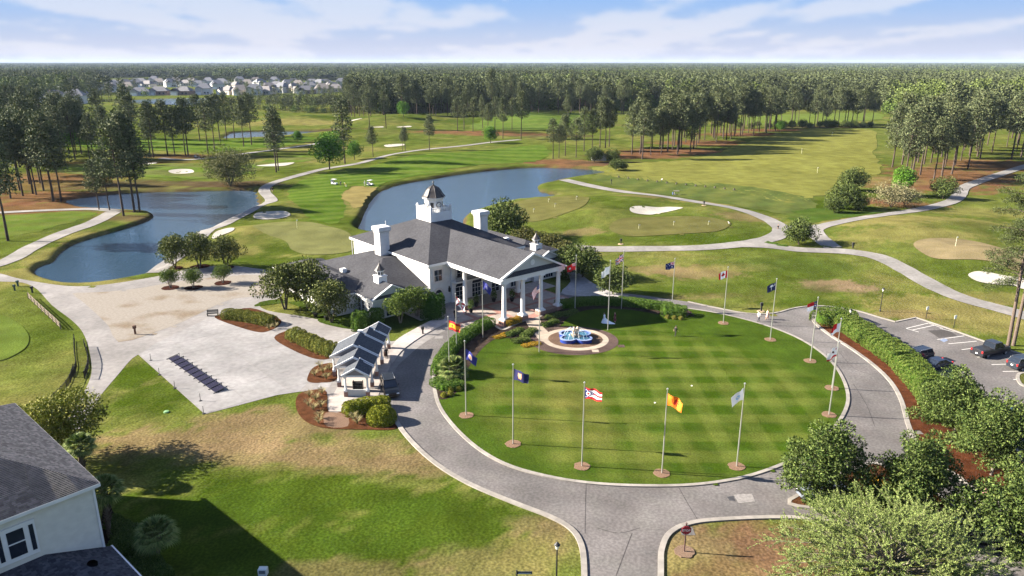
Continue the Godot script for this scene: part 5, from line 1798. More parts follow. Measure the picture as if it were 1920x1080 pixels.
	for k in 61:
		mb.box(Vector3(0.25 + k * 0.1985, 4.7, -12.72), Vector3(0.03, 0.86, 0.03))
	part(mb, "railing", M.iron, bal)
	# openings of the front
	var fz := -14.58
	for x in [2.6, 6.2, 9.8]:
		window(t, Vector3(x, 4.25, fz), 0, 1.7 if x != 6.2 else 2.4, 2.3, 2 if x != 6.2 else 4, 3, {"called": "door"})
	window(t, Vector3(2.2, 0.2, fz), 0, 1.7, 2.4, 2, 3, {"arch": true, "called": "arched_door"})
	window(t, Vector3(6.2, 0.2, fz), 0, 2.5, 2.4, 4, 3, {"arch": true, "called": "arched_door"})
	window(t, Vector3(10.2, 0.2, fz), 0, 1.7, 2.4, 2, 3, {"arch": true, "called": "arched_door"})
	for s in [-1, 1]:
		var x: float = 6.2 + s * 8.4
		window(t, Vector3(x, 4.45, fz), 0, 1.55, 1.95, 2, 2, {"frame": Color(0.55, 0.5, 0.46), "band": 0.28, "mat": M.plain})
		window(t, Vector3(x, 0.3, fz), 0, 1.4, 1.9, 2, 2, {"arch": true, "frame": Color(0.5, 0.46, 0.42), "band": 0.24, "mat": M.plain})
	for k in 2:
		mb = MB.new()
		mb.box(Vector3([0.0, 12.4][k], 2.5, -14.45), Vector3(0.3, 0.7, 0.3))
		mb.box(Vector3([0.0, 12.4][k], 2.9, -14.5), Vector3(0.12, 0.5, 0.2))
		part(mb, "wall_lantern", M.iron, t)
	# side walls: a few windows of the upper storey at the back
	for z in [-34.5, -38.0]:
		window(t, Vector3(16.31, 4.6, z), PI / 2, 1.3, 1.8, 2, 2)
	# wings, mirrored
	for s in [-1, 1]:
		var X := func(x: float) -> float:
			return 6.2 + s * (6.2 - x)
		var lo := func(a: float, b: float) -> Array:
			return [minf(X.call(a), X.call(b)), maxf(X.call(a), X.call(b))]
		var r1: Array = lo.call(-14.5, -3.9)
		mb = MB.new()
		mb.box(Vector3((r1[0] + r1[1]) * 0.5, 1.8, -28.6), Vector3(r1[1] - r1[0], 3.6, 25.6))
		part(mb, "wing_wall", M.white_wall, t)
		var r2: Array = lo.call(-18.4, -14.4)
		mb = MB.new()
		mb.box(Vector3((r2[0] + r2[1]) * 0.5, 1.79, -32.4), Vector3(r2[1] - r2[0], 3.58, 23.4))
		part(mb, "wing_wall", M.white_wall, t)
		var e1: Array = lo.call(-15.0, -3.9)
		var t1: Array = lo.call(-6.5, -3.9)
		mb = MB.new()
		mb.col = Color.WHITE
		roof_faces(mb, [e1[0], e1[1], -42.0, -15.0], 3.62, [t1[0], t1[1], -31.6, -25.4], 7.0)
		var e2: Array = lo.call(-19.0, -9.0)
		var rx: float = X.call(-14.4)
		roof_faces(mb, [e2[0], e2[1], -44.6, -20.3], 3.6, [rx, rx, -39.6, -25.2], 5.35)
		var wr := part(mb, "wing_roof", M.roof, t)
		# cross gable
		mb = MB.new()
		mb.col = Color.WHITE
		var gx: float = X.call(-11.15)
		for q in [-1, 1]:
			mb.quad(Vector3(gx + q * 3.85, 3.52, -14.6), Vector3(gx, 5.5, -14.6), Vector3(gx, 5.5, -22.0), Vector3(gx + q * 3.85, 3.52, -22.0))
		part(mb, "gable_roof", M.roof, wr)
		mb = MB.new()
		mb.box(Vector3(gx, 1.75, -15.4), Vector3(7.2, 3.5, 1.0))
		part(mb, "porch_wall", M.white_wall, t)
		mb = MB.new()
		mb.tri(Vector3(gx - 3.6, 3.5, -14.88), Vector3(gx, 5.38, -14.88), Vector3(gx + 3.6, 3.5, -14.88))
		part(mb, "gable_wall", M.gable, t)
		mb = MB.new()
		for q in [-1, 1]:
			var a := Vector3(gx + q * 3.9, 3.54, -14.55)
			var b := Vector3(gx, 5.54, -14.55)
			var dn := Vector3(0, -0.2, 0)
			mb.quad(a, b, b + dn, a + dn)
			mb.quad(a, b, b + Vector3(0, 0, -0.35), a + Vector3(0, 0, -0.35))
		mb.box(Vector3(gx, 3.42, -14.75), Vector3(7.6, 0.2, 0.36))
		mb.box(Vector3((e1[0] + e1[1]) * 0.5, 3.52, -15.1), Vector3(e1[1] - e1[0] - 0.02, 0.2, 0.2))
		mb.box(Vector3(X.call(-14.92), 3.51, -17.8), Vector3(0.2, 0.2, 5.2))
		mb.box(Vector3(X.call(-18.9), 3.49, -32.4), Vector3(0.2, 0.2, 24.2))
		mb.box(Vector3((e2[0] + e2[1]) * 0.5 + s * 0.0, 3.48, -20.4), Vector3(9.9, 0.2, 0.2))
		part(mb, "fascia", M.trim, wr)
		mb = MB.new()
		mb.quad(Vector3(gx - 3.3, 3.54, -14.5), Vector3(gx - 2.6, 3.95, -14.87), Vector3(gx + 2.6, 3.95, -14.87), Vector3(gx + 3.3, 3.54, -14.5))
		part(mb, "pent_roof", M.roof, wr)
		cupola(t, Vector3(gx, 5.35, -18.4), 0.95)
		# chimney
		var cx: float = X.call(-5.0)
		mb = MB.new()
		mb.box(Vector3(cx, 8.4, -28.0), Vector3(1.9, 6.6, 2.0))
		var ch := part(mb, "chimney", M.white_wall, t)
		mb = MB.new()
		mb.box(Vector3(cx, 11.15, -28.0), Vector3(2.1, 0.16, 2.2))
		mb.box(Vector3(cx, 11.75, -28.0), Vector3(2.5, 0.8, 2.6), 0.12)
		part(mb, "chimney_cap", M.white_wall, ch)
		# wing openings
		var face := -PI / 2 if s < 0 else PI / 2
		face = PI / 2 * s
		var wx: float = X.call(-14.53)
		window(t, Vector3(wx, 0.4, -18.4), face, 0.9, 2.3, 1, 3, {"called": "french_door"})
		window(t, Vector3(wx, 0.4, -19.7), face, 0.9, 2.3, 1, 3, {"called": "french_door"})
		window(t, Vector3(wx, 1.0, -16.4), face, 0.7, 1.3, 1, 2, {"arch": true})
		for z in [-24.0, -28.0, -32.0, -36.0]:
			window(t, Vector3(X.call(-18.43), 0.9, z), face, 1.2, 1.8, 2, 3)
		window(t, Vector3(gx, 0.3, -14.88), 0, 2.4, 2.2, 4, 3, {"called": "french_door"})
		mb = MB.new()
		mb.box(Vector3(X.call(-12.4), 5.0, -29.0), Vector3(0.9, 0.9, 0.9), 0.06)
		part(mb, "roof_vent", M.trim, wr)
	for q in [[0.6, -36.0], [-2.0, -34.5], [13.0, -33.0]]:
		mb = MB.new()
		var yy: float = 7.75 + (minf(q[0] + 4.5, 16.9 - q[0]) * 0.51)
		mb.tube([Vector3(q[0], yy - 0.5, q[1]), Vector3(q[0], yy + 0.7, q[1])], [0.09, 0.09], 6)
		part(mb, "vent_pipe", M.trim, mr)
	# clock tower
	mb = MB.new()
	mb.box(Vector3(6.2, 12.3, -27.7), Vector3(4.7, 2.3, 4.7))
	var tw := part(mb, "tower_base", M.trim, t)
	mb = MB.new()
	for k in 4:
		var bs := Basis(Vector3.UP, PI / 2 * k)
		mb.xf = Transform3D(bs, Vector3(6.2, 13.45, -27.7))
		mb.box(Vector3(2.2, 0.6, 2.2), Vector3(0.32, 1.2, 0.32))
		mb.box(Vector3(2.2, 1.26, 2.2), Vector3(0.44, 0.12, 0.44))
		mb.lathe(Vector3(2.2, 1.3, 2.2), [[0.06, 0], [0.15, 0.14], [0.0, 0.34]], 8)
		mb.box(Vector3(0, 0.95, 2.2), Vector3(4.08, 0.14, 0.2))
		mb.box(Vector3(0, 0.12, 2.2), Vector3(4.08, 0.24, 0.2))
		for j in 13:
			mb.box(Vector3(-1.9 + j * 0.316, 0.55, 2.2), Vector3(0.12, 0.64, 0.1))
	part(mb, "balustrade", M.trim, tw)
	mb = MB.new()
	var c := Vector3(6.2, 13.45, -27.7)
	mb.lathe(c, [[1.75, 0.0], [1.75, 2.35], [1.95, 2.4], [2.15, 2.62], [2.2, 2.8], [0.0, 2.8]], 8, PI / 8, true)
	part(mb, "clock_tower", M.trim, tw)
	mb = MB.new()
	mb.col = Color.WHITE
	mb.lathe(c, [[2.22, 2.8], [1.95, 3.05], [1.7, 3.4], [1.45, 3.9], [1.1, 4.35], [0.6, 4.7], [0.22, 4.85], [0.2, 5.0], [0.1, 5.05], [0.06, 5.3], [0.2, 5.4], [0.0, 5.75]], 8, PI / 8, true)
	for k in 8:
		var an := PI / 8 + TAU * k / 8
		var d := Vector3(cos(an), 0, -sin(an))
		mb.tube([c + d * 2.22 + Vector3(0, 2.82, 0), c + d * 1.7 + Vector3(0, 3.42, 0), c + d * 1.45 + Vector3(0, 3.92, 0), c + d * 1.1 + Vector3(0, 4.37, 0), c + d * 0.3 + Vector3(0, 4.85, 0)], [0.05, 0.05, 0.05, 0.05, 0.05], 5, false)
	part(mb, "dome", M.copper, tw)
	for k in 8:
		var an := TAU * k / 8.0
		var xf := Transform3D(Basis(Vector3.UP, an), c)
		if k % 2 == 0:
			var cf := MB.new()
			cf.xf = xf * Transform3D(Basis(Vector3.RIGHT, PI / 2), Vector3(0, 1.45, 1.61))
			cf.col = Color(0.72, 0.7, 0.64)
			cf.lathe(Vector3.ZERO, [[0.0, 0.05], [0.44, 0.05]], 24)
			cf.col = Color(0.05, 0.05, 0.05)
			cf.lathe(Vector3.ZERO, [[0.44, 0.05], [0.44, 0.1], [0.55, 0.1], [0.56, 0.0]], 24)
			for q in 12:
				cf.xf = xf * Transform3D(Basis(Vector3.RIGHT, PI / 2), Vector3(0, 1.45, 1.61)) * Transform3D(Basis(Vector3.UP, TAU * q / 12), Vector3.ZERO)
				cf.box(Vector3(0, 0.06, 0.36), Vector3(0.05, 0.02, 0.11))
			cf.xf = xf * Transform3D(Basis(), Vector3(0, 1.45, 1.68))
			cf.box(Vector3(0.09, 0.06, 0), Vector3(0.24, 0.05, 0.02))
			cf.box(Vector3(-0.03, -0.14, 0), Vector3(0.04, 0.3, 0.02))
			part(cf, "clock_face", M.plain, tw)
		else:
			var w := MB.new()
			w.xf = xf
			w.box(Vector3(0, 1.4, 1.6), Vector3(0.62, 1.0, 0.08))
			part(w, "louvre", M.dark, tw)

func build_pavilion() -> void:
	var t := thing("bag_drop_pavilion", "stepped open pavilion with blue grey gables and white posts", "pavilion", Vector3(0.12, 0, 0.55))
	var tiers := [[-84.4, -87.5, 1.65, 3.0, 4.0], [-87.3, -90.9, 2.4, 3.0, 4.32], [-90.7, -95.4, 3.1, 3.0, 4.68], [-95.2, -98.3, 2.4, 3.0, 4.32], [-98.1, -101.3, 1.65, 3.0, 4.0]]
	var east := -17.85
	for i in 5:
		var q: Array = tiers[i]
		var hw: float = q[2]
		var cx: float = east - hw
		var y1: float = q[4]
		var y0: float = q[3]
		var mb := MB.new()
		mb.col = Color.WHITE
		for s in [-1, 1]:
			mb.quad(Vector3(cx + s * (hw + 0.05), y0, q[0] + 0.12), Vector3(cx, y1, q[0] + 0.12), Vector3(cx, y1, q[1]), Vector3(cx + s * (hw + 0.05), y0, q[1]))
		var rf := part(mb, "roof", M.roof_blue, t)
		mb = MB.new()
		for z in [q[0] + 0.16, q[1] - 0.02]:
			for s in [-1, 1]:
				var a := Vector3(cx + s * (hw + 0.12), y0 + 0.03, z)
				var b := Vector3(cx, y1 + 0.05, z)
				var dn := Vector3(0, -0.26, 0)
				var bk := Vector3(0, 0, -0.16)
				mb.quad(a, b, b + dn, a + dn)
				mb.quad(a, b, b + bk, a + bk)
				mb.quad(a + bk, b + bk, b + bk + dn, a + bk + dn)
		part(mb, "rake_trim", M.trim, rf)
		mb = MB.new()
		mb.col = Color(0.22, 0.2, 0.2)
		mb.tri(Vector3(cx - hw, y0, q[0] - 0.05), Vector3(cx, y1 - 0.05, q[0] - 0.05), Vector3(cx + hw, y0, q[0] - 0.05))
		part(mb, "gable", M.plain, rf)
		mb = MB.new()
		mb.box(Vector3(cx, y0 - 0.12, q[0] - 0.1), Vector3(hw * 2.0, 0.24, 0.2))
		for s in [-1, 1]:
			mb.box(Vector3(cx + s * (hw - 0.1), y0 - 0.13, (q[0] + q[1]) * 0.5 - 0.1), Vector3(0.2, 0.24, q[0] - q[1] - 0.3))
		part(mb, "beam", M.trim, t)
		var zs := [q[0] - 0.3] if i < 3 else [q[1] + 0.3]
		if i == 2:
			zs = [q[0] - 0.3, q[1] + 0.3]
		for z in zs:
			for s in [-1, 1]:
				column(t, cx + s * (hw - 0.28), z, 0.72, y0 - 0.24, 0.13, 0.68)
	# bench rack and rail inside
	var mb := MB.new()
	for k in 4:
		mb.box(Vector3(-19.7, 0.25 + k * 0.32, -86.4), Vector3(1.2, 0.05, 0.6))
	mb.box(Vector3(-20.3, 0.7, -86.4), Vector3(0.06, 1.4, 0.6))
	mb.box(Vector3(-19.1, 0.7, -86.4), Vector3(0.06, 1.4, 0.6))
	part(mb, "shelf_rack", M.dark, t)
	mb = MB.new()
	mb.box(Vector3(-19.5, 0.5, -84.75), Vector3(2.3, 0.9, 0.12))
	part(mb, "low_wall", M.gable, t)
	mb = MB.new()
	mb.xf = Transform3D(Basis(), Vector3(-21.0, 4.45, -95.7))
	mb.box(Vector3(0, 0.1, 0), Vector3(0.7, 0.5, 0.5))
	part(mb, "roof_vent", M.trim, t)
	mb = MB.new()
	mb.col = Color(0.4, 0.36, 0.33)
	mb.prism(PackedVector2Array([Vector2(-22.6, -83.6), Vector2(-16.9, -83.6), Vector2(-16.9, -102.0), Vector2(-22.6, -102.0)]), 0.0, 0.07)
	part(mb, "floor", M.concrete, t)

func build_house() -> void:
	# local x runs along the gable wall (towards the back of the picture's left), local z is the wall's outside
	var c1 := gp(188, 906, 9.0)
	var t := thing("house", "cream sided house with brown shingle hip roof and triple window", "house", Vector3(c1.x, 0, c1.z))
	t.scale = Vector3(0.97, 1.125, 0.97)
	var p := Vector3(-0.745, 0, -0.667)
	var q := Vector3(-0.667, 0, 0.745)
	var bs := Basis(q, Vector3.UP, -p)
	# local axes: x = q, z = -p (outwards)
	var X := Transform3D(bs, Vector3.ZERO)
	var dp := 21.6
	var wd := 15.0
	var mb := MB.new()
	mb.xf = X
	# clapboards: each course leans out at its foot
	var y := 0.0
	var a := 0.45
	while y < 7.75:
		var h := 0.2
		for w in [[Vector3(a, 0, -a), Vector3(wd - a, 0, -a), Vector3(0, 0, 1)], [Vector3(a, 0, -dp + a), Vector3(a, 0, -a), Vector3(-1, 0, 0)]]:
			var o: Vector3 = w[2] * 0.028
			mb.quad(w[0] + Vector3(0, y, 0) + o, w[0] + Vector3(0, y + h, 0), w[1] + Vector3(0, y + h, 0), w[1] + Vector3(0, y, 0) + o)
			mb.quad(w[0] + Vector3(0, y, 0), w[0] + Vector3(0, y, 0) + o, w[1] + Vector3(0, y, 0) + o, w[1] + Vector3(0, y, 0))
		y += h
	mb.quad(Vector3(wd - a, 0, -a), Vector3(wd - a, 7.75, -a), Vector3(wd - a, 7.75, -dp + a), Vector3(wd - a, 0, -dp + a))
	mb.quad(Vector3(a, 0, -dp + a), Vector3(a, 7.75, -dp + a), Vector3(wd - a, 7.75, -dp + a), Vector3(wd - a, 0, -dp + a))
	part(mb, "wall", M.siding, t)
	mb = MB.new()
	mb.xf = X
	mb.box(Vector3(a, 3.9, -a), Vector3(0.16, 7.7, 0.16))
	part(mb, "corner_board", M.trim, t)
	# hip roof laid in courses, each course overlapping the one below
	mb = MB.new()
	mb.xf = X
	mb.col = Color.WHITE
	var rise := 3.2
	var run := 7.5
	var n := 52
	for k in n:
		var f0 := float(k) / n
		var f1 := float(k + 1) / n
		var lift := 0.022
		for side in 4:
			var pts := []
			for f in [f0, f1]:
				var i: float = run * f
				var e := [Vector3(i, 8.0 + rise * f, -i), Vector3(wd - i, 8.0 + rise * f, -i), Vector3(wd - i, 8.0 + rise * f, -dp + i), Vector3(i, 8.0 + rise * f, -dp + i)]
				pts.append([e[side], e[(side + 1) % 4]])
			var u := Vector3(0, lift, 0)
			mb.quad(pts[0][0] + u, pts[1][0], pts[1][1], pts[0][1] + u)
	var rf := part(mb, "roof", M.roof_house, t)
	mb = MB.new()
	mb.xf = X
	mb.box(Vector3(wd * 0.5, 7.9, -0.06), Vector3(wd, 0.24, 0.14))
	mb.box(Vector3(0.06, 7.9, -dp * 0.5), Vector3(0.14, 0.236, dp - 0.3))
	mb.box(Vector3(wd * 0.5, 7.77, -0.28), Vector3(wd - 0.2, 0.05, 0.5))
	mb.box(Vector3(0.28, 7.765, -dp * 0.5), Vector3(0.5, 0.05, dp - 1.2))
	part(mb, "fascia", M.trim, rf)
	# triple window, unprojected to the wall
	var wn := MB.new()
	var wx := 6.1
	var xf := X * Transform3D(Basis(), Vector3(wx, 4.75, -a + 0.03))
	wn.xf = xf
	wn.box(Vector3(0, 1.15, 0.03), Vector3(2.7, 2.5, 0.1))
	var wnode := part(wn, "window", M.trim, t)
	for k in 3:
		var g := MB.new()
		g.xf = xf
		g.box(Vector3([-1.05, 0.0, 1.05][k], 1.15, 0.07), Vector3([0.3, 1.1, 0.3][k], 1.9, 0.06))
		part(g, "pane", M.glass, wnode)
	wn = MB.new()
	wn.xf = xf
	wn.box(Vector3(0, 1.2, 0.11), Vector3(1.1, 0.08, 0.04))
	part(wn, "muntin", M.trim, wnode)
	# lower roof over the porch, hipped, against the wall
	mb = MB.new()
	mb.xf = X
	mb.col = Color(0.72, 0.74, 0.8)
	var ey := 2.75
	var ty := 4.25
	var A := Vector3(-0.1, ey, 6.4)
	var B := Vector3(wd, ey, 6.4)
	var C := Vector3(4.5, ty, -a + 0.04)
	var D := Vector3(wd, ty, -a + 0.04)
	var E := Vector3(-0.1, ey, -a + 0.04)
	mb.quad(A, C, D, B)
	mb.tri(E, C, A)
	var lr := part(mb, "porch_roof", M.roof_house, t)
	mb = MB.new()
	mb.xf = X
	mb.box(Vector3(-0.12, ey - 0.1, 3.0), Vector3(0.14, 0.22, 7.0))
	mb.box(Vector3(wd * 0.5, ey - 0.1, 6.45), Vector3(wd, 0.216, 0.14))
	part(mb, "fascia", M.trim, lr)
	mb = MB.new()
	mb.xf = X
	mb.box(Vector3(7.8, 1.3, 2.8), Vector3(14.4, 2.6, 6.6))
	part(mb, "porch_wall", M.siding, t)
	mb = MB.new()
	mb.xf = X * Transform3D(Basis(), Vector3(2.2, 3.45, 2.2))
	mb.col = Color(0.16, 0.17, 0.2)
	mb.lathe(Vector3.ZERO, [[0.42, -0.3], [0.42, 0.12], [0.3, 0.24], [0.0, 0.28]], 12)
	part(mb, "roof_vent", M.plain, lr)
	# bay with its own small gable
	mb = MB.new()
	mb.xf = X
	mb.box(Vector3(10.6, 2.6, 0.8), Vector3(3.4, 5.2, 2.6))
	part(mb, "bay_wall", M.siding, t)
	mb = MB.new()
	mb.xf = X
	mb.quad(Vector3(8.5, 5.1, 2.4), Vector3(10.6, 6.6, 2.4), Vector3(10.6, 6.6, -a), Vector3(8.5, 5.1, -a))
	mb.quad(Vector3(12.7, 5.1, 2.4), Vector3(10.6, 6.6, 2.4), Vector3(10.6, 6.6, -a), Vector3(12.7, 5.1, -a))
	var br := part(mb, "bay_roof", M.roof_house, t)
	mb = MB.new()
	mb.xf = X
	mb.quad(Vector3(8.45, 5.12, 2.44), Vector3(10.6, 6.65, 2.44), Vector3(10.6, 6.42, 2.44), Vector3(8.45, 4.9, 2.44))
	mb.quad(Vector3(12.75, 5.12, 2.44), Vector3(10.6, 6.65, 2.44), Vector3(10.6, 6.42, 2.44), Vector3(12.75, 4.9, 2.44))
	mb.box(Vector3(8.5, 5.0, 1.0), Vector3(0.12, 0.22, 2.8))
	part(mb, "fascia", M.trim, br)
	# mulch by the wall
	mb = MB.new()
	mb.col = Color(0.05, 0.035, 0.025)
	mb.flat(smooth(poly([200,930, 212,960, 250,1000, 300,1060, 320,1100, 230,1120, 190,1010]), 3), 0.05)
	setting(mb, "mulch_bed", M.mulch, "dark mulch bed along the house wall", "bed")

func build_village() -> void:
	# small houses of the far neighbourhood, four builds
	var kinds := []
	var r := RandomNumberGenerator.new()
	r.seed = 8
	for k in 5:
		var t := thing("village_house", ["cream", "white", "grey blue", "pale tan", "brown brick"][k] + " far house with a hip roof", "house", Vector3.ZERO)
		var w: float = [15.0, 13.0, 16.0, 14.0, 17.0][k]
		var d: float = [11.0, 12.0, 10.0, 13.0, 11.0][k]
		var h: float = [3.6, 5.6, 3.6, 4.2, 3.6][k]
		var wc: Color = [Color(0.5, 0.46, 0.38), Color(0.55, 0.54, 0.52), Color(0.3, 0.34, 0.4), Color(0.5, 0.43, 0.33), Color(0.24, 0.16, 0.13)][k]
		var mb := MB.new()
		mb.col = wc
		mb.box(Vector3(0, h * 0.5, 0), Vector3(w, h, d))
		mb.col = Color(0.5, 0.48, 0.44)
		mb.box(Vector3(-w * 0.28, h * 0.5, d * 0.5 + 1.4), Vector3(w * 0.4, h, 2.8))
		for s in [0, 1]:
			mb.tri(Vector3(-w * 0.48, h, d * 0.5 + 2.79), Vector3(-w * 0.28, h + w * 0.14, d * 0.5 + 2.79), Vector3(-w * 0.08, h, d * 0.5 + 2.79))
		part(mb, "wall", M.plain, t)
		mb = MB.new()
		mb.col = [Color(0.13, 0.12, 0.12), Color(0.11, 0.115, 0.13), Color(0.14, 0.14, 0.15), Color(0.16, 0.14, 0.125), Color(0.1, 0.1, 0.11)][k]
		roof_faces(mb, [-w * 0.5 - 0.5, w * 0.5 + 0.5, -d * 0.5 - 0.5, d * 0.5 + 0.5], h, [-w * 0.22, w * 0.22, 0.0, 0.0], h + d * 0.36)
		for s in [-1, 1]:
			mb.quad(Vector3(-w * 0.28 + s * w * 0.23, h - 0.15, d * 0.5 + 3.2), Vector3(-w * 0.28, h + w * 0.145, d * 0.5 + 3.2), Vector3(-w * 0.28, h + w * 0.145, 0), Vector3(-w * 0.28 + s * w * 0.23, h - 0.15, 0))
		part(mb, "roof", M.plain, t)
		mb = MB.new()
		mb.col = Color(0.78, 0.77, 0.74)
		mb.box(Vector3(-w * 0.28, 1.15, d * 0.5 + 2.84), Vector3(w * 0.3, 2.3, 0.08))
		part(mb, "garage_door", M.plain, t)
		for x in [0.1, 0.3]:
			mb = MB.new()
			mb.box(Vector3(w * x, 1.7, d * 0.5 + 0.03), Vector3(1.4, 1.5, 0.06))
			part(mb, "window", M.glass, t)
		mb = MB.new()
		mb.box(Vector3(-w * 0.5 - 0.03, 1.7, 0), Vector3(0.06, 1.5, 1.4))
		part(mb, "window", M.glass, t)
		kinds.append(t)
	var spots := [[264,179,2,0.3], [300,178,4,0.1], [345,178,4,-0.1], [384,177,1,0.2], [430,177,0,-0.6], [452,178,3,0.4], [478,178,1,0.2], [500,177,0,-0.3], [408,167,1,0.5], [425,163,2,0.2], [443,166,0,-0.7], [465,163,3,0.1], [488,164,1,0.8], [505,168,0,0.4], [520,165,4,-0.2], [540,166,1,0.5], [560,165,3,0.0], [580,166,2,0.3], [600,165,1,-0.4], [622,166,0,0.6], [552,174,3,0.9], [575,176,4,0.2], [530,174,1,-0.5], [240,170,3,0.2], [222,172,1,0.5], [205,168,4,0.0], [255,163,1,0.4], [278,163,0,-0.3], [300,160,3,0.2], [320,163,1,0.6], [350,161,0,-0.2], [372,162,2,0.3], [392,160,1,0.1], [215,160,2,0.3], [235,159,0,0.6], [265,157,4,0.1], [290,156,1,0.2], [330,157,3,0.4], [360,156,0,0.0], [415,157,2,0.2], [450,157,1,0.4], [90,183,2,0.4], [118,180,1,0.2], [148,184,0,-0.4], [105,192,3,0.1], [142,194,1,0.3], [70,190,4,0.2], [480,157,3,0.3], [515,158,1,0.1], [550,158,0,0.5], [585,158,2,0.2], [610,159,4,0.4], [640,162,1,0.2], [630,172,0,0.0], [605,174,3,0.3]]
	var first := [true, true, true, true, true]
	var hues := ["cream", "white", "grey blue", "pale tan", "brown brick"]
	for q in spots:
		var k: int = q[2]
		var at := gp(q[0], q[1])
		var o: Node3D = kinds[k]
		var lab: String = hues[k] + " house with a dark hip roof in the far village"
		if first[k]:
			first[k] = false
			o.position = at
			o.rotation.y = q[3]
			tag(o, lab, "house", "houses of the far village")
		else:
			o = copy(kinds[k], at, q[3], lab, "houses of the far village")
		o.position.y = -0.12
		o.scale = Vector3.ONE * 1.45
	# pump house at the pond head
	var ph := thing("pump_house", "small shed roof showing between bushes at the pond head", "shed", gp(1122, 300))
	var mb := MB.new()
	mb.box(Vector3(0, 1.2, 0), Vector3(6, 2.4, 5))
	part(mb, "wall", M.siding, ph)
	mb = MB.new()
	mb.col = Color.WHITE
	for s in [-1, 1]:
		mb.quad(Vector3(s * 3.4, 2.3, 2.9), Vector3(0, 4.2, 2.9), Vector3(0, 4.2, -2.9), Vector3(s * 3.4, 2.3, -2.9))
	mb.tri(Vector3(-3.2, 2.3, 2.5), Vector3(0, 4.1, 2.5), Vector3(3.2, 2.3, 2.5))
	part(mb, "roof", M.roof_blue, ph)

# ---------------------------------------------------------------- flags
func disc(im: Image, cx: float, cy: float, r: float, c: Color) -> void:
	for y in range(int(cy - r), int(cy + r) + 1):
		for x in range(int(cx - r), int(cx + r) + 1):
			if x >= 0 and y >= 0 and x < im.get_width() and y < im.get_height() and Vector2(x - cx, y - cy).length() <= r:
				im.set_pixel(x, y, c)

func fill_poly(im: Image, p: PackedVector2Array, c: Color) -> void:
	var lo := p[0]
	var hi := p[0]
	for q in p:
		lo = lo.min(q)
		hi = hi.max(q)
	for y in range(maxi(0, int(lo.y)), mini(im.get_height(), int(hi.y) + 1)):
		for x in range(maxi(0, int(lo.x)), mini(im.get_width(), int(hi.x) + 1)):
			if Geometry2D.is_point_in_polygon(Vector2(x + 0.5, y + 0.5), p):
				im.set_pixel(x, y, c)

func star(im: Image, cx: float, cy: float, r: float, c: Color) -> void:
	var p := PackedVector2Array()
	for k in 10:
		p.append(Vector2(cx, cy) + Vector2.from_angle(-PI / 2 + TAU * k / 10) * (r if k % 2 == 0 else r * 0.4))
	fill_poly(im, p, c)

func band(im: Image, a: Vector2, b: Vector2, w: float, c: Color) -> void:
	var n := (b - a).orthogonal().normalized() * w * 0.5
	fill_poly(im, PackedVector2Array([a + n, b + n, b - n, a - n]), c)

func union_jack(im: Image, w: int, h: int) -> void:
	var blue := Color(0.02, 0.06, 0.35)
	var red := Color(0.75, 0.04, 0.1)
	im.fill_rect(Rect2i(0, 0, w, h), blue)
	var crop := Image.create(w, h, false, Image.FORMAT_RGB8)
	crop.fill(blue)
	for d in [[Vector2(0, 0), Vector2(w, h)], [Vector2(0, h), Vector2(w, 0)]]:
		band(crop, d[0], d[1], h * 0.2, Color.WHITE)
	for d in [[Vector2(0, 0), Vector2(w, h)], [Vector2(0, h), Vector2(w, 0)]]:
		band(crop, d[0], d[1], h * 0.07, red)
	crop.fill_rect(Rect2i(int(w * 0.5 - h * 0.17), 0, int(h * 0.34), h), Color.WHITE)
	crop.fill_rect(Rect2i(0, int(h * 0.33), w, int(h * 0.34)), Color.WHITE)
	crop.fill_rect(Rect2i(int(w * 0.5 - h * 0.1), 0, int(h * 0.2), h), red)
	crop.fill_rect(Rect2i(0, int(h * 0.4), w, int(h * 0.2)), red)
	im.blit_rect(crop, Rect2i(0, 0, w, h), Vector2i.ZERO)

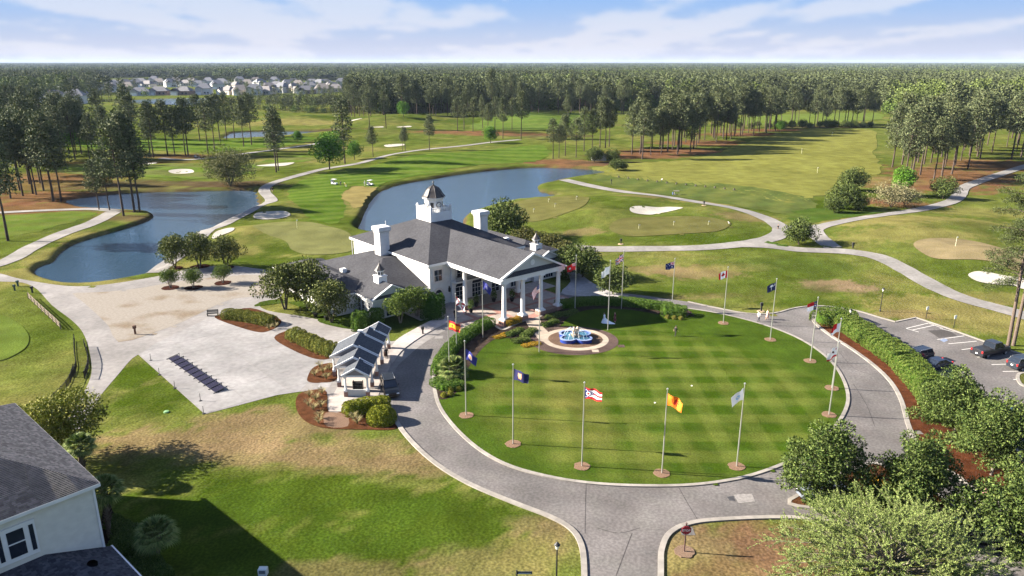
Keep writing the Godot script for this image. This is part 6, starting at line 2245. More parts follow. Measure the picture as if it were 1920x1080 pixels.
func flag_image(kind: String) -> Image:
	var w := 96
	var h := 64
	var im := Image.create(w, h, false, Image.FORMAT_RGB8)
	var red := Color(0.72, 0.06, 0.1)
	var blue := Color(0.04, 0.08, 0.36)
	match kind:
		"spain":
			im.fill(red)
			im.fill_rect(Rect2i(0, 16, w, 32), Color(0.98, 0.62, 0.08))
			disc(im, 32, 32, 8, Color(0.7, 0.2, 0.1))
		"florida":
			im.fill(Color(0.9, 0.88, 0.88))
			band(im, Vector2(0, 0), Vector2(w, h), 12, red)
			band(im, Vector2(0, h), Vector2(w, 0), 12, red)
			disc(im, 48, 32, 14, Color(0.75, 0.7, 0.6))
		"purple":
			im.fill(Color(0.16, 0.18, 0.5))
			disc(im, 48, 32, 13, Color(0.5, 0.5, 0.65))
		"seal_blue":
			im.fill(Color(0.14, 0.16, 0.48))
			disc(im, 44, 34, 17, Color(0.75, 0.7, 0.72))
			disc(im, 44, 34, 11, Color(0.85, 0.6, 0.45))
		"navy_arms":
			im.fill(Color(0.06, 0.08, 0.3))
			fill_poly(im, PackedVector2Array([Vector2(30, 14), Vector2(42, 20), Vector2(54, 12), Vector2(56, 34), Vector2(50, 52), Vector2(34, 52), Vector2(28, 34)]), Color(0.75, 0.55, 0.4))
			fill_poly(im, PackedVector2Array([Vector2(38, 22), Vector2(48, 22), Vector2(47, 38), Vector2(42, 44), Vector2(38, 38)]), Color(0.85, 0.75, 0.6))
		"ohio":
			im.fill(red)
			im.fill_rect(Rect2i(0, 13, w, 13), Color.WHITE)
			im.fill_rect(Rect2i(0, 38, w, 13), Color.WHITE)
			fill_poly(im, PackedVector2Array([Vector2(0, 0), Vector2(52, 32), Vector2(0, 64)]), blue)
			disc(im, 18, 32, 12, Color.WHITE)
			disc(im, 18, 32, 7, red)
			for q in [[6, 12], [6, 52], [14, 16], [14, 48], [33, 27], [33, 37], [40, 32]]:
				star(im, q[0], q[1], 4, Color.WHITE)
		"lion":
			im.fill(Color(0.9, 0.5, 0.05))
			var r := Color(0.62, 0.1, 0.05)
			fill_poly(im, PackedVector2Array([Vector2(36, 44), Vector2(44, 22), Vector2(52, 12), Vector2(58, 20), Vector2(54, 32), Vector2(60, 46), Vector2(54, 54), Vector2(48, 42), Vector2(42, 54)]), r)
			band(im, Vector2(52, 22), Vector2(70, 16), 5, r)
			band(im, Vector2(54, 30), Vector2(70, 30), 5, r)
			band(im, Vector2(34, 46), Vector2(28, 18), 4, r)
			band(im, Vector2(4, 4), Vector2(92, 4), 2, r)
			band(im, Vector2(4, 60), Vector2(92, 60), 2, r)
		"white_crest":
			im.fill(Color(0.93, 0.92, 0.9))
			disc(im, 46, 34, 13, Color(0.62, 0.76, 0.86))
			band(im, Vector2(36, 46), Vector2(58, 26), 4, Color(0.85, 0.85, 0.8))
		"white":
			im.fill(Color(0.92, 0.92, 0.92))
			band(im, Vector2(30, 30), Vector2(70, 34), 5, Color(0.7, 0.75, 0.8))
		"california":
			im.fill(Color(0.92, 0.91, 0.89))
			im.fill_rect(Rect2i(0, 52, w, 12), red)
			star(im, 14, 12, 7, red)
			fill_poly(im, PackedVector2Array([Vector2(26, 38), Vector2(30, 26), Vector2(44, 22), Vector2(60, 20), Vector2(70, 26), Vector2(66, 38), Vector2(60, 32), Vector2(40, 33), Vector2(36, 40)]), Color(0.35, 0.24, 0.18))
		"red_white":
			im.fill(red)
			im.fill_rect(Rect2i(0, 40, w, 24), Color(0.9, 0.9, 0.9))
			im.fill_rect(Rect2i(0, 0, 30, h), Color(0.85, 0.84, 0.86))
		"carolina":
			im.fill(Color.WHITE)
			im.fill_rect(Rect2i(0, 0, w, 30), red)
			im.fill_rect(Rect2i(0, 0, 38, h), blue)
			star(im, 19, 32, 10, Color.WHITE)
			im.fill_rect(Rect2i(7, 12, 24, 4), Color(0.8, 0.7, 0.3))
			im.fill_rect(Rect2i(7, 48, 24, 4), Color(0.8, 0.7, 0.3))
		"palmetto":
			im.fill(Color(0.04, 0.1, 0.3))
			band(im, Vector2(48, 26), Vector2(48, 56), 4, Color.WHITE)
			for k in 7:
				band(im, Vector2(48, 26), Vector2(48, 26) + Vector2.from_angle(PI + PI * k / 6.0) * 16, 4, Color.WHITE)
			disc(im, 16, 14, 8, Color.WHITE)
			disc(im, 19, 11, 7, Color(0.04, 0.1, 0.3))
		"canada":
			im.fill(Color.WHITE)
			im.fill_rect(Rect2i(0, 0, 24, h), red)
			im.fill_rect(Rect2i(72, 0, 24, h), red)
			fill_poly(im, PackedVector2Array([Vector2(48, 10), Vector2(52, 19), Vector2(57, 16), Vector2(56, 27), Vector2(64, 25), Vector2(66, 32), Vector2(57, 42), Vector2(49, 42), Vector2(49, 54), Vector2(47, 54), Vector2(47, 42), Vector2(39, 42), Vector2(30, 32), Vector2(32, 25), Vector2(40, 27), Vector2(39, 16), Vector2(44, 19)]), red)
		"australia":
			im.fill(blue)
			union_jack(im, 46, 32)
			for q in [[24, 48, 9], [72, 12, 5], [60, 28, 5], [84, 24, 5], [72, 54, 5], [77, 34, 3]]:
				star(im, q[0], q[1], q[2], Color.WHITE)
		"union":
			union_jack(im, w, h)
		"ensign":
			im.fill(red)
			union_jack(im, 40, 28)
			disc(im, 68, 32, 9, Color(0.9, 0.88, 0.85))
		"stripes":
			for k in 13:
				im.fill_rect(Rect2i(0, k * h / 13, w, h / 13 + 1), red if k % 2 == 0 else Color.WHITE)
			im.fill_rect(Rect2i(0, 0, 40, 34), blue)
			for y in 5:
				for x in 6:
					im.fill_rect(Rect2i(4 + x * 6, 4 + y * 6, 2, 2), Color.WHITE)
	im.generate_mipmaps()
	return im

# droop 0 flies level, 1 hangs; heading is the way the cloth flies
func flagpole(px: float, py: float, top_py: float, kind: String, heading: float, droop: float, label: String, half := 0.0, ring := true, size := 1.0) -> void:
	var at := gp(px, py)
	# height from the picture: the pole stands on the lawn and its top shows at top_py
	var y := -(top_py - 540.0) / FOC
	var ry := y * cos(PITCH) - sin(PITCH)
	var rz := -cos(PITCH) - y * sin(PITCH)
	var h := CAM_H + ry * at.z / rz
	var t := thing("flagpole", label, "flagpole", at, 0, "flagpoles round the lawn")
	var mb := MB.new()
	mb.col = Color.WHITE
	mb.tube([Vector3.ZERO, Vector3(0, h * 0.5, 0), Vector3(0, h, 0)], [0.075, 0.065, 0.04], 10)
	var pole := part(mb, "pole", M.steel, t)
	mb = MB.new()
	mb.col = Color.WHITE
	mb.lathe(Vector3(0, h, 0), [[0.03, -0.02], [0.1, 0.06], [0.1, 0.14], [0.0, 0.22]], 10)
	part(mb, "finial", M.steel, pole)
	if ring:
		mb = MB.new()
		mb.col = Color(0.52, 0.33, 0.22)
		var rg := PackedVector2Array()
		var r0 := RandomNumberGenerator.new()
		r0.seed = int(px)
		for k in 18:
			rg.append(Vector2.from_angle(TAU * k / 18) * r0.randf_range(0.78, 0.92))
		mb.prism(rg, 0.0, 0.15)
		part(mb, "stone_ring", M.gravel, t)
	# cloth
	var fl := MB.new()
	var L := 1.95 * size
	var W := 1.25 * size
	var nx := 16
	var ny := 8
	var d := Vector3(cos(heading), 0, -sin(heading))
	var s := Vector3(d.z, 0, -d.x)
	var top := h - 0.35 - half
	var g := []
	for i in nx + 1:
		var f := float(i) / nx
		var wave := sin(f * 7.5 + px) * 0.16 * f + sin(f * 13.0 + px * 2.0) * 0.06 * f
		var col := []
		for j in ny + 1:
			var e := float(j) / ny
			var run := L * f * (1.0 - droop * 0.45)
			var fall := L * droop * (0.35 * f + 0.45 * f * f) + 0.05 * sin(f * 9.0 + e * 2.0)
			var q := d * (0.09 + run - droop * e * 0.25 * f) + s * (wave * (1.0 - 0.4 * e) + 0.1 * sin(f * 6.0 + e * 3.0 + px) * droop)
			q.y = top - e * W * (1.0 - 0.12 * f) - fall
			col.append(q)
		g.append(col)
	for i in nx:
		for j in ny:
			var a: Vector3 = g[i][j]
			var b: Vector3 = g[i + 1][j]
			var c: Vector3 = g[i + 1][j + 1]
			var e: Vector3 = g[i][j + 1]
			var n := (c - a).cross(b - e).normalized()
			for q in [[a, i, j], [b, i + 1, j], [c, i + 1, j + 1], [a, i, j], [c, i + 1, j + 1], [e, i, j + 1]]:
				fl.v.append(q[0])
				fl.n.append(n)
				fl.c.append(Color.WHITE)
				fl.t.append(Vector2(float(q[1]) / nx, float(q[2]) / ny))
	var m := mat(Color.WHITE, 0.75, {"tex": ImageTexture.create_from_image(flag_image(kind)), "back": Color(0.4, 0.4, 0.4)})
	part(fl, "flag", m, t)

func build_flags() -> void:
	flagpole(843, 705, 595, "spain", -0.5, 0.3, "flagpole with a red and orange flag over the bushy palm", 0.0, false)
	flagpole(856.5, 660, 552, "florida", -0.2, 0.75, "flagpole with a limp white flag crossed in red", 0.0, false)
	flagpole(905.5, 634, 522, "purple", -0.2, 0.8, "flagpole with a limp violet blue flag before the portico", 0.0, false)
	flagpole(874, 780, 641, "seal_blue", -0.25, 0.7, "flagpole with a limp blue flag and pale seal beside the palm hedge", 0.5)
	flagpole(962, 834, 685, "navy_arms", -0.55, 0.22, "flagpole with a navy flag bearing a tan coat of arms")
	flagpole(1091, 876, 719, "ohio", -0.5, 0.1, "flagpole with a swallow striped red and white flag and blue triangle")
	flagpole(1241, 889, 731, "lion", -0.6, 0.4, "flagpole with a yellow flag bearing a red lion")
	flagpole(1381, 876, 721, "white_crest", PI + 0.5, 0.5, "flagpole with a white flag and light blue crest")
	flagpole(1554, 779, 643, "california", PI + 0.5, 0.4, "flagpole with a white flag over a red stripe at the bend")
	flagpole(1559.5, 729, 599, "red_white", PI + 0.5, 0.3, "flagpole with a red and white flag behind the striped white one")
	flagpole(1519, 678, 559, "carolina", PI + 0.5, 0.15, "flagpole with a red and white flag and a starred blue field")
	flagpole(1444, 638, 524, "palmetto", PI + 0.5, 0.3, "flagpole with a dark blue flag bearing a white palm")
	flagpole(1356, 607, 502, "canada", PI + 0.5, 0.25, "flagpole with a red maple leaf flag")
	flagpole(1260, 572, 486, "australia", PI + 0.5, 0.15, "flagpole with a blue starred flag and small crosses", 0.0, false)
	flagpole(1165, 580, 472, "union", PI + 0.5, 0.5, "flagpole with a flag of red and white crosses on blue", 0.0, false)
	flagpole(1139.5, 620, 490, "white", PI + 0.5, 0.5, "flagpole with a plain white flag before the round shrub", 0.35, false)
	flagpole(1078, 582, 480, "ensign", PI + 0.5, 0.35, "flagpole with a plain red flag and pale mark by the portico", 0.7, false)
	flagpole(1011, 661, 527, "stripes", PI + 0.5, 0.85, "flagpole with the limp stars and stripes before the portico", 0.0, false)

# ---------------------------------------------------------------- people
# bones: [a, b, ra, rb, colour]; one skin over them all
var skins := {}
func body_mesh(bones: Array, cell: float, key := "") -> ArrayMesh:
	if not skins.has(key) or key == "":
		skins[key] = body_skin(bones, cell)
	var mb := MB.new()
	for q in skins[key]:
		mb.col = bones[q[4]][4]
		mb.quad(q[0], q[1], q[2], q[3])
	return mb.mesh(M.person)

func body_skin(bones: Array, cell: float) -> Array:
	var lo := Vector3(9, 9, 9)
	var hi := Vector3(-9, -9, -9)
	for b in bones:
		for k in 2:
			var q: Vector3 = b[k]
			var rr: float = maxf(b[2], b[3]) + cell * 2.0
			lo = lo.min(q - Vector3.ONE * rr)
			hi = hi.max(q + Vector3.ONE * rr)
	var n := Vector3i((hi - lo) / cell) + Vector3i.ONE * 2
	var f := PackedFloat32Array()
	f.resize(n.x * n.y * n.z)
	f.fill(1.0)
	for b in bones:
		var a: Vector3 = b[0]
		var e: Vector3 = b[1]
		var ba := e - a
		var bl := maxf(ba.length_squared(), 1e-6)
		var rr: float = maxf(b[2], b[3]) + 0.09
		var l0 := Vector3i((a.min(e) - Vector3.ONE * rr - lo) / cell).clamp(Vector3i.ZERO, n - Vector3i.ONE)
		var l1 := Vector3i((a.max(e) + Vector3.ONE * rr - lo) / cell).clamp(Vector3i.ZERO, n - Vector3i.ONE)
		for z in range(l0.z, l1.z + 1):
			for y in range(l0.y, l1.y + 1):
				for x in range(l0.x, l1.x + 1):
					var p := lo + Vector3(x, y, z) * cell
					var t := clampf((p - a).dot(ba) / bl, 0.0, 1.0)
					var d: float = p.distance_to(a + ba * t) - lerpf(b[2], b[3], t)
					var i := x + n.x * (y + n.y * z)
					var k := 0.03
					var h := maxf(k - absf(f[i] - d), 0.0) / k
					f[i] = minf(f[i], d) - h * h * k * 0.25
	var id := {}
	var vp := PackedVector3Array()
	for z in n.z - 1:
		for y in n.y - 1:
			for x in n.x - 1:
				var s := Vector3.ZERO
				var c := 0
				var base := x + n.x * (y + n.y * z)
				for e in [[0, 1], [2, 3], [4, 5], [6, 7], [0, 2], [1, 3], [4, 6], [5, 7], [0, 4], [1, 5], [2, 6], [3, 7]]:
					var ia: int = base + (e[0] & 1) + n.x * (((e[0] >> 1) & 1) + n.y * (e[0] >> 2))
					var ib: int = base + (e[1] & 1) + n.x * (((e[1] >> 1) & 1) + n.y * (e[1] >> 2))
					if (f[ia] < 0.0) != (f[ib] < 0.0):
						var t := f[ia] / (f[ia] - f[ib])
						var va := Vector3(e[0] & 1, (e[0] >> 1) & 1, e[0] >> 2)
						var vb := Vector3(e[1] & 1, (e[1] >> 1) & 1, e[1] >> 2)
						s += va.lerp(vb, t)
						c += 1
				if c:
					id[base] = vp.size()
					vp.append(lo + (Vector3(x, y, z) + s / c) * cell)
	var quads := []
	for base in id:
		var x: int = base % n.x
		var y: int = (base / n.x) % n.y
		var z: int = base / (n.x * n.y)
		if x < 1 or y < 1 or z < 1:
			continue
		var st := [1, n.x, n.x * n.y]
		for ax in 3:
			var u: int = st[(ax + 1) % 3]
			var w: int = st[(ax + 2) % 3]
			if (f[base] < 0.0) != (f[base + st[ax]] < 0.0):
				if id.has(base - u) and id.has(base - w) and id.has(base - u - w):
					quads.append([id[base], id[base - u], id[base - u - w], id[base - w], f[base] < 0.0])
	var out := []
	for q in quads:
		var mid := (vp[q[0]] + vp[q[2]]) * 0.5
		var best := 9.0
		var which := 0
		for k in bones.size():
			var bn: Array = bones[k]
			var g := Geometry3D.get_closest_point_to_segment(mid, bn[0], bn[1])
			var dd: float = mid.distance_to(g) - maxf(bn[2], bn[3])
			if dd < best:
				best = dd
				which = k
		if q[4]:
			out.append([vp[q[0]], vp[q[1]], vp[q[2]], vp[q[3]], which])
		else:
			out.append([vp[q[0]], vp[q[3]], vp[q[2]], vp[q[1]], which])
	return out

# pose: "stand", "walk", "bend"; outfit colours
func person(at: Vector3, turn: float, pose: String, top: Color, legs: Color, hair: Color, label: String, skirt := false, hat := false) -> void:
	var sk := Color(0.42, 0.24, 0.16)
	var B := []
	var hip := Vector3(0, 0.92, 0)
	var chest := Vector3(0, 1.32, 0.02)
	var neck := Vector3(0, 1.5, 0.02)
	var head := Vector3(0, 1.64, 0.04)
	var swing := 0.0
	if pose == "walk":
		swing = 0.24
	if pose == "bend":
		chest = Vector3(0, 1.22, 0.24)
		neck = Vector3(0, 1.36, 0.34)
		head = Vector3(0, 1.44, 0.46)
	B.append([hip, chest, 0.145, 0.165, top])
	B.append([chest + Vector3(-0.13, 0.06, 0), chest + Vector3(0.13, 0.06, 0), 0.085, 0.085, top])
	B.append([neck - Vector3(0, 0.06, 0), neck + Vector3(0, 0.04, 0.01), 0.055, 0.055, sk])
	B.append([head - Vector3(0, 0.05, -0.01), head + Vector3(0, 0.045, 0), 0.082, 0.092, sk])
	B.append([head + Vector3(0, 0.06, -0.025), head + Vector3(0, 0.03, -0.045), 0.09, 0.085, hair])
	B.append([head + Vector3(0, -0.01, 0.08), head + Vector3(0, -0.03, 0.1), 0.018, 0.018, sk])
	for s in [-1, 1]:
		var z: float = swing * s
		B.append([hip + Vector3(0.09 * s, 0, 0), Vector3(0.1 * s, 0.5, z * 0.7 + 0.04), 0.095, 0.068, legs])
		B.append([Vector3(0.1 * s, 0.5, z * 0.7 + 0.04), Vector3(0.1 * s, 0.1, z), 0.062, 0.045, legs if not skirt else sk])
		B.append([Vector3(0.1 * s, 0.05, z - 0.03), Vector3(0.11 * s, 0.035, z + 0.15), 0.045, 0.035, Color(0.04, 0.035, 0.03)])
		var sh := chest + Vector3(0.2 * s, 0.1, 0)
		var el := sh + Vector3(0.06 * s, -0.27, -z * 0.5 - 0.02)
		var wr := el + Vector3(-0.02 * s, -0.22, 0.08 - z * 0.4)
		if pose == "bend":
			el = sh + Vector3(0.03 * s, -0.25, 0.1)
			wr = Vector3(0.04 * s, el.y - 0.22, el.z + 0.12)
		B.append([sh, el, 0.055, 0.044, top])
		B.append([el, wr, 0.042, 0.03, sk])
		# palm, four fingers, thumb
		B.append([wr, wr + Vector3(0, -0.07, 0.015), 0.032, 0.036, sk])
		for k in 4:
			var o := Vector3(0.0, -0.08, -0.025 + k * 0.018)
			B.append([wr + o, wr + o + Vector3(-0.01 * s, -0.07 - 0.01 * (k % 2), 0.02), 0.011, 0.009, sk])
		B.append([wr + Vector3(0, -0.04, 0.03), wr + Vector3(0, -0.09, 0.06), 0.012, 0.01, sk])
	if skirt:
		B.append([hip + Vector3(0, 0.03, 0), Vector3(0, 0.5, 0.02), 0.15, 0.23, legs])
	var t := thing("person", label, "person", at, turn)
	part_mesh(body_mesh(B, 0.035, pose + str(skirt)), "body", t)
	if hat:
		var mb := MB.new()
		mb.col = hair
		mb.lathe(head + Vector3(0, 0.09, -0.01), [[0.17, 0.0], [0.11, 0.02], [0.1, 0.09], [0.0, 0.11]], 14)
		part(mb, "hat", M.person, t)

func build_people() -> void:
	var dk := Color(0.02, 0.018, 0.016)
	person(gp(1153, 605), -1.2, "stand", Color(0.16, 0.03, 0.04), Color(0.16, 0.03, 0.04), Color(0.05, 0.025, 0.018), "person in a dark red dress facing the bride on the lawn", true)
	# bride with a long train
	var at := gp(1133, 606)
	person(at, 1.4, "stand", Color(0.72, 0.74, 0.78), Color(0.72, 0.74, 0.78), dk, "person in a long white wedding dress with train on the lawn", true)
	var b := get_child(get_child_count() - 1)
	var mb := MB.new()
	mb.col = Color(0.74, 0.76, 0.8)
	var prev := []
	for i in 9:
		var f := i / 8.0
		var ring := []
		for k in 18:
			var an := TAU * k / 18
			var rr := lerpf(0.16, 0.5, f) * (1.0 + 0.06 * sin(an * 7.0) * f)
			var back := maxf(0.0, cos(an)) * f * f * 1.3
			ring.append(Vector3(sin(an) * rr, lerpf(1.0, 0.11, f), -cos(an) * rr - back))
		if i:
			for k in 18:
				var j := (k + 1) % 18
				mb.quad(prev[k], ring[k], ring[j], prev[j])
		prev = ring
	part(mb, "gown_skirt", M.person, b)
	b.rotation.y = -1.9
	person(gp(1266, 631), 2.2, "walk", dk, dk, dk, "person in black crossing the flag lawn alone")
	person(gp(1422, 603), 1.9, "walk", Color(0.75, 0.74, 0.72), Color(0.03, 0.03, 0.04), dk, "person in white shirt and dark trousers walking on the drive")
	person(gp(1438, 599), 1.6, "walk", Color(0.55, 0.36, 0.3), Color(0.55, 0.36, 0.3), Color(0.12, 0.06, 0.03), "person in a pale pink dress walking on the drive", true)
	person(gp(1845, 934), -0.6, "bend", Color(0.68, 0.36, 0.36), Color(0.66, 0.34, 0.34), Color(0.6, 0.3, 0.28), "person in pink bending beside the red mulch", true)
	person(gp(639, 349), 0.4, "stand", Color(0.08, 0.1, 0.14), Color(0.05, 0.05, 0.06), dk, "golfer in dark clothes between cart and yellow shirt", false, true)
	person(gp(649, 351), -0.9, "bend", Color(0.6, 0.55, 0.08), Color(0.5, 0.48, 0.42), Color(0.6, 0.58, 0.55), "golfer in a yellow shirt on the striped fairway", false, true)
	person(gp(684, 349), 1.0, "stand", Color(0.65, 0.65, 0.66), Color(0.4, 0.38, 0.34), Color(0.6, 0.6, 0.6), "golfer in white beside the single cart by the bank", false, true)
	person(gp(511, 361), 0.2, "walk", dk, Color(0.35, 0.25, 0.16), dk, "golfer in a black top on the curling cart path")
	person(gp(1240, 342), 1.2, "bend", Color(0.7, 0.7, 0.7), Color(0.04, 0.04, 0.05), dk, "golfer in a white shirt swinging on the range tee")
	person(gp(1368, 427), -1.6, "bend", Color(0.6, 0.6, 0.6), Color(0.05, 0.05, 0.06), Color(0.5, 0.5, 0.5), "golfer crouched on the practice green in a pale top", false, true)
	person(gp(1458, 434), 0.3, "walk", dk, dk, dk, "person in black on the path fork by the round tree")
	person(gp(725, 673), 0.5, "stand", dk, dk, dk, "person in dark clothes standing by a pavilion post")
	person(gp(853, 598), 0.7, "stand", dk, dk, dk, "valet in black on the kerb by the portico column")

# ---------------------------------------------------------------- vehicles
# profile: [[z, y_low, y_belt, half width, roof y or 0]...] swept from the tail to the nose along -z..+z
func make_car(called: String, label: String, col: Color, kind: String, at: Vector3, turn: float, group := "") -> Node3D:
	var t := thing(called, label, "car" if kind != "pickup" else "truck", at, turn, group)
	var L := 4.9
	var W := 0.95
	var top := 1.72
	if kind == "sedan":
		top = 1.45
		W = 0.91
	if kind == "pickup":
		L = 5.8
		W = 1.0
		top = 1.92
	var h := L * 0.5
	# belt line height along the car, tail to nose
	var st := []
	match kind:
		"sedan":
			st = [[-1.0, 0.72, 0.86], [-0.97, 0.92, 0.95], [-0.7, 1.0, 1.0], [-0.3, 1.0, 1.0], [0.35, 0.95, 1.0], [0.75, 0.84, 0.97], [0.95, 0.72, 0.9], [1.0, 0.55, 0.82]]
		"pickup":
			st = [[-1.0, 1.08, 0.97], [-0.98, 1.15, 1.0], [-0.25, 1.15, 1.0], [0.1, 1.17, 1.0], [0.5, 1.17, 1.0], [0.75, 1.12, 1.0], [0.96, 1.05, 0.97], [1.0, 0.75, 0.9]]
		_:
			st = [[-1.0, 0.95, 0.9], [-0.97, 1.06, 0.97], [-0.6, 1.08, 1.0], [0.0, 1.06, 1.0], [0.4, 1.04, 1.0], [0.75, 0.98, 0.98], [0.95, 0.86, 0.92], [1.0, 0.6, 0.84]]
	var mb := MB.new()
	mb.col = col
	var prev := []
	for s in st:
		var z: float = s[0] * h
		var w: float = W * s[2]
		var y: float = s[1]
		var ring := [Vector3(-w * 0.93, 0.3, z), Vector3(-w, 0.5, z), Vector3(-w, y * 0.8, z), Vector3(-w * 0.95, y - 0.04, z), Vector3(-w * 0.84, y, z), Vector3(0, y + 0.03, z), Vector3(w * 0.84, y, z), Vector3(w * 0.95, y - 0.04, z), Vector3(w, y * 0.8, z), Vector3(w, 0.5, z), Vector3(w * 0.93, 0.3, z)]
		if prev.size():
			for k in ring.size() - 1:
				mb.quad(prev[k], ring[k], ring[k + 1], prev[k + 1])
		else:
			for k in range(1, ring.size() - 1):
				mb.tri(ring[0], ring[k], ring[k + 1])
		prev = ring
	for k in range(1, prev.size() - 1):
		mb.tri(prev[0], prev[k + 1], prev[k])
	var body := part(mb, "body", M.car_paint, t)
	# cabin: glass band with a painted roof
	var cab: Array
	match kind:
		"sedan":
			cab = [-0.78, -0.42, 0.12, 0.5]
		"pickup":
			cab = [-0.18, -0.13, 0.34, 0.56]
		_:
			cab = [-0.96, -0.82, 0.1, 0.46]
	var by: float = 0.99 if kind == "sedan" else (1.15 if kind == "pickup" else 1.05)
	var lo := [cab[0] * h, cab[3] * h]
	var hi := [cab[1] * h, cab[2] * h]
	var wl := W * 0.9
	var wh := W * 0.78
	var g := MB.new()
	var q := [Vector3(-wl, by - 0.02, lo[0]), Vector3(wl, by - 0.02, lo[0]), Vector3(wl, by - 0.02, lo[1]), Vector3(-wl, by - 0.02, lo[1])]
	var p := [Vector3(-wh, top - 0.05, hi[0]), Vector3(wh, top - 0.05, hi[0]), Vector3(wh, top - 0.05, hi[1]), Vector3(-wh, top - 0.05, hi[1])]
	for k in 4:
		var j := (k + 1) % 4
		g = MB.new()
		g.quad(q[j], p[j], p[k], q[k])
		part(g, ["rear_window", "side_window", "windscreen", "side_window"][k], M.glass, t)
	mb = MB.new()
	mb.col = col
	mb.xf = Transform3D(Basis(), Vector3(0, top - 0.03, (hi[0] + hi[1]) * 0.5))
	mb.box(Vector3.ZERO, Vector3(wh * 2.06, 0.09, hi[1] - hi[0] + 0.12), 0.035)
	mb.xf = Transform3D.IDENTITY
	for k in 4:
		mb.tube([q[k], p[k]], [0.045, 0.04], 5)
	for s in [-1, 1]:
		var zc := lerpf(hi[0], hi[1], 0.48)
		mb.tube([Vector3(s * (wl + 0.005), by, zc), Vector3(s * (wh + 0.005), top - 0.05, zc)], [0.045, 0.04], 5)
	part(mb, "cabin_roof", M.car_paint, body)
	for s in [-1, 1]:
		mb = MB.new()
		mb.col = col
		mb.box(Vector3(s * (W + 0.08), by + 0.06, lo[1] - 0.55), Vector3(0.18, 0.14, 0.1), 0.03)
		part(mb, "mirror", M.car_paint, t)
		mb = MB.new()
		mb.box(Vector3(s * W * 0.7, (0.7 if kind != "pickup" else 0.9), h * 0.965), Vector3(0.34, 0.16, 0.14), 0.03)
		part(mb, "headlight", M.lamp_white, t)
		mb = MB.new()
		mb.box(Vector3(s * W * 0.82, (0.82 if kind == "sedan" else 0.95), -h * 0.985), Vector3(0.22, 0.34, 0.12), 0.03)
		part(mb, "tail_light", M.lamp_red, t)
		for z in [-0.62, 0.64]:
			var wr := 0.39 if kind == "pickup" else 0.34
			mb = MB.new()
			mb.xf = Transform3D(Basis(Vector3.BACK, -PI / 2 * s), Vector3(s * (W - 0.13), wr, z * h))
			mb.lathe(Vector3.ZERO, [[wr * 0.62, -0.12], [wr * 0.95, -0.12], [wr, -0.07], [wr, 0.08], [wr * 0.95, 0.14], [wr * 0.66, 0.145]], 20)
			var wh2 := part(mb, "wheel", M.tyre, t)
			mb = MB.new()
			mb.xf = Transform3D(Basis(Vector3.BACK, -PI / 2 * s), Vector3(s * (W - 0.13), wr, z * h))
			mb.lathe(Vector3.ZERO, [[wr * 0.66, 0.14], [wr * 0.6, 0.1], [wr * 0.2, 0.12], [0.0, 0.13]], 20)
			part(mb, "rim", M.rim, wh2)
	mb = MB.new()
	mb.box(Vector3(0, 0.7, h * 0.985), Vector3(W * 0.9, 0.26, 0.06), 0.02)
	part(mb, "grille", M.dark, t)
	mb = MB.new()
	mb.col = Color(0.75, 0.75, 0.75)
	mb.box(Vector3(0, 0.75 if kind != "pickup" else 0.6, -h - 0.005), Vector3(0.32, 0.16, 0.02))
	part(mb, "number_plate", M.plain, t)
	if kind == "pickup":
		mb = MB.new()
		mb.box(Vector3(0, 1.185, -h * 0.6), Vector3(1.62, 0.03, h * 0.74))
		part(mb, "bed_cover", M.dark, t)
	if kind == "suv":
		for s in [-1, 1]:
			mb = MB.new()
			mb.box(Vector3(s * wh * 0.92, top + 0.06, (hi[0] + hi[1]) * 0.5), Vector3(0.05, 0.05, hi[1] - hi[0] - 0.2), 0.015)
			part(mb, "roof_rail", M.steel, t)
	return t

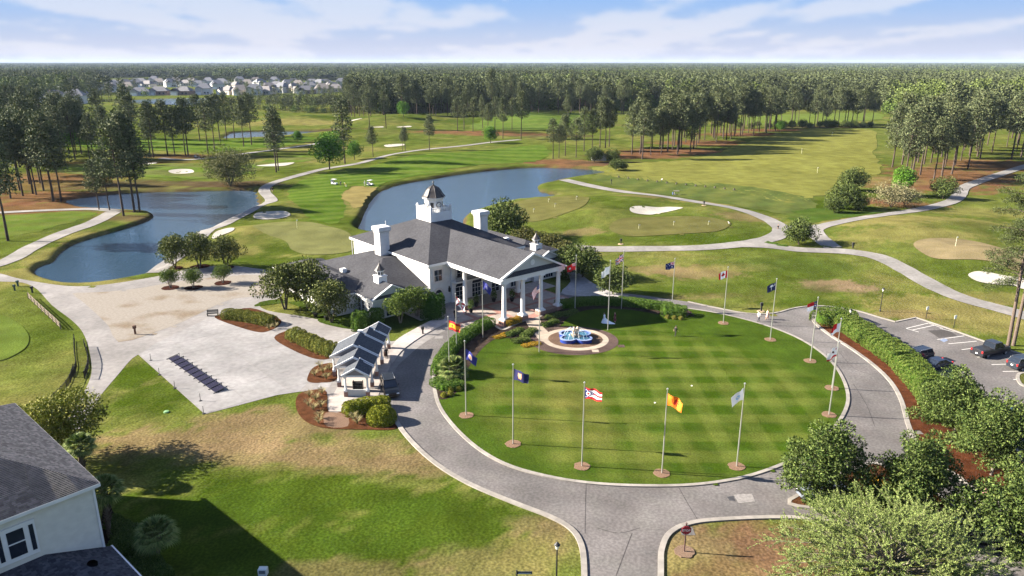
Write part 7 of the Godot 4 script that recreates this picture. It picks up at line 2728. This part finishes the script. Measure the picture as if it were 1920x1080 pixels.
func make_cart(label: String, at: Vector3, turn: float, col: Color, group := "") -> void:
	var t := thing("golf_cart", label, "golf cart", at, turn, group)
	var mb := MB.new()
	mb.col = col
	mb.box(Vector3(0, 0.42, 0.75), Vector3(1.15, 0.5, 0.8), 0.14)
	mb.box(Vector3(0, 0.3, 0.1), Vector3(1.15, 0.12, 2.0), 0.03)
	mb.box(Vector3(0, 0.5, -0.65), Vector3(1.15, 0.5, 0.7), 0.12)
	part(mb, "body", M.gloss, t)
	mb = MB.new()
	mb.col = Color(0.5, 0.46, 0.4)
	mb.box(Vector3(0, 0.78, -0.35), Vector3(1.05, 0.14, 0.5), 0.04)
	mb.box(Vector3(0, 1.05, -0.62), Vector3(1.05, 0.45, 0.12), 0.04)
	part(mb, "seat", M.plain, t)
	mb = MB.new()
	mb.col = col
	mb.box(Vector3(0, 1.85, -0.05), Vector3(1.2, 0.08, 1.75), 0.03)
	part(mb, "canopy", M.gloss, t)
	for s in [-1, 1]:
		for z in [-0.75, 0.62]:
			mb = MB.new()
			mb.tube([Vector3(s * 0.5, 0.6, z + (0.2 if z > 0 else 0.0)), Vector3(s * 0.52, 1.83, z)], [0.025, 0.025], 6)
			part(mb, "strut", M.dark, t)
			mb = MB.new()
			mb.xf = Transform3D(Basis(Vector3.BACK, -PI / 2 * s), Vector3(s * 0.48, 0.22, z * 1.05))
			mb.lathe(Vector3.ZERO, [[0.0, -0.09], [0.22, -0.09], [0.22, 0.09], [0.1, 0.1], [0.0, 0.08]], 14)
			part(mb, "wheel", M.tyre, t)
	mb = MB.new()
	mb.tube([Vector3(-0.25, 0.65, 0.6), Vector3(-0.25, 0.95, 0.3)], [0.02, 0.02], 6)
	mb.lathe(Vector3(-0.25, 0.95, 0.3), [[0.14, 0.0], [0.17, 0.02], [0.14, 0.04]], 14)
	part(mb, "steering_wheel", M.dark, t)
	mb = MB.new()
	mb.col = Color(0.05, 0.08, 0.2)
	for s in [-1, 1]:
		mb.lathe(Vector3(s * 0.25, 0.6, -1.1), [[0.14, 0.0], [0.16, 0.3], [0.14, 0.85], [0.0, 0.87]], 12)
	part(mb, "golf_bag", M.plain, t)

func build_vehicles() -> void:
	var blk := Color(0.008, 0.009, 0.011)
	make_car("parked_car", "black sport utility car waiting beside the pavilion", blk, "suv", gp(731, 734) + Vector3(0, 0.02, 0), deg_to_rad(18))
	make_car("parked_pickup", "dark grey pickup truck under the leaning pine", Color(0.022, 0.023, 0.025), "pickup", gp(1856, 664) + Vector3(0, 0.02, 0), deg_to_rad(112))
	make_car("parked_car", "dark blue grey sport utility car parked next to the pickup bay", Color(0.02, 0.026, 0.035), "suv", gp(1922, 690) + Vector3(0, 0.02, 0), deg_to_rad(105))
	make_car("parked_car", "dark navy sport utility car half hidden by the hedge", Color(0.014, 0.018, 0.03), "suv", gp(1717, 676) + Vector3(0, 0.02, 0), deg_to_rad(-66))
	make_car("parked_car", "dark blue saloon car beside the hedge and magnolia", Color(0.012, 0.018, 0.032), "sedan", gp(1752, 692) + Vector3(0, 0.02, 0), deg_to_rad(-66))
	make_car("parked_car", "silver blue car peeping from behind the kerb magnolia", Color(0.14, 0.16, 0.19), "sedan", gp(1542, 930) + Vector3(0, 0.02, 0), deg_to_rad(-80))
	make_car("parked_car", "black car showing between feathery tree and magnolia", blk, "sedan", gp(1826, 1010) + Vector3(0, 0.02, 0), deg_to_rad(45))
	make_car("parked_car", "blue car showing through the spreading magnolia", Color(0.03, 0.07, 0.16), "sedan", gp(1895, 790) + Vector3(0, 0.02, 0), deg_to_rad(100))
	make_cart("white golf cart next to two golfers on the fairway", gp(627, 346), deg_to_rad(60), Color(0.72, 0.72, 0.7), "carts on the fairway")
	make_cart("white golf cart beside the pond bank", gp(694, 348), deg_to_rad(150), Color(0.72, 0.72, 0.7), "carts on the fairway")
	make_cart("dark golf cart parked under the far fairway pines", gp(370, 297), deg_to_rad(80), Color(0.06, 0.07, 0.08))
	make_cart("tan utility cart parked on the range tee", gp(1268, 369), deg_to_rad(85), Color(0.2, 0.17, 0.13))

# ---------------------------------------------------------------- street furniture and small things
func lamp_post(px: float, py: float, h: float, label: String) -> void:
	var t := thing("lamp_post", label, "lamp post", gp(px, py))
	var mb := MB.new()
	mb.lathe(Vector3.ZERO, [[0.14, 0.0], [0.14, 0.25], [0.07, 0.4], [0.055, h - 0.5], [0.09, h - 0.45]], 10)
	part(mb, "post", M.iron, t)
	mb = MB.new()
	mb.col = Color(0.75, 0.73, 0.66)
	mb.lathe(Vector3(0, h - 0.45, 0), [[0.1, 0.0], [0.2, 0.38]], 8, 0, true)
	part(mb, "lantern_glass", M.plain, t)
	mb = MB.new()
	mb.lathe(Vector3(0, h - 0.07, 0), [[0.26, 0.0], [0.22, 0.06], [0.08, 0.22], [0.0, 0.3]], 8, 0, true)
	part(mb, "lantern_cap", M.iron, t)

func build_fountain() -> void:
	var c := g2(1078.8, 637)
	var t := thing("fountain", "blue quatrefoil fountain with stone figures and water jets", "fountain", Vector3(c.x, 0.14, c.y))
	var shape := func(k: float) -> PackedVector2Array:
		var o := PackedVector2Array()
		for i in 72:
			var an := TAU * i / 72.0
			var r := 0.0
			for q in 4:
				# four overlapping lobes
				var ca := PI / 4 + PI / 2 * q
				var d := an - ca
				var cd := cos(d)
				var dd := 1.55 * 1.55 * cd * cd - (1.55 * 1.55 - 1.15 * 1.15)
				if cd > 0 and dd > 0:
					r = maxf(r, 1.55 * cd + sqrt(dd))
			r = maxf(r, 1.3) * k
			o.append(Vector2(cos(an) * r * 1.06, sin(an) * r * 0.98))
		return o
	var outer: PackedVector2Array = shape.call(1.0)
	var inner: PackedVector2Array = shape.call(0.9)
	var mb := MB.new()
	mb.col = Color(0.03, 0.07, 0.36)
	for i in 72:
		var j := (i + 1) % 72
		var a := outer[i]
		var b := outer[j]
		var d := inner[j]
		var e := inner[i]
		mb.quad(Vector3(a.x, 0, a.y), Vector3(a.x, 0.55, a.y), Vector3(b.x, 0.55, b.y), Vector3(b.x, 0, b.y))
		mb.quad(Vector3(e.x, 0.15, e.y), Vector3(d.x, 0.15, d.y), Vector3(d.x, 0.55, d.y), Vector3(e.x, 0.55, e.y))
	var bs := part(mb, "basin", M.tile_blue, t)
	mb = MB.new()
	mb.col = Color(0.3, 0.38, 0.62)
	for i in 72:
		var j := (i + 1) % 72
		mb.quad(Vector3(outer[i].x * 1.03, 0.59, outer[i].y * 1.03), Vector3(outer[j].x * 1.03, 0.59, outer[j].y * 1.03), Vector3(inner[j].x * 0.98, 0.59, inner[j].y * 0.98), Vector3(inner[i].x * 0.98, 0.59, inner[i].y * 0.98))
		mb.quad(Vector3(outer[i].x * 1.03, 0.52, outer[i].y * 1.03), Vector3(outer[i].x * 1.03, 0.59, outer[i].y * 1.03), Vector3(outer[j].x * 1.03, 0.59, outer[j].y * 1.03), Vector3(outer[j].x * 1.03, 0.52, outer[j].y * 1.03))
	part(mb, "coping", M.tile_blue, bs)
	mb = MB.new()
	mb.flat(inner, 0.42)
	part(mb, "water", M.pool, t)
	var r := RandomNumberGenerator.new()
	r.seed = 4
	# rock pile and two stone figures
	mb = MB.new()
	for i in 22:
		mb.col = vary(r, Color(0.16, 0.13, 0.1), Color(0.34, 0.28, 0.2), 0.2)
		var an := r.randf() * TAU
		var d := r.randf_range(0.0, 0.7)
		mb.xf = Transform3D(Basis(rnd_dir(r), r.randf() * TAU), Vector3(cos(an) * d, 0.35 + (0.7 - d) * 0.9, sin(an) * d))
		mb.box(Vector3.ZERO, Vector3(r.randf_range(0.35, 0.6), r.randf_range(0.3, 0.5), r.randf_range(0.3, 0.55)), 0.09)
	part(mb, "rock_pile", M.plain, t)
	var st := Color(0.55, 0.42, 0.28)
	for k in 2:
		var o := Vector3(-0.25 + k * 0.55, 1.0, 0.1 - k * 0.2)
		var B := [[o + Vector3(0, 0.1, 0), o + Vector3(0, 0.6, 0.05), 0.22, 0.24, st], [o + Vector3(0, 0.7, 0.05), o + Vector3(0, 0.86, 0.05), 0.1, 0.13, st], [o + Vector3(-0.22, 0.58, 0), o + Vector3(-0.5, 0.5, 0.2), 0.09, 0.06, st], [o + Vector3(0.22, 0.58, 0), o + Vector3(0.5, 0.75, 0.15), 0.09, 0.06, st], [o + Vector3(-0.1, 0.1, 0), o + Vector3(-0.2, -0.35, 0.2), 0.13, 0.09, st], [o + Vector3(0.1, 0.1, 0), o + Vector3(0.22, -0.35, 0.2), 0.13, 0.09, st]]
		part_mesh(body_mesh(B, 0.05), "stone_figure", t)
	for i in 14:
		var an := TAU * i / 14.0
		var d := Vector3(cos(an), 0, sin(an))
		var pts := []
		var rad := []
		for k in 8:
			var f := k / 7.0
			pts.append(d * (0.5 + f * 1.4) + Vector3(0, 1.1 + 1.4 * f * (1.0 - f) * 2.2 - 0.68 * f, 0))
			rad.append(0.012 + 0.014 * f)
		mb = MB.new()
		mb.tube(pts, rad, 5, false)
		part(mb, "water_jet", M.spray, t)

func build_furniture() -> void:
	lamp_post(1043, 1105, 4.2, "black post lantern on the grass by the exit kerb")
	lamp_post(1591, 612, 2.8, "black post lantern in the median hedge")
	lamp_post(1650, 584, 4.0, "black post lantern on the grass beyond the bend")
	# stop sign
	var at := gp(1283, 1035)
	var t := thing("stop_sign", "red octagonal stop sign on a dark post in a stone ring", "sign", at)
	var mb := MB.new()
	mb.col = Color(0.05, 0.02, 0.02)
	mb.tube([Vector3(0, 0, 0), Vector3(0, 2.75, 0)], [0.06, 0.06], 8)
	mb.lathe(Vector3(0, 2.72, 0), [[0.08, 0.0], [0.1, 0.08], [0.0, 0.24]], 8)
	part(mb, "post", M.plain, t)
	mb = MB.new()
	mb.col = Color(0.28, 0.015, 0.03)
	mb.xf = Transform3D(Basis(Vector3.RIGHT, PI / 2), Vector3(0, 2.22, 0.08))
	mb.lathe(Vector3.ZERO, [[0.42, -0.02], [0.42, 0.02], [0.0, 0.02]], 8, PI / 8, true)
	var face := part(mb, "sign_face", M.plain, t)
	mb = MB.new()
	mb.col = Color(0.02, 0.02, 0.02)
	mb.xf = Transform3D(Basis(Vector3.RIGHT, PI / 2), Vector3(0, 2.22, 0.055))
	mb.lathe(Vector3.ZERO, [[0.0, -0.01], [0.46, -0.01], [0.46, 0.01]], 8, PI / 8, true)
	part(mb, "sign_frame", M.plain, face)
	var tm := TextMesh.new()
	tm.text = "STOP"
	tm.font_size = 32
	tm.pixel_size = 0.0085
	tm.depth = 0.01
	tm.material = mat(Color(0.9, 0.9, 0.9), 0.6, {"vc": false})
	var tx := part_mesh(tm, "lettering", face)
	tx.position = Vector3(0, 2.22, 0.11)
	mb = MB.new()
	mb.col = Color(0.5, 0.34, 0.24)
	var rg := PackedVector2Array()
	for k in 18:
		rg.append(Vector2.from_angle(TAU * k / 18) * rng.randf_range(0.78, 0.92))
	mb.prism(rg, 0.0, 0.08)
	part(mb, "stone_ring", M.gravel, t)
	# street name blade
	t = thing("street_sign", "dark street name blade on a post by the exit drive", "sign", gp(969, 1120))
	mb = MB.new()
	mb.tube([Vector3.ZERO, Vector3(0, 2.5, 0)], [0.06, 0.06], 8)
	part(mb, "post", M.iron, t)
	mb = MB.new()
	mb.col = Color(0.03, 0.035, 0.04)
	mb.box(Vector3(0.62, 2.3, 0.02), Vector3(1.15, 0.24, 0.04))
	part(mb, "blade", M.plain, t)
	mb = MB.new()
	mb.col = Color(0.3, 0.32, 0.36)
	mb.box(Vector3(0.62, 2.26, 0.05), Vector3(1.0, 0.1, 0.02))
	part(mb, "reflective_strip", M.plain, t)
	# parking signs
	for q in [[1736, 598], [1788, 615]]:
		t = thing("parking_sign", "small white accessible parking sign on a dark post", "sign", gp(q[0], q[1]), 0.2, "parking signs")
		mb = MB.new()
		mb.tube([Vector3.ZERO, Vector3(0, 1.7, 0)], [0.05, 0.05], 6)
		part(mb, "post", M.iron, t)
		mb = MB.new()
		mb.col = Color(0.78, 0.77, 0.7)
		mb.box(Vector3(0, 1.85, 0.03), Vector3(0.42, 0.6, 0.04), 0.01)
		part(mb, "sign_face", M.plain, t)
	# row of black bag racks on the slab
	var a := gp(329, 674)
	var b := gp(409, 731)
	var d := (b - a) / 9.0
	var yaw := atan2(-d.z, d.x)
	t = thing("bag_rack", "low black bag rack of ten tilted mats on the slab", "rack", a, yaw)
	var st := d.length()
	for k in 10:
		mb = MB.new()
		mb.col = Color(0.02, 0.023, 0.036)
		var x := k * st
		mb.quad(Vector3(x - st * 0.46, 0.12, 0.62), Vector3(x - st * 0.46, 0.34, -0.6), Vector3(x + st * 0.46, 0.34, -0.6), Vector3(x + st * 0.46, 0.12, 0.62))
		mb.box(Vector3(x, 0.09, 0.62), Vector3(st * 0.92, 0.08, 0.06))
		part(mb, "panel", M.rubber, t)
	for k in 11:
		mb = MB.new()
		var x := (k - 0.5) * st
		mb.tube([Vector3(x, 0.06, 0.95), Vector3(x, 0.2, 0.4), Vector3(x, 0.42, -0.8), Vector3(x, 0.55, -0.9)], [0.05, 0.05, 0.05, 0.05], 6)
		mb.tube([Vector3(x, 0.0, -0.85), Vector3(x, 0.5, -0.85)], [0.04, 0.04], 6)
		part(mb, "divider", M.iron, t)
	# chain stanchions along the slab edge
	var cl := [[283, 676], [299, 703], [328, 728], [376, 752], [382, 776]]
	for q in cl:
		t = thing("stanchion", "thin dark stanchion post at the edge of the slab", "post", gp(q[0], q[1]), 0, "stanchions along the slab")
		mb = MB.new()
		mb.lathe(Vector3.ZERO, [[0.2, 0.0], [0.2, 0.06], [0.035, 0.1], [0.03, 0.95], [0.06, 1.0], [0.0, 1.06]], 10)
		part(mb, "post", M.iron, t)
	# cart counter and small posts on the plaza
	t = thing("bench", "black slatted bench at the tip of the slab hedge", "bench", gp(399, 592), deg_to_rad(12))
	for k in 4:
		mb = MB.new()
		mb.box(Vector3(0, 0.46, -0.22 + k * 0.15), Vector3(1.8, 0.05, 0.12))
		part(mb, "slat", M.iron, t)
	for k in 3:
		mb = MB.new()
		mb.box(Vector3(0, 0.62 + k * 0.15, -0.32), Vector3(1.8, 0.11, 0.05))
		part(mb, "back_slat", M.iron, t)
	for s in [-1, 1]:
		mb = MB.new()
		mb.box(Vector3(s * 0.8, 0.22, -0.02), Vector3(0.08, 0.44, 0.5))
		mb.box(Vector3(s * 0.8, 0.65, -0.28), Vector3(0.08, 0.6, 0.06))
		part(mb, "leg", M.iron, t)
	var post := func(px: float, py: float, h: float, col: Color, label: String, cat: String, called: String, base := false) -> void:
		var o := thing(called, label, cat, gp(px, py))
		o.position.y = mound_h(o.position.x, o.position.z)
		var m := MB.new()
		m.col = col
		m.box(Vector3(0, h * 0.5, 0), Vector3(0.22, h, 0.22), 0.03)
		part(m, "post", M.plain, o)
		m = MB.new()
		m.col = col
		m.box(Vector3(0, h * 0.8, 0), Vector3(0.44, h * 0.34, 0.34), 0.05)
		part(m, "box", M.plain, o)
		if base:
			m = MB.new()
			m.col = Color(0.34, 0.26, 0.17)
			m.lathe(Vector3.ZERO, [[0.7, 0.0], [0.62, 0.1], [0.0, 0.11]], 14)
			part(m, "sand_pad", M.sand, o)
	post.call(254, 627, 1.5, Color(0.1, 0.04, 0.02), "rusty brown standpipe on the bare sand", "standpipe", "standpipe")
	post.call(28, 545, 1.2, Color(0.03, 0.06, 0.05), "dark green litter bin at the path edge by the round green", "bin", "litter_bin")
	post.call(34, 537, 1.2, Color(0.04, 0.09, 0.09), "teal green litter bin beside the path", "bin", "litter_bin")
	post.call(61, 549, 1.3, Color(0.02, 0.02, 0.02), "black marker post at the head of the rail fence", "post", "marker_post")
	post.call(1164, 461, 1.3, Color(0.02, 0.02, 0.02), "black ball washer on a sand pad by the practice green", "ball washer", "ball_washer", true)
	post.call(1319, 396, 1.3, Color(0.02, 0.02, 0.02), "black ball washer on a sand pad above the white bunker", "ball washer", "ball_washer", true)
	post.call(1427, 584, 1.6, Color(0.02, 0.02, 0.02), "black ball washer on a sand pad at the drive bend", "ball washer", "ball_washer", true)
	post.call(1146, 346, 1.8, Color(0.05, 0.06, 0.03), "dark post at the start of the range path", "post", "marker_post")
	post.call(1598, 472, 1.3, Color(0.02, 0.02, 0.02), "black marker post beside the sweeping cart path", "post", "marker_post")
	post.call(793, 627, 1.3, Color(0.02, 0.02, 0.02), "black valet stand on the curved sidewalk", "stand", "valet_stand")
	post.call(507, 520, 0.8, Color(0.03, 0.03, 0.03), "low black marker at the plaza tree row", "post", "marker_post")
	# greens' flag sticks
	for q in [[1197, 437, "first"], [1262, 432, ""], [1327, 431, ""], [1028, 392, ""], [1080, 388, ""], [1000, 408, ""], [1040, 402, ""], [1788, 480, ""], [558, 440, ""], [1532, 325, ""], [1502, 292, ""], [1560, 255, ""]]:
		t = thing("pin_flag", "thin golf pin with a small pale pennant", "golf pin", gp(q[0], q[1]), 0, "pins on the greens and range")
		t.position.y = mound_h(t.position.x, t.position.z)
		var big: bool = q[0] > 1500
		mb = MB.new()
		mb.col = Color(0.8, 0.78, 0.55)
		var hh := 2.2 if big or q[0] < 600 else 1.2
		mb.tube([Vector3.ZERO, Vector3(0, hh, 0)], [0.02 if not big else 0.032, 0.02 if not big else 0.032], 5)
		part(mb, "pin", M.plain, t)
		mb = MB.new()
		mb.col = Color(0.85, 0.84, 0.78)
		mb.box(Vector3(0.17, hh - 0.13, 0), Vector3(0.32, 0.22, 0.015))
		part(mb, "pennant", M.plain, t)
	# bag stands on the range tee
	for i in 13:
		var f := i / 12.0
		t = thing("bag_stand", "small dark bag stand in the line on the range tee", "bag stand", gp(lerpf(1160, 1376, f), lerpf(334, 364, f)), 0.3, "bag stands on the range tee")
		t.position.y = mound_h(t.position.x, t.position.z) + 0.05
		mb = MB.new()
		for s in [-1, 1]:
			mb.tube([Vector3(s * 0.35, 0, 0.3), Vector3(0, 0.9, 0)], [0.03, 0.03], 5)
			mb.tube([Vector3(s * 0.35, 0, -0.3), Vector3(0, 0.9, 0)], [0.03, 0.03], 5)
		part(mb, "frame", M.iron, t)
		mb = MB.new()
		mb.col = Color(0.08, 0.06, 0.05)
		mb.box(Vector3(0, 0.45, 0), Vector3(0.5, 0.3, 0.4), 0.05)
		part(mb, "tray", M.plain, t)
	# white rail fence and dark picket fences by the round green
	var rails := func(called: String, label: String, l: Array, h: float, gap: float, col: Color, m: Material, picket: bool) -> void:
		var ln := smooth(poly(l), 6, false)
		var o := thing(called, label, "fence", Vector3(ln[0].x, 0, ln[0].y))
		var pts := [Vector2.ZERO]
		var acc := 0.0
		for i in range(1, ln.size()):
			var sg := ln[i] - ln[i - 1]
			var pos := 0.0
			while acc + sg.length() - pos >= gap:
				pos += gap - acc
				acc = 0.0
				pts.append(ln[i - 1] + sg.normalized() * pos - ln[0])
			acc += sg.length() - pos
		for i in pts.size():
			var q: Vector2 = pts[i]
			var pm := MB.new()
			pm.col = col
			var s := 0.14 if not picket else 0.09
			pm.box(Vector3(q.x, h * 0.5 + 0.03, q.y), Vector3(s, h + 0.06, s))
			part(pm, "post", m, o)
			if i:
				var w: Vector2 = pts[i - 1]
				for y in ([0.35, 0.7, 1.02] if not picket else [0.15, h - 0.08]):
					var rm := MB.new()
					rm.col = col
					rm.xf = Transform3D(Basis(Vector3.UP, -(q - w).angle()), Vector3((q.x + w.x) * 0.5, y, (q.y + w.y) * 0.5))
					rm.box(Vector3.ZERO, Vector3(q.distance_to(w) - 0.08, 0.13 if not picket else 0.06, 0.05))
					part(rm, "rail", m, o)
				if picket:
					var km := MB.new()
					km.col = col
					for k in range(1, 10):
						var e := w.lerp(q, k / 10.0)
						km.box(Vector3(e.x, h * 0.5, e.y), Vector3(0.03, h - 0.06, 0.03))
					part(km, "picket_panel", m, o)
	rails.call("rail_fence", "weathered pale rail fence beside the round putting green", [54,560, 80,585, 104,607, 120,624], 1.1, 2.4, Color(0.95, 0.88, 0.8), M.wood, false)
	rails.call("picket_fence", "dark picket fence along the outer side of the footbridge", [140,640, 141,668, 144,690, 138,708], 1.1, 1.9, Color(0.5, 0.5, 0.5), M.iron, true)
	rails.call("picket_fence", "dark picket fence along the path side of the footbridge", [159,650, 166,675, 165,695, 156,718], 1.1, 1.9, Color(0.5, 0.5, 0.5), M.iron, true)
	rails.call("picket_fence", "dark picket fence curving down behind the yellow green tree", [139,697, 130,722, 108,748, 80,770], 1.1, 1.9, Color(0.5, 0.5, 0.5), M.iron, true)
	# potted plants at the entrance
	for q in [[893, 576], [926, 567], [883, 587], [960, 566], [613, 601], [592, 595]]:
		t = thing("potted_plant", "dark urn with a bushy green plant by a clubhouse door", "potted plant", gp(q[0], q[1]) + Vector3(0, 0.14, 0), 0, "potted plants by the doors")
		mb = MB.new()
		mb.lathe(Vector3.ZERO, [[0.25, 0.0], [0.4, 0.5], [0.45, 0.7], [0.38, 0.72], [0.0, 0.68]], 14)
		part(mb, "urn", M.iron, t)
		mb = MB.new()
		var r := RandomNumberGenerator.new()
		r.seed = int(q[0])
		for k in 3:
			clump(mb, r, Vector3(0, 1.1 + k * 0.35, 0), Vector3(0.55 - k * 0.1, 0.4, 0.55 - k * 0.1), 120, 0.24, 0.1, Color(0.03, 0.06, 0.012), Color(0.09, 0.13, 0.03), 0.25, 0.2)
		part(mb, "foliage", M.leaf, t)
	# utility box on the near lawn
	mb = MB.new()
	mb.col = Color(0.5, 0.52, 0.5)
	mb.box(Vector3(0, 0.35, 0), Vector3(0.7, 0.7, 0.5), 0.06)
	mb.col = Color(0.1, 0.12, 0.14)
	mb.box(Vector3(0, 0.45, 0.26), Vector3(0.5, 0.3, 0.03))
	single(mb, "utility_box", M.plain, "small pale utility box in the edge of the house shadow", "utility box", gp(494, 1078))
	mb = MB.new()
	mb.col = Color(0.12, 0.25, 0.1)
	mb.lathe(Vector3.ZERO, [[0.32, 0.0], [0.3, 0.14], [0.0, 0.2]], 10)
	single(mb, "valve_cover", M.plain, "green valve cover in the tan turf", "valve cover", gp(312, 773))
	for q in [[1297, 725], [1228, 757]]:
		mb = MB.new()
		mb.col = Color(0.5, 0.49, 0.43)
		mb.lathe(Vector3(0, 0.1, 0), [[0.13, 0.0], [0.12, 0.08], [0.0, 0.1]], 10)
		single(mb, "lawn_light", M.plain, "small pale ground light set in the striped lawn", "light", gp(q[0], q[1]), 0, "ground lights in the lawn")

# ---------------------------------------------------------------- sky
func make_sky() -> Sky:
	var w := 2048
	var h := 1024
	var im := Image.create(w, h, false, Image.FORMAT_RGB8)
	var n := FastNoiseLite.new()
	n.seed = 21
	n.fractal_octaves = 5
	n.frequency = 0.9
	for y in range(0, h):
		var el := (0.5 - (y + 0.5) / h) * 180.0
		var fine := el > -2.0 and el < 14.0
		if not fine and y % 4:
			continue
		var t := clampf(el / 9.0, 0.0, 1.0)
		var low := Color(0.80, 0.82, 0.9)
		var mid := Color(0.57, 0.735, 0.945)
		var zen := Color(0.27, 0.46, 0.80)
		var c := low.lerp(mid, pow(smoothstep(0.4, 5.5, el), 0.9))
		c = c.lerp(zen, smoothstep(5.0, 60.0, el))
		var step := 1 if fine else 8
		for x in range(0, w, step):
			var an := TAU * x / w
			# thin layers of cloud, seen at a slant so that they stretch along the horizon
			var d := 1.0 / (maxf(el, 0.2) / 57.3 + 0.05)
			var cx := cos(an) * d
			var cz := sin(an) * d
			var k := n.get_noise_3d(cx * 0.12, cz * 0.3, 3.0) + 0.6 * n.get_noise_3d(cx * 0.5, cz * 1.4, 9.0)
			var cloud := smoothstep(0.02, 0.42, k + 0.18 * smoothstep(7.0, 1.5, el) - 0.1 * smoothstep(6.0, 40.0, el))
			cloud *= smoothstep(-0.5, 0.6, el) * 0.62
			var cc := Color(0.93, 0.925, 0.95)
			var o := c.lerp(cc, cloud)
			if fine:
				im.set_pixel(x, y, o)
			else:
				im.fill_rect(Rect2i(x, y, 8, 4), o)
	var m := PanoramaSkyMaterial.new()
	m.panorama = ImageTexture.create_from_image(im)
	m.energy_multiplier = 1.0
	var s := Sky.new()
	s.sky_material = m
	return s
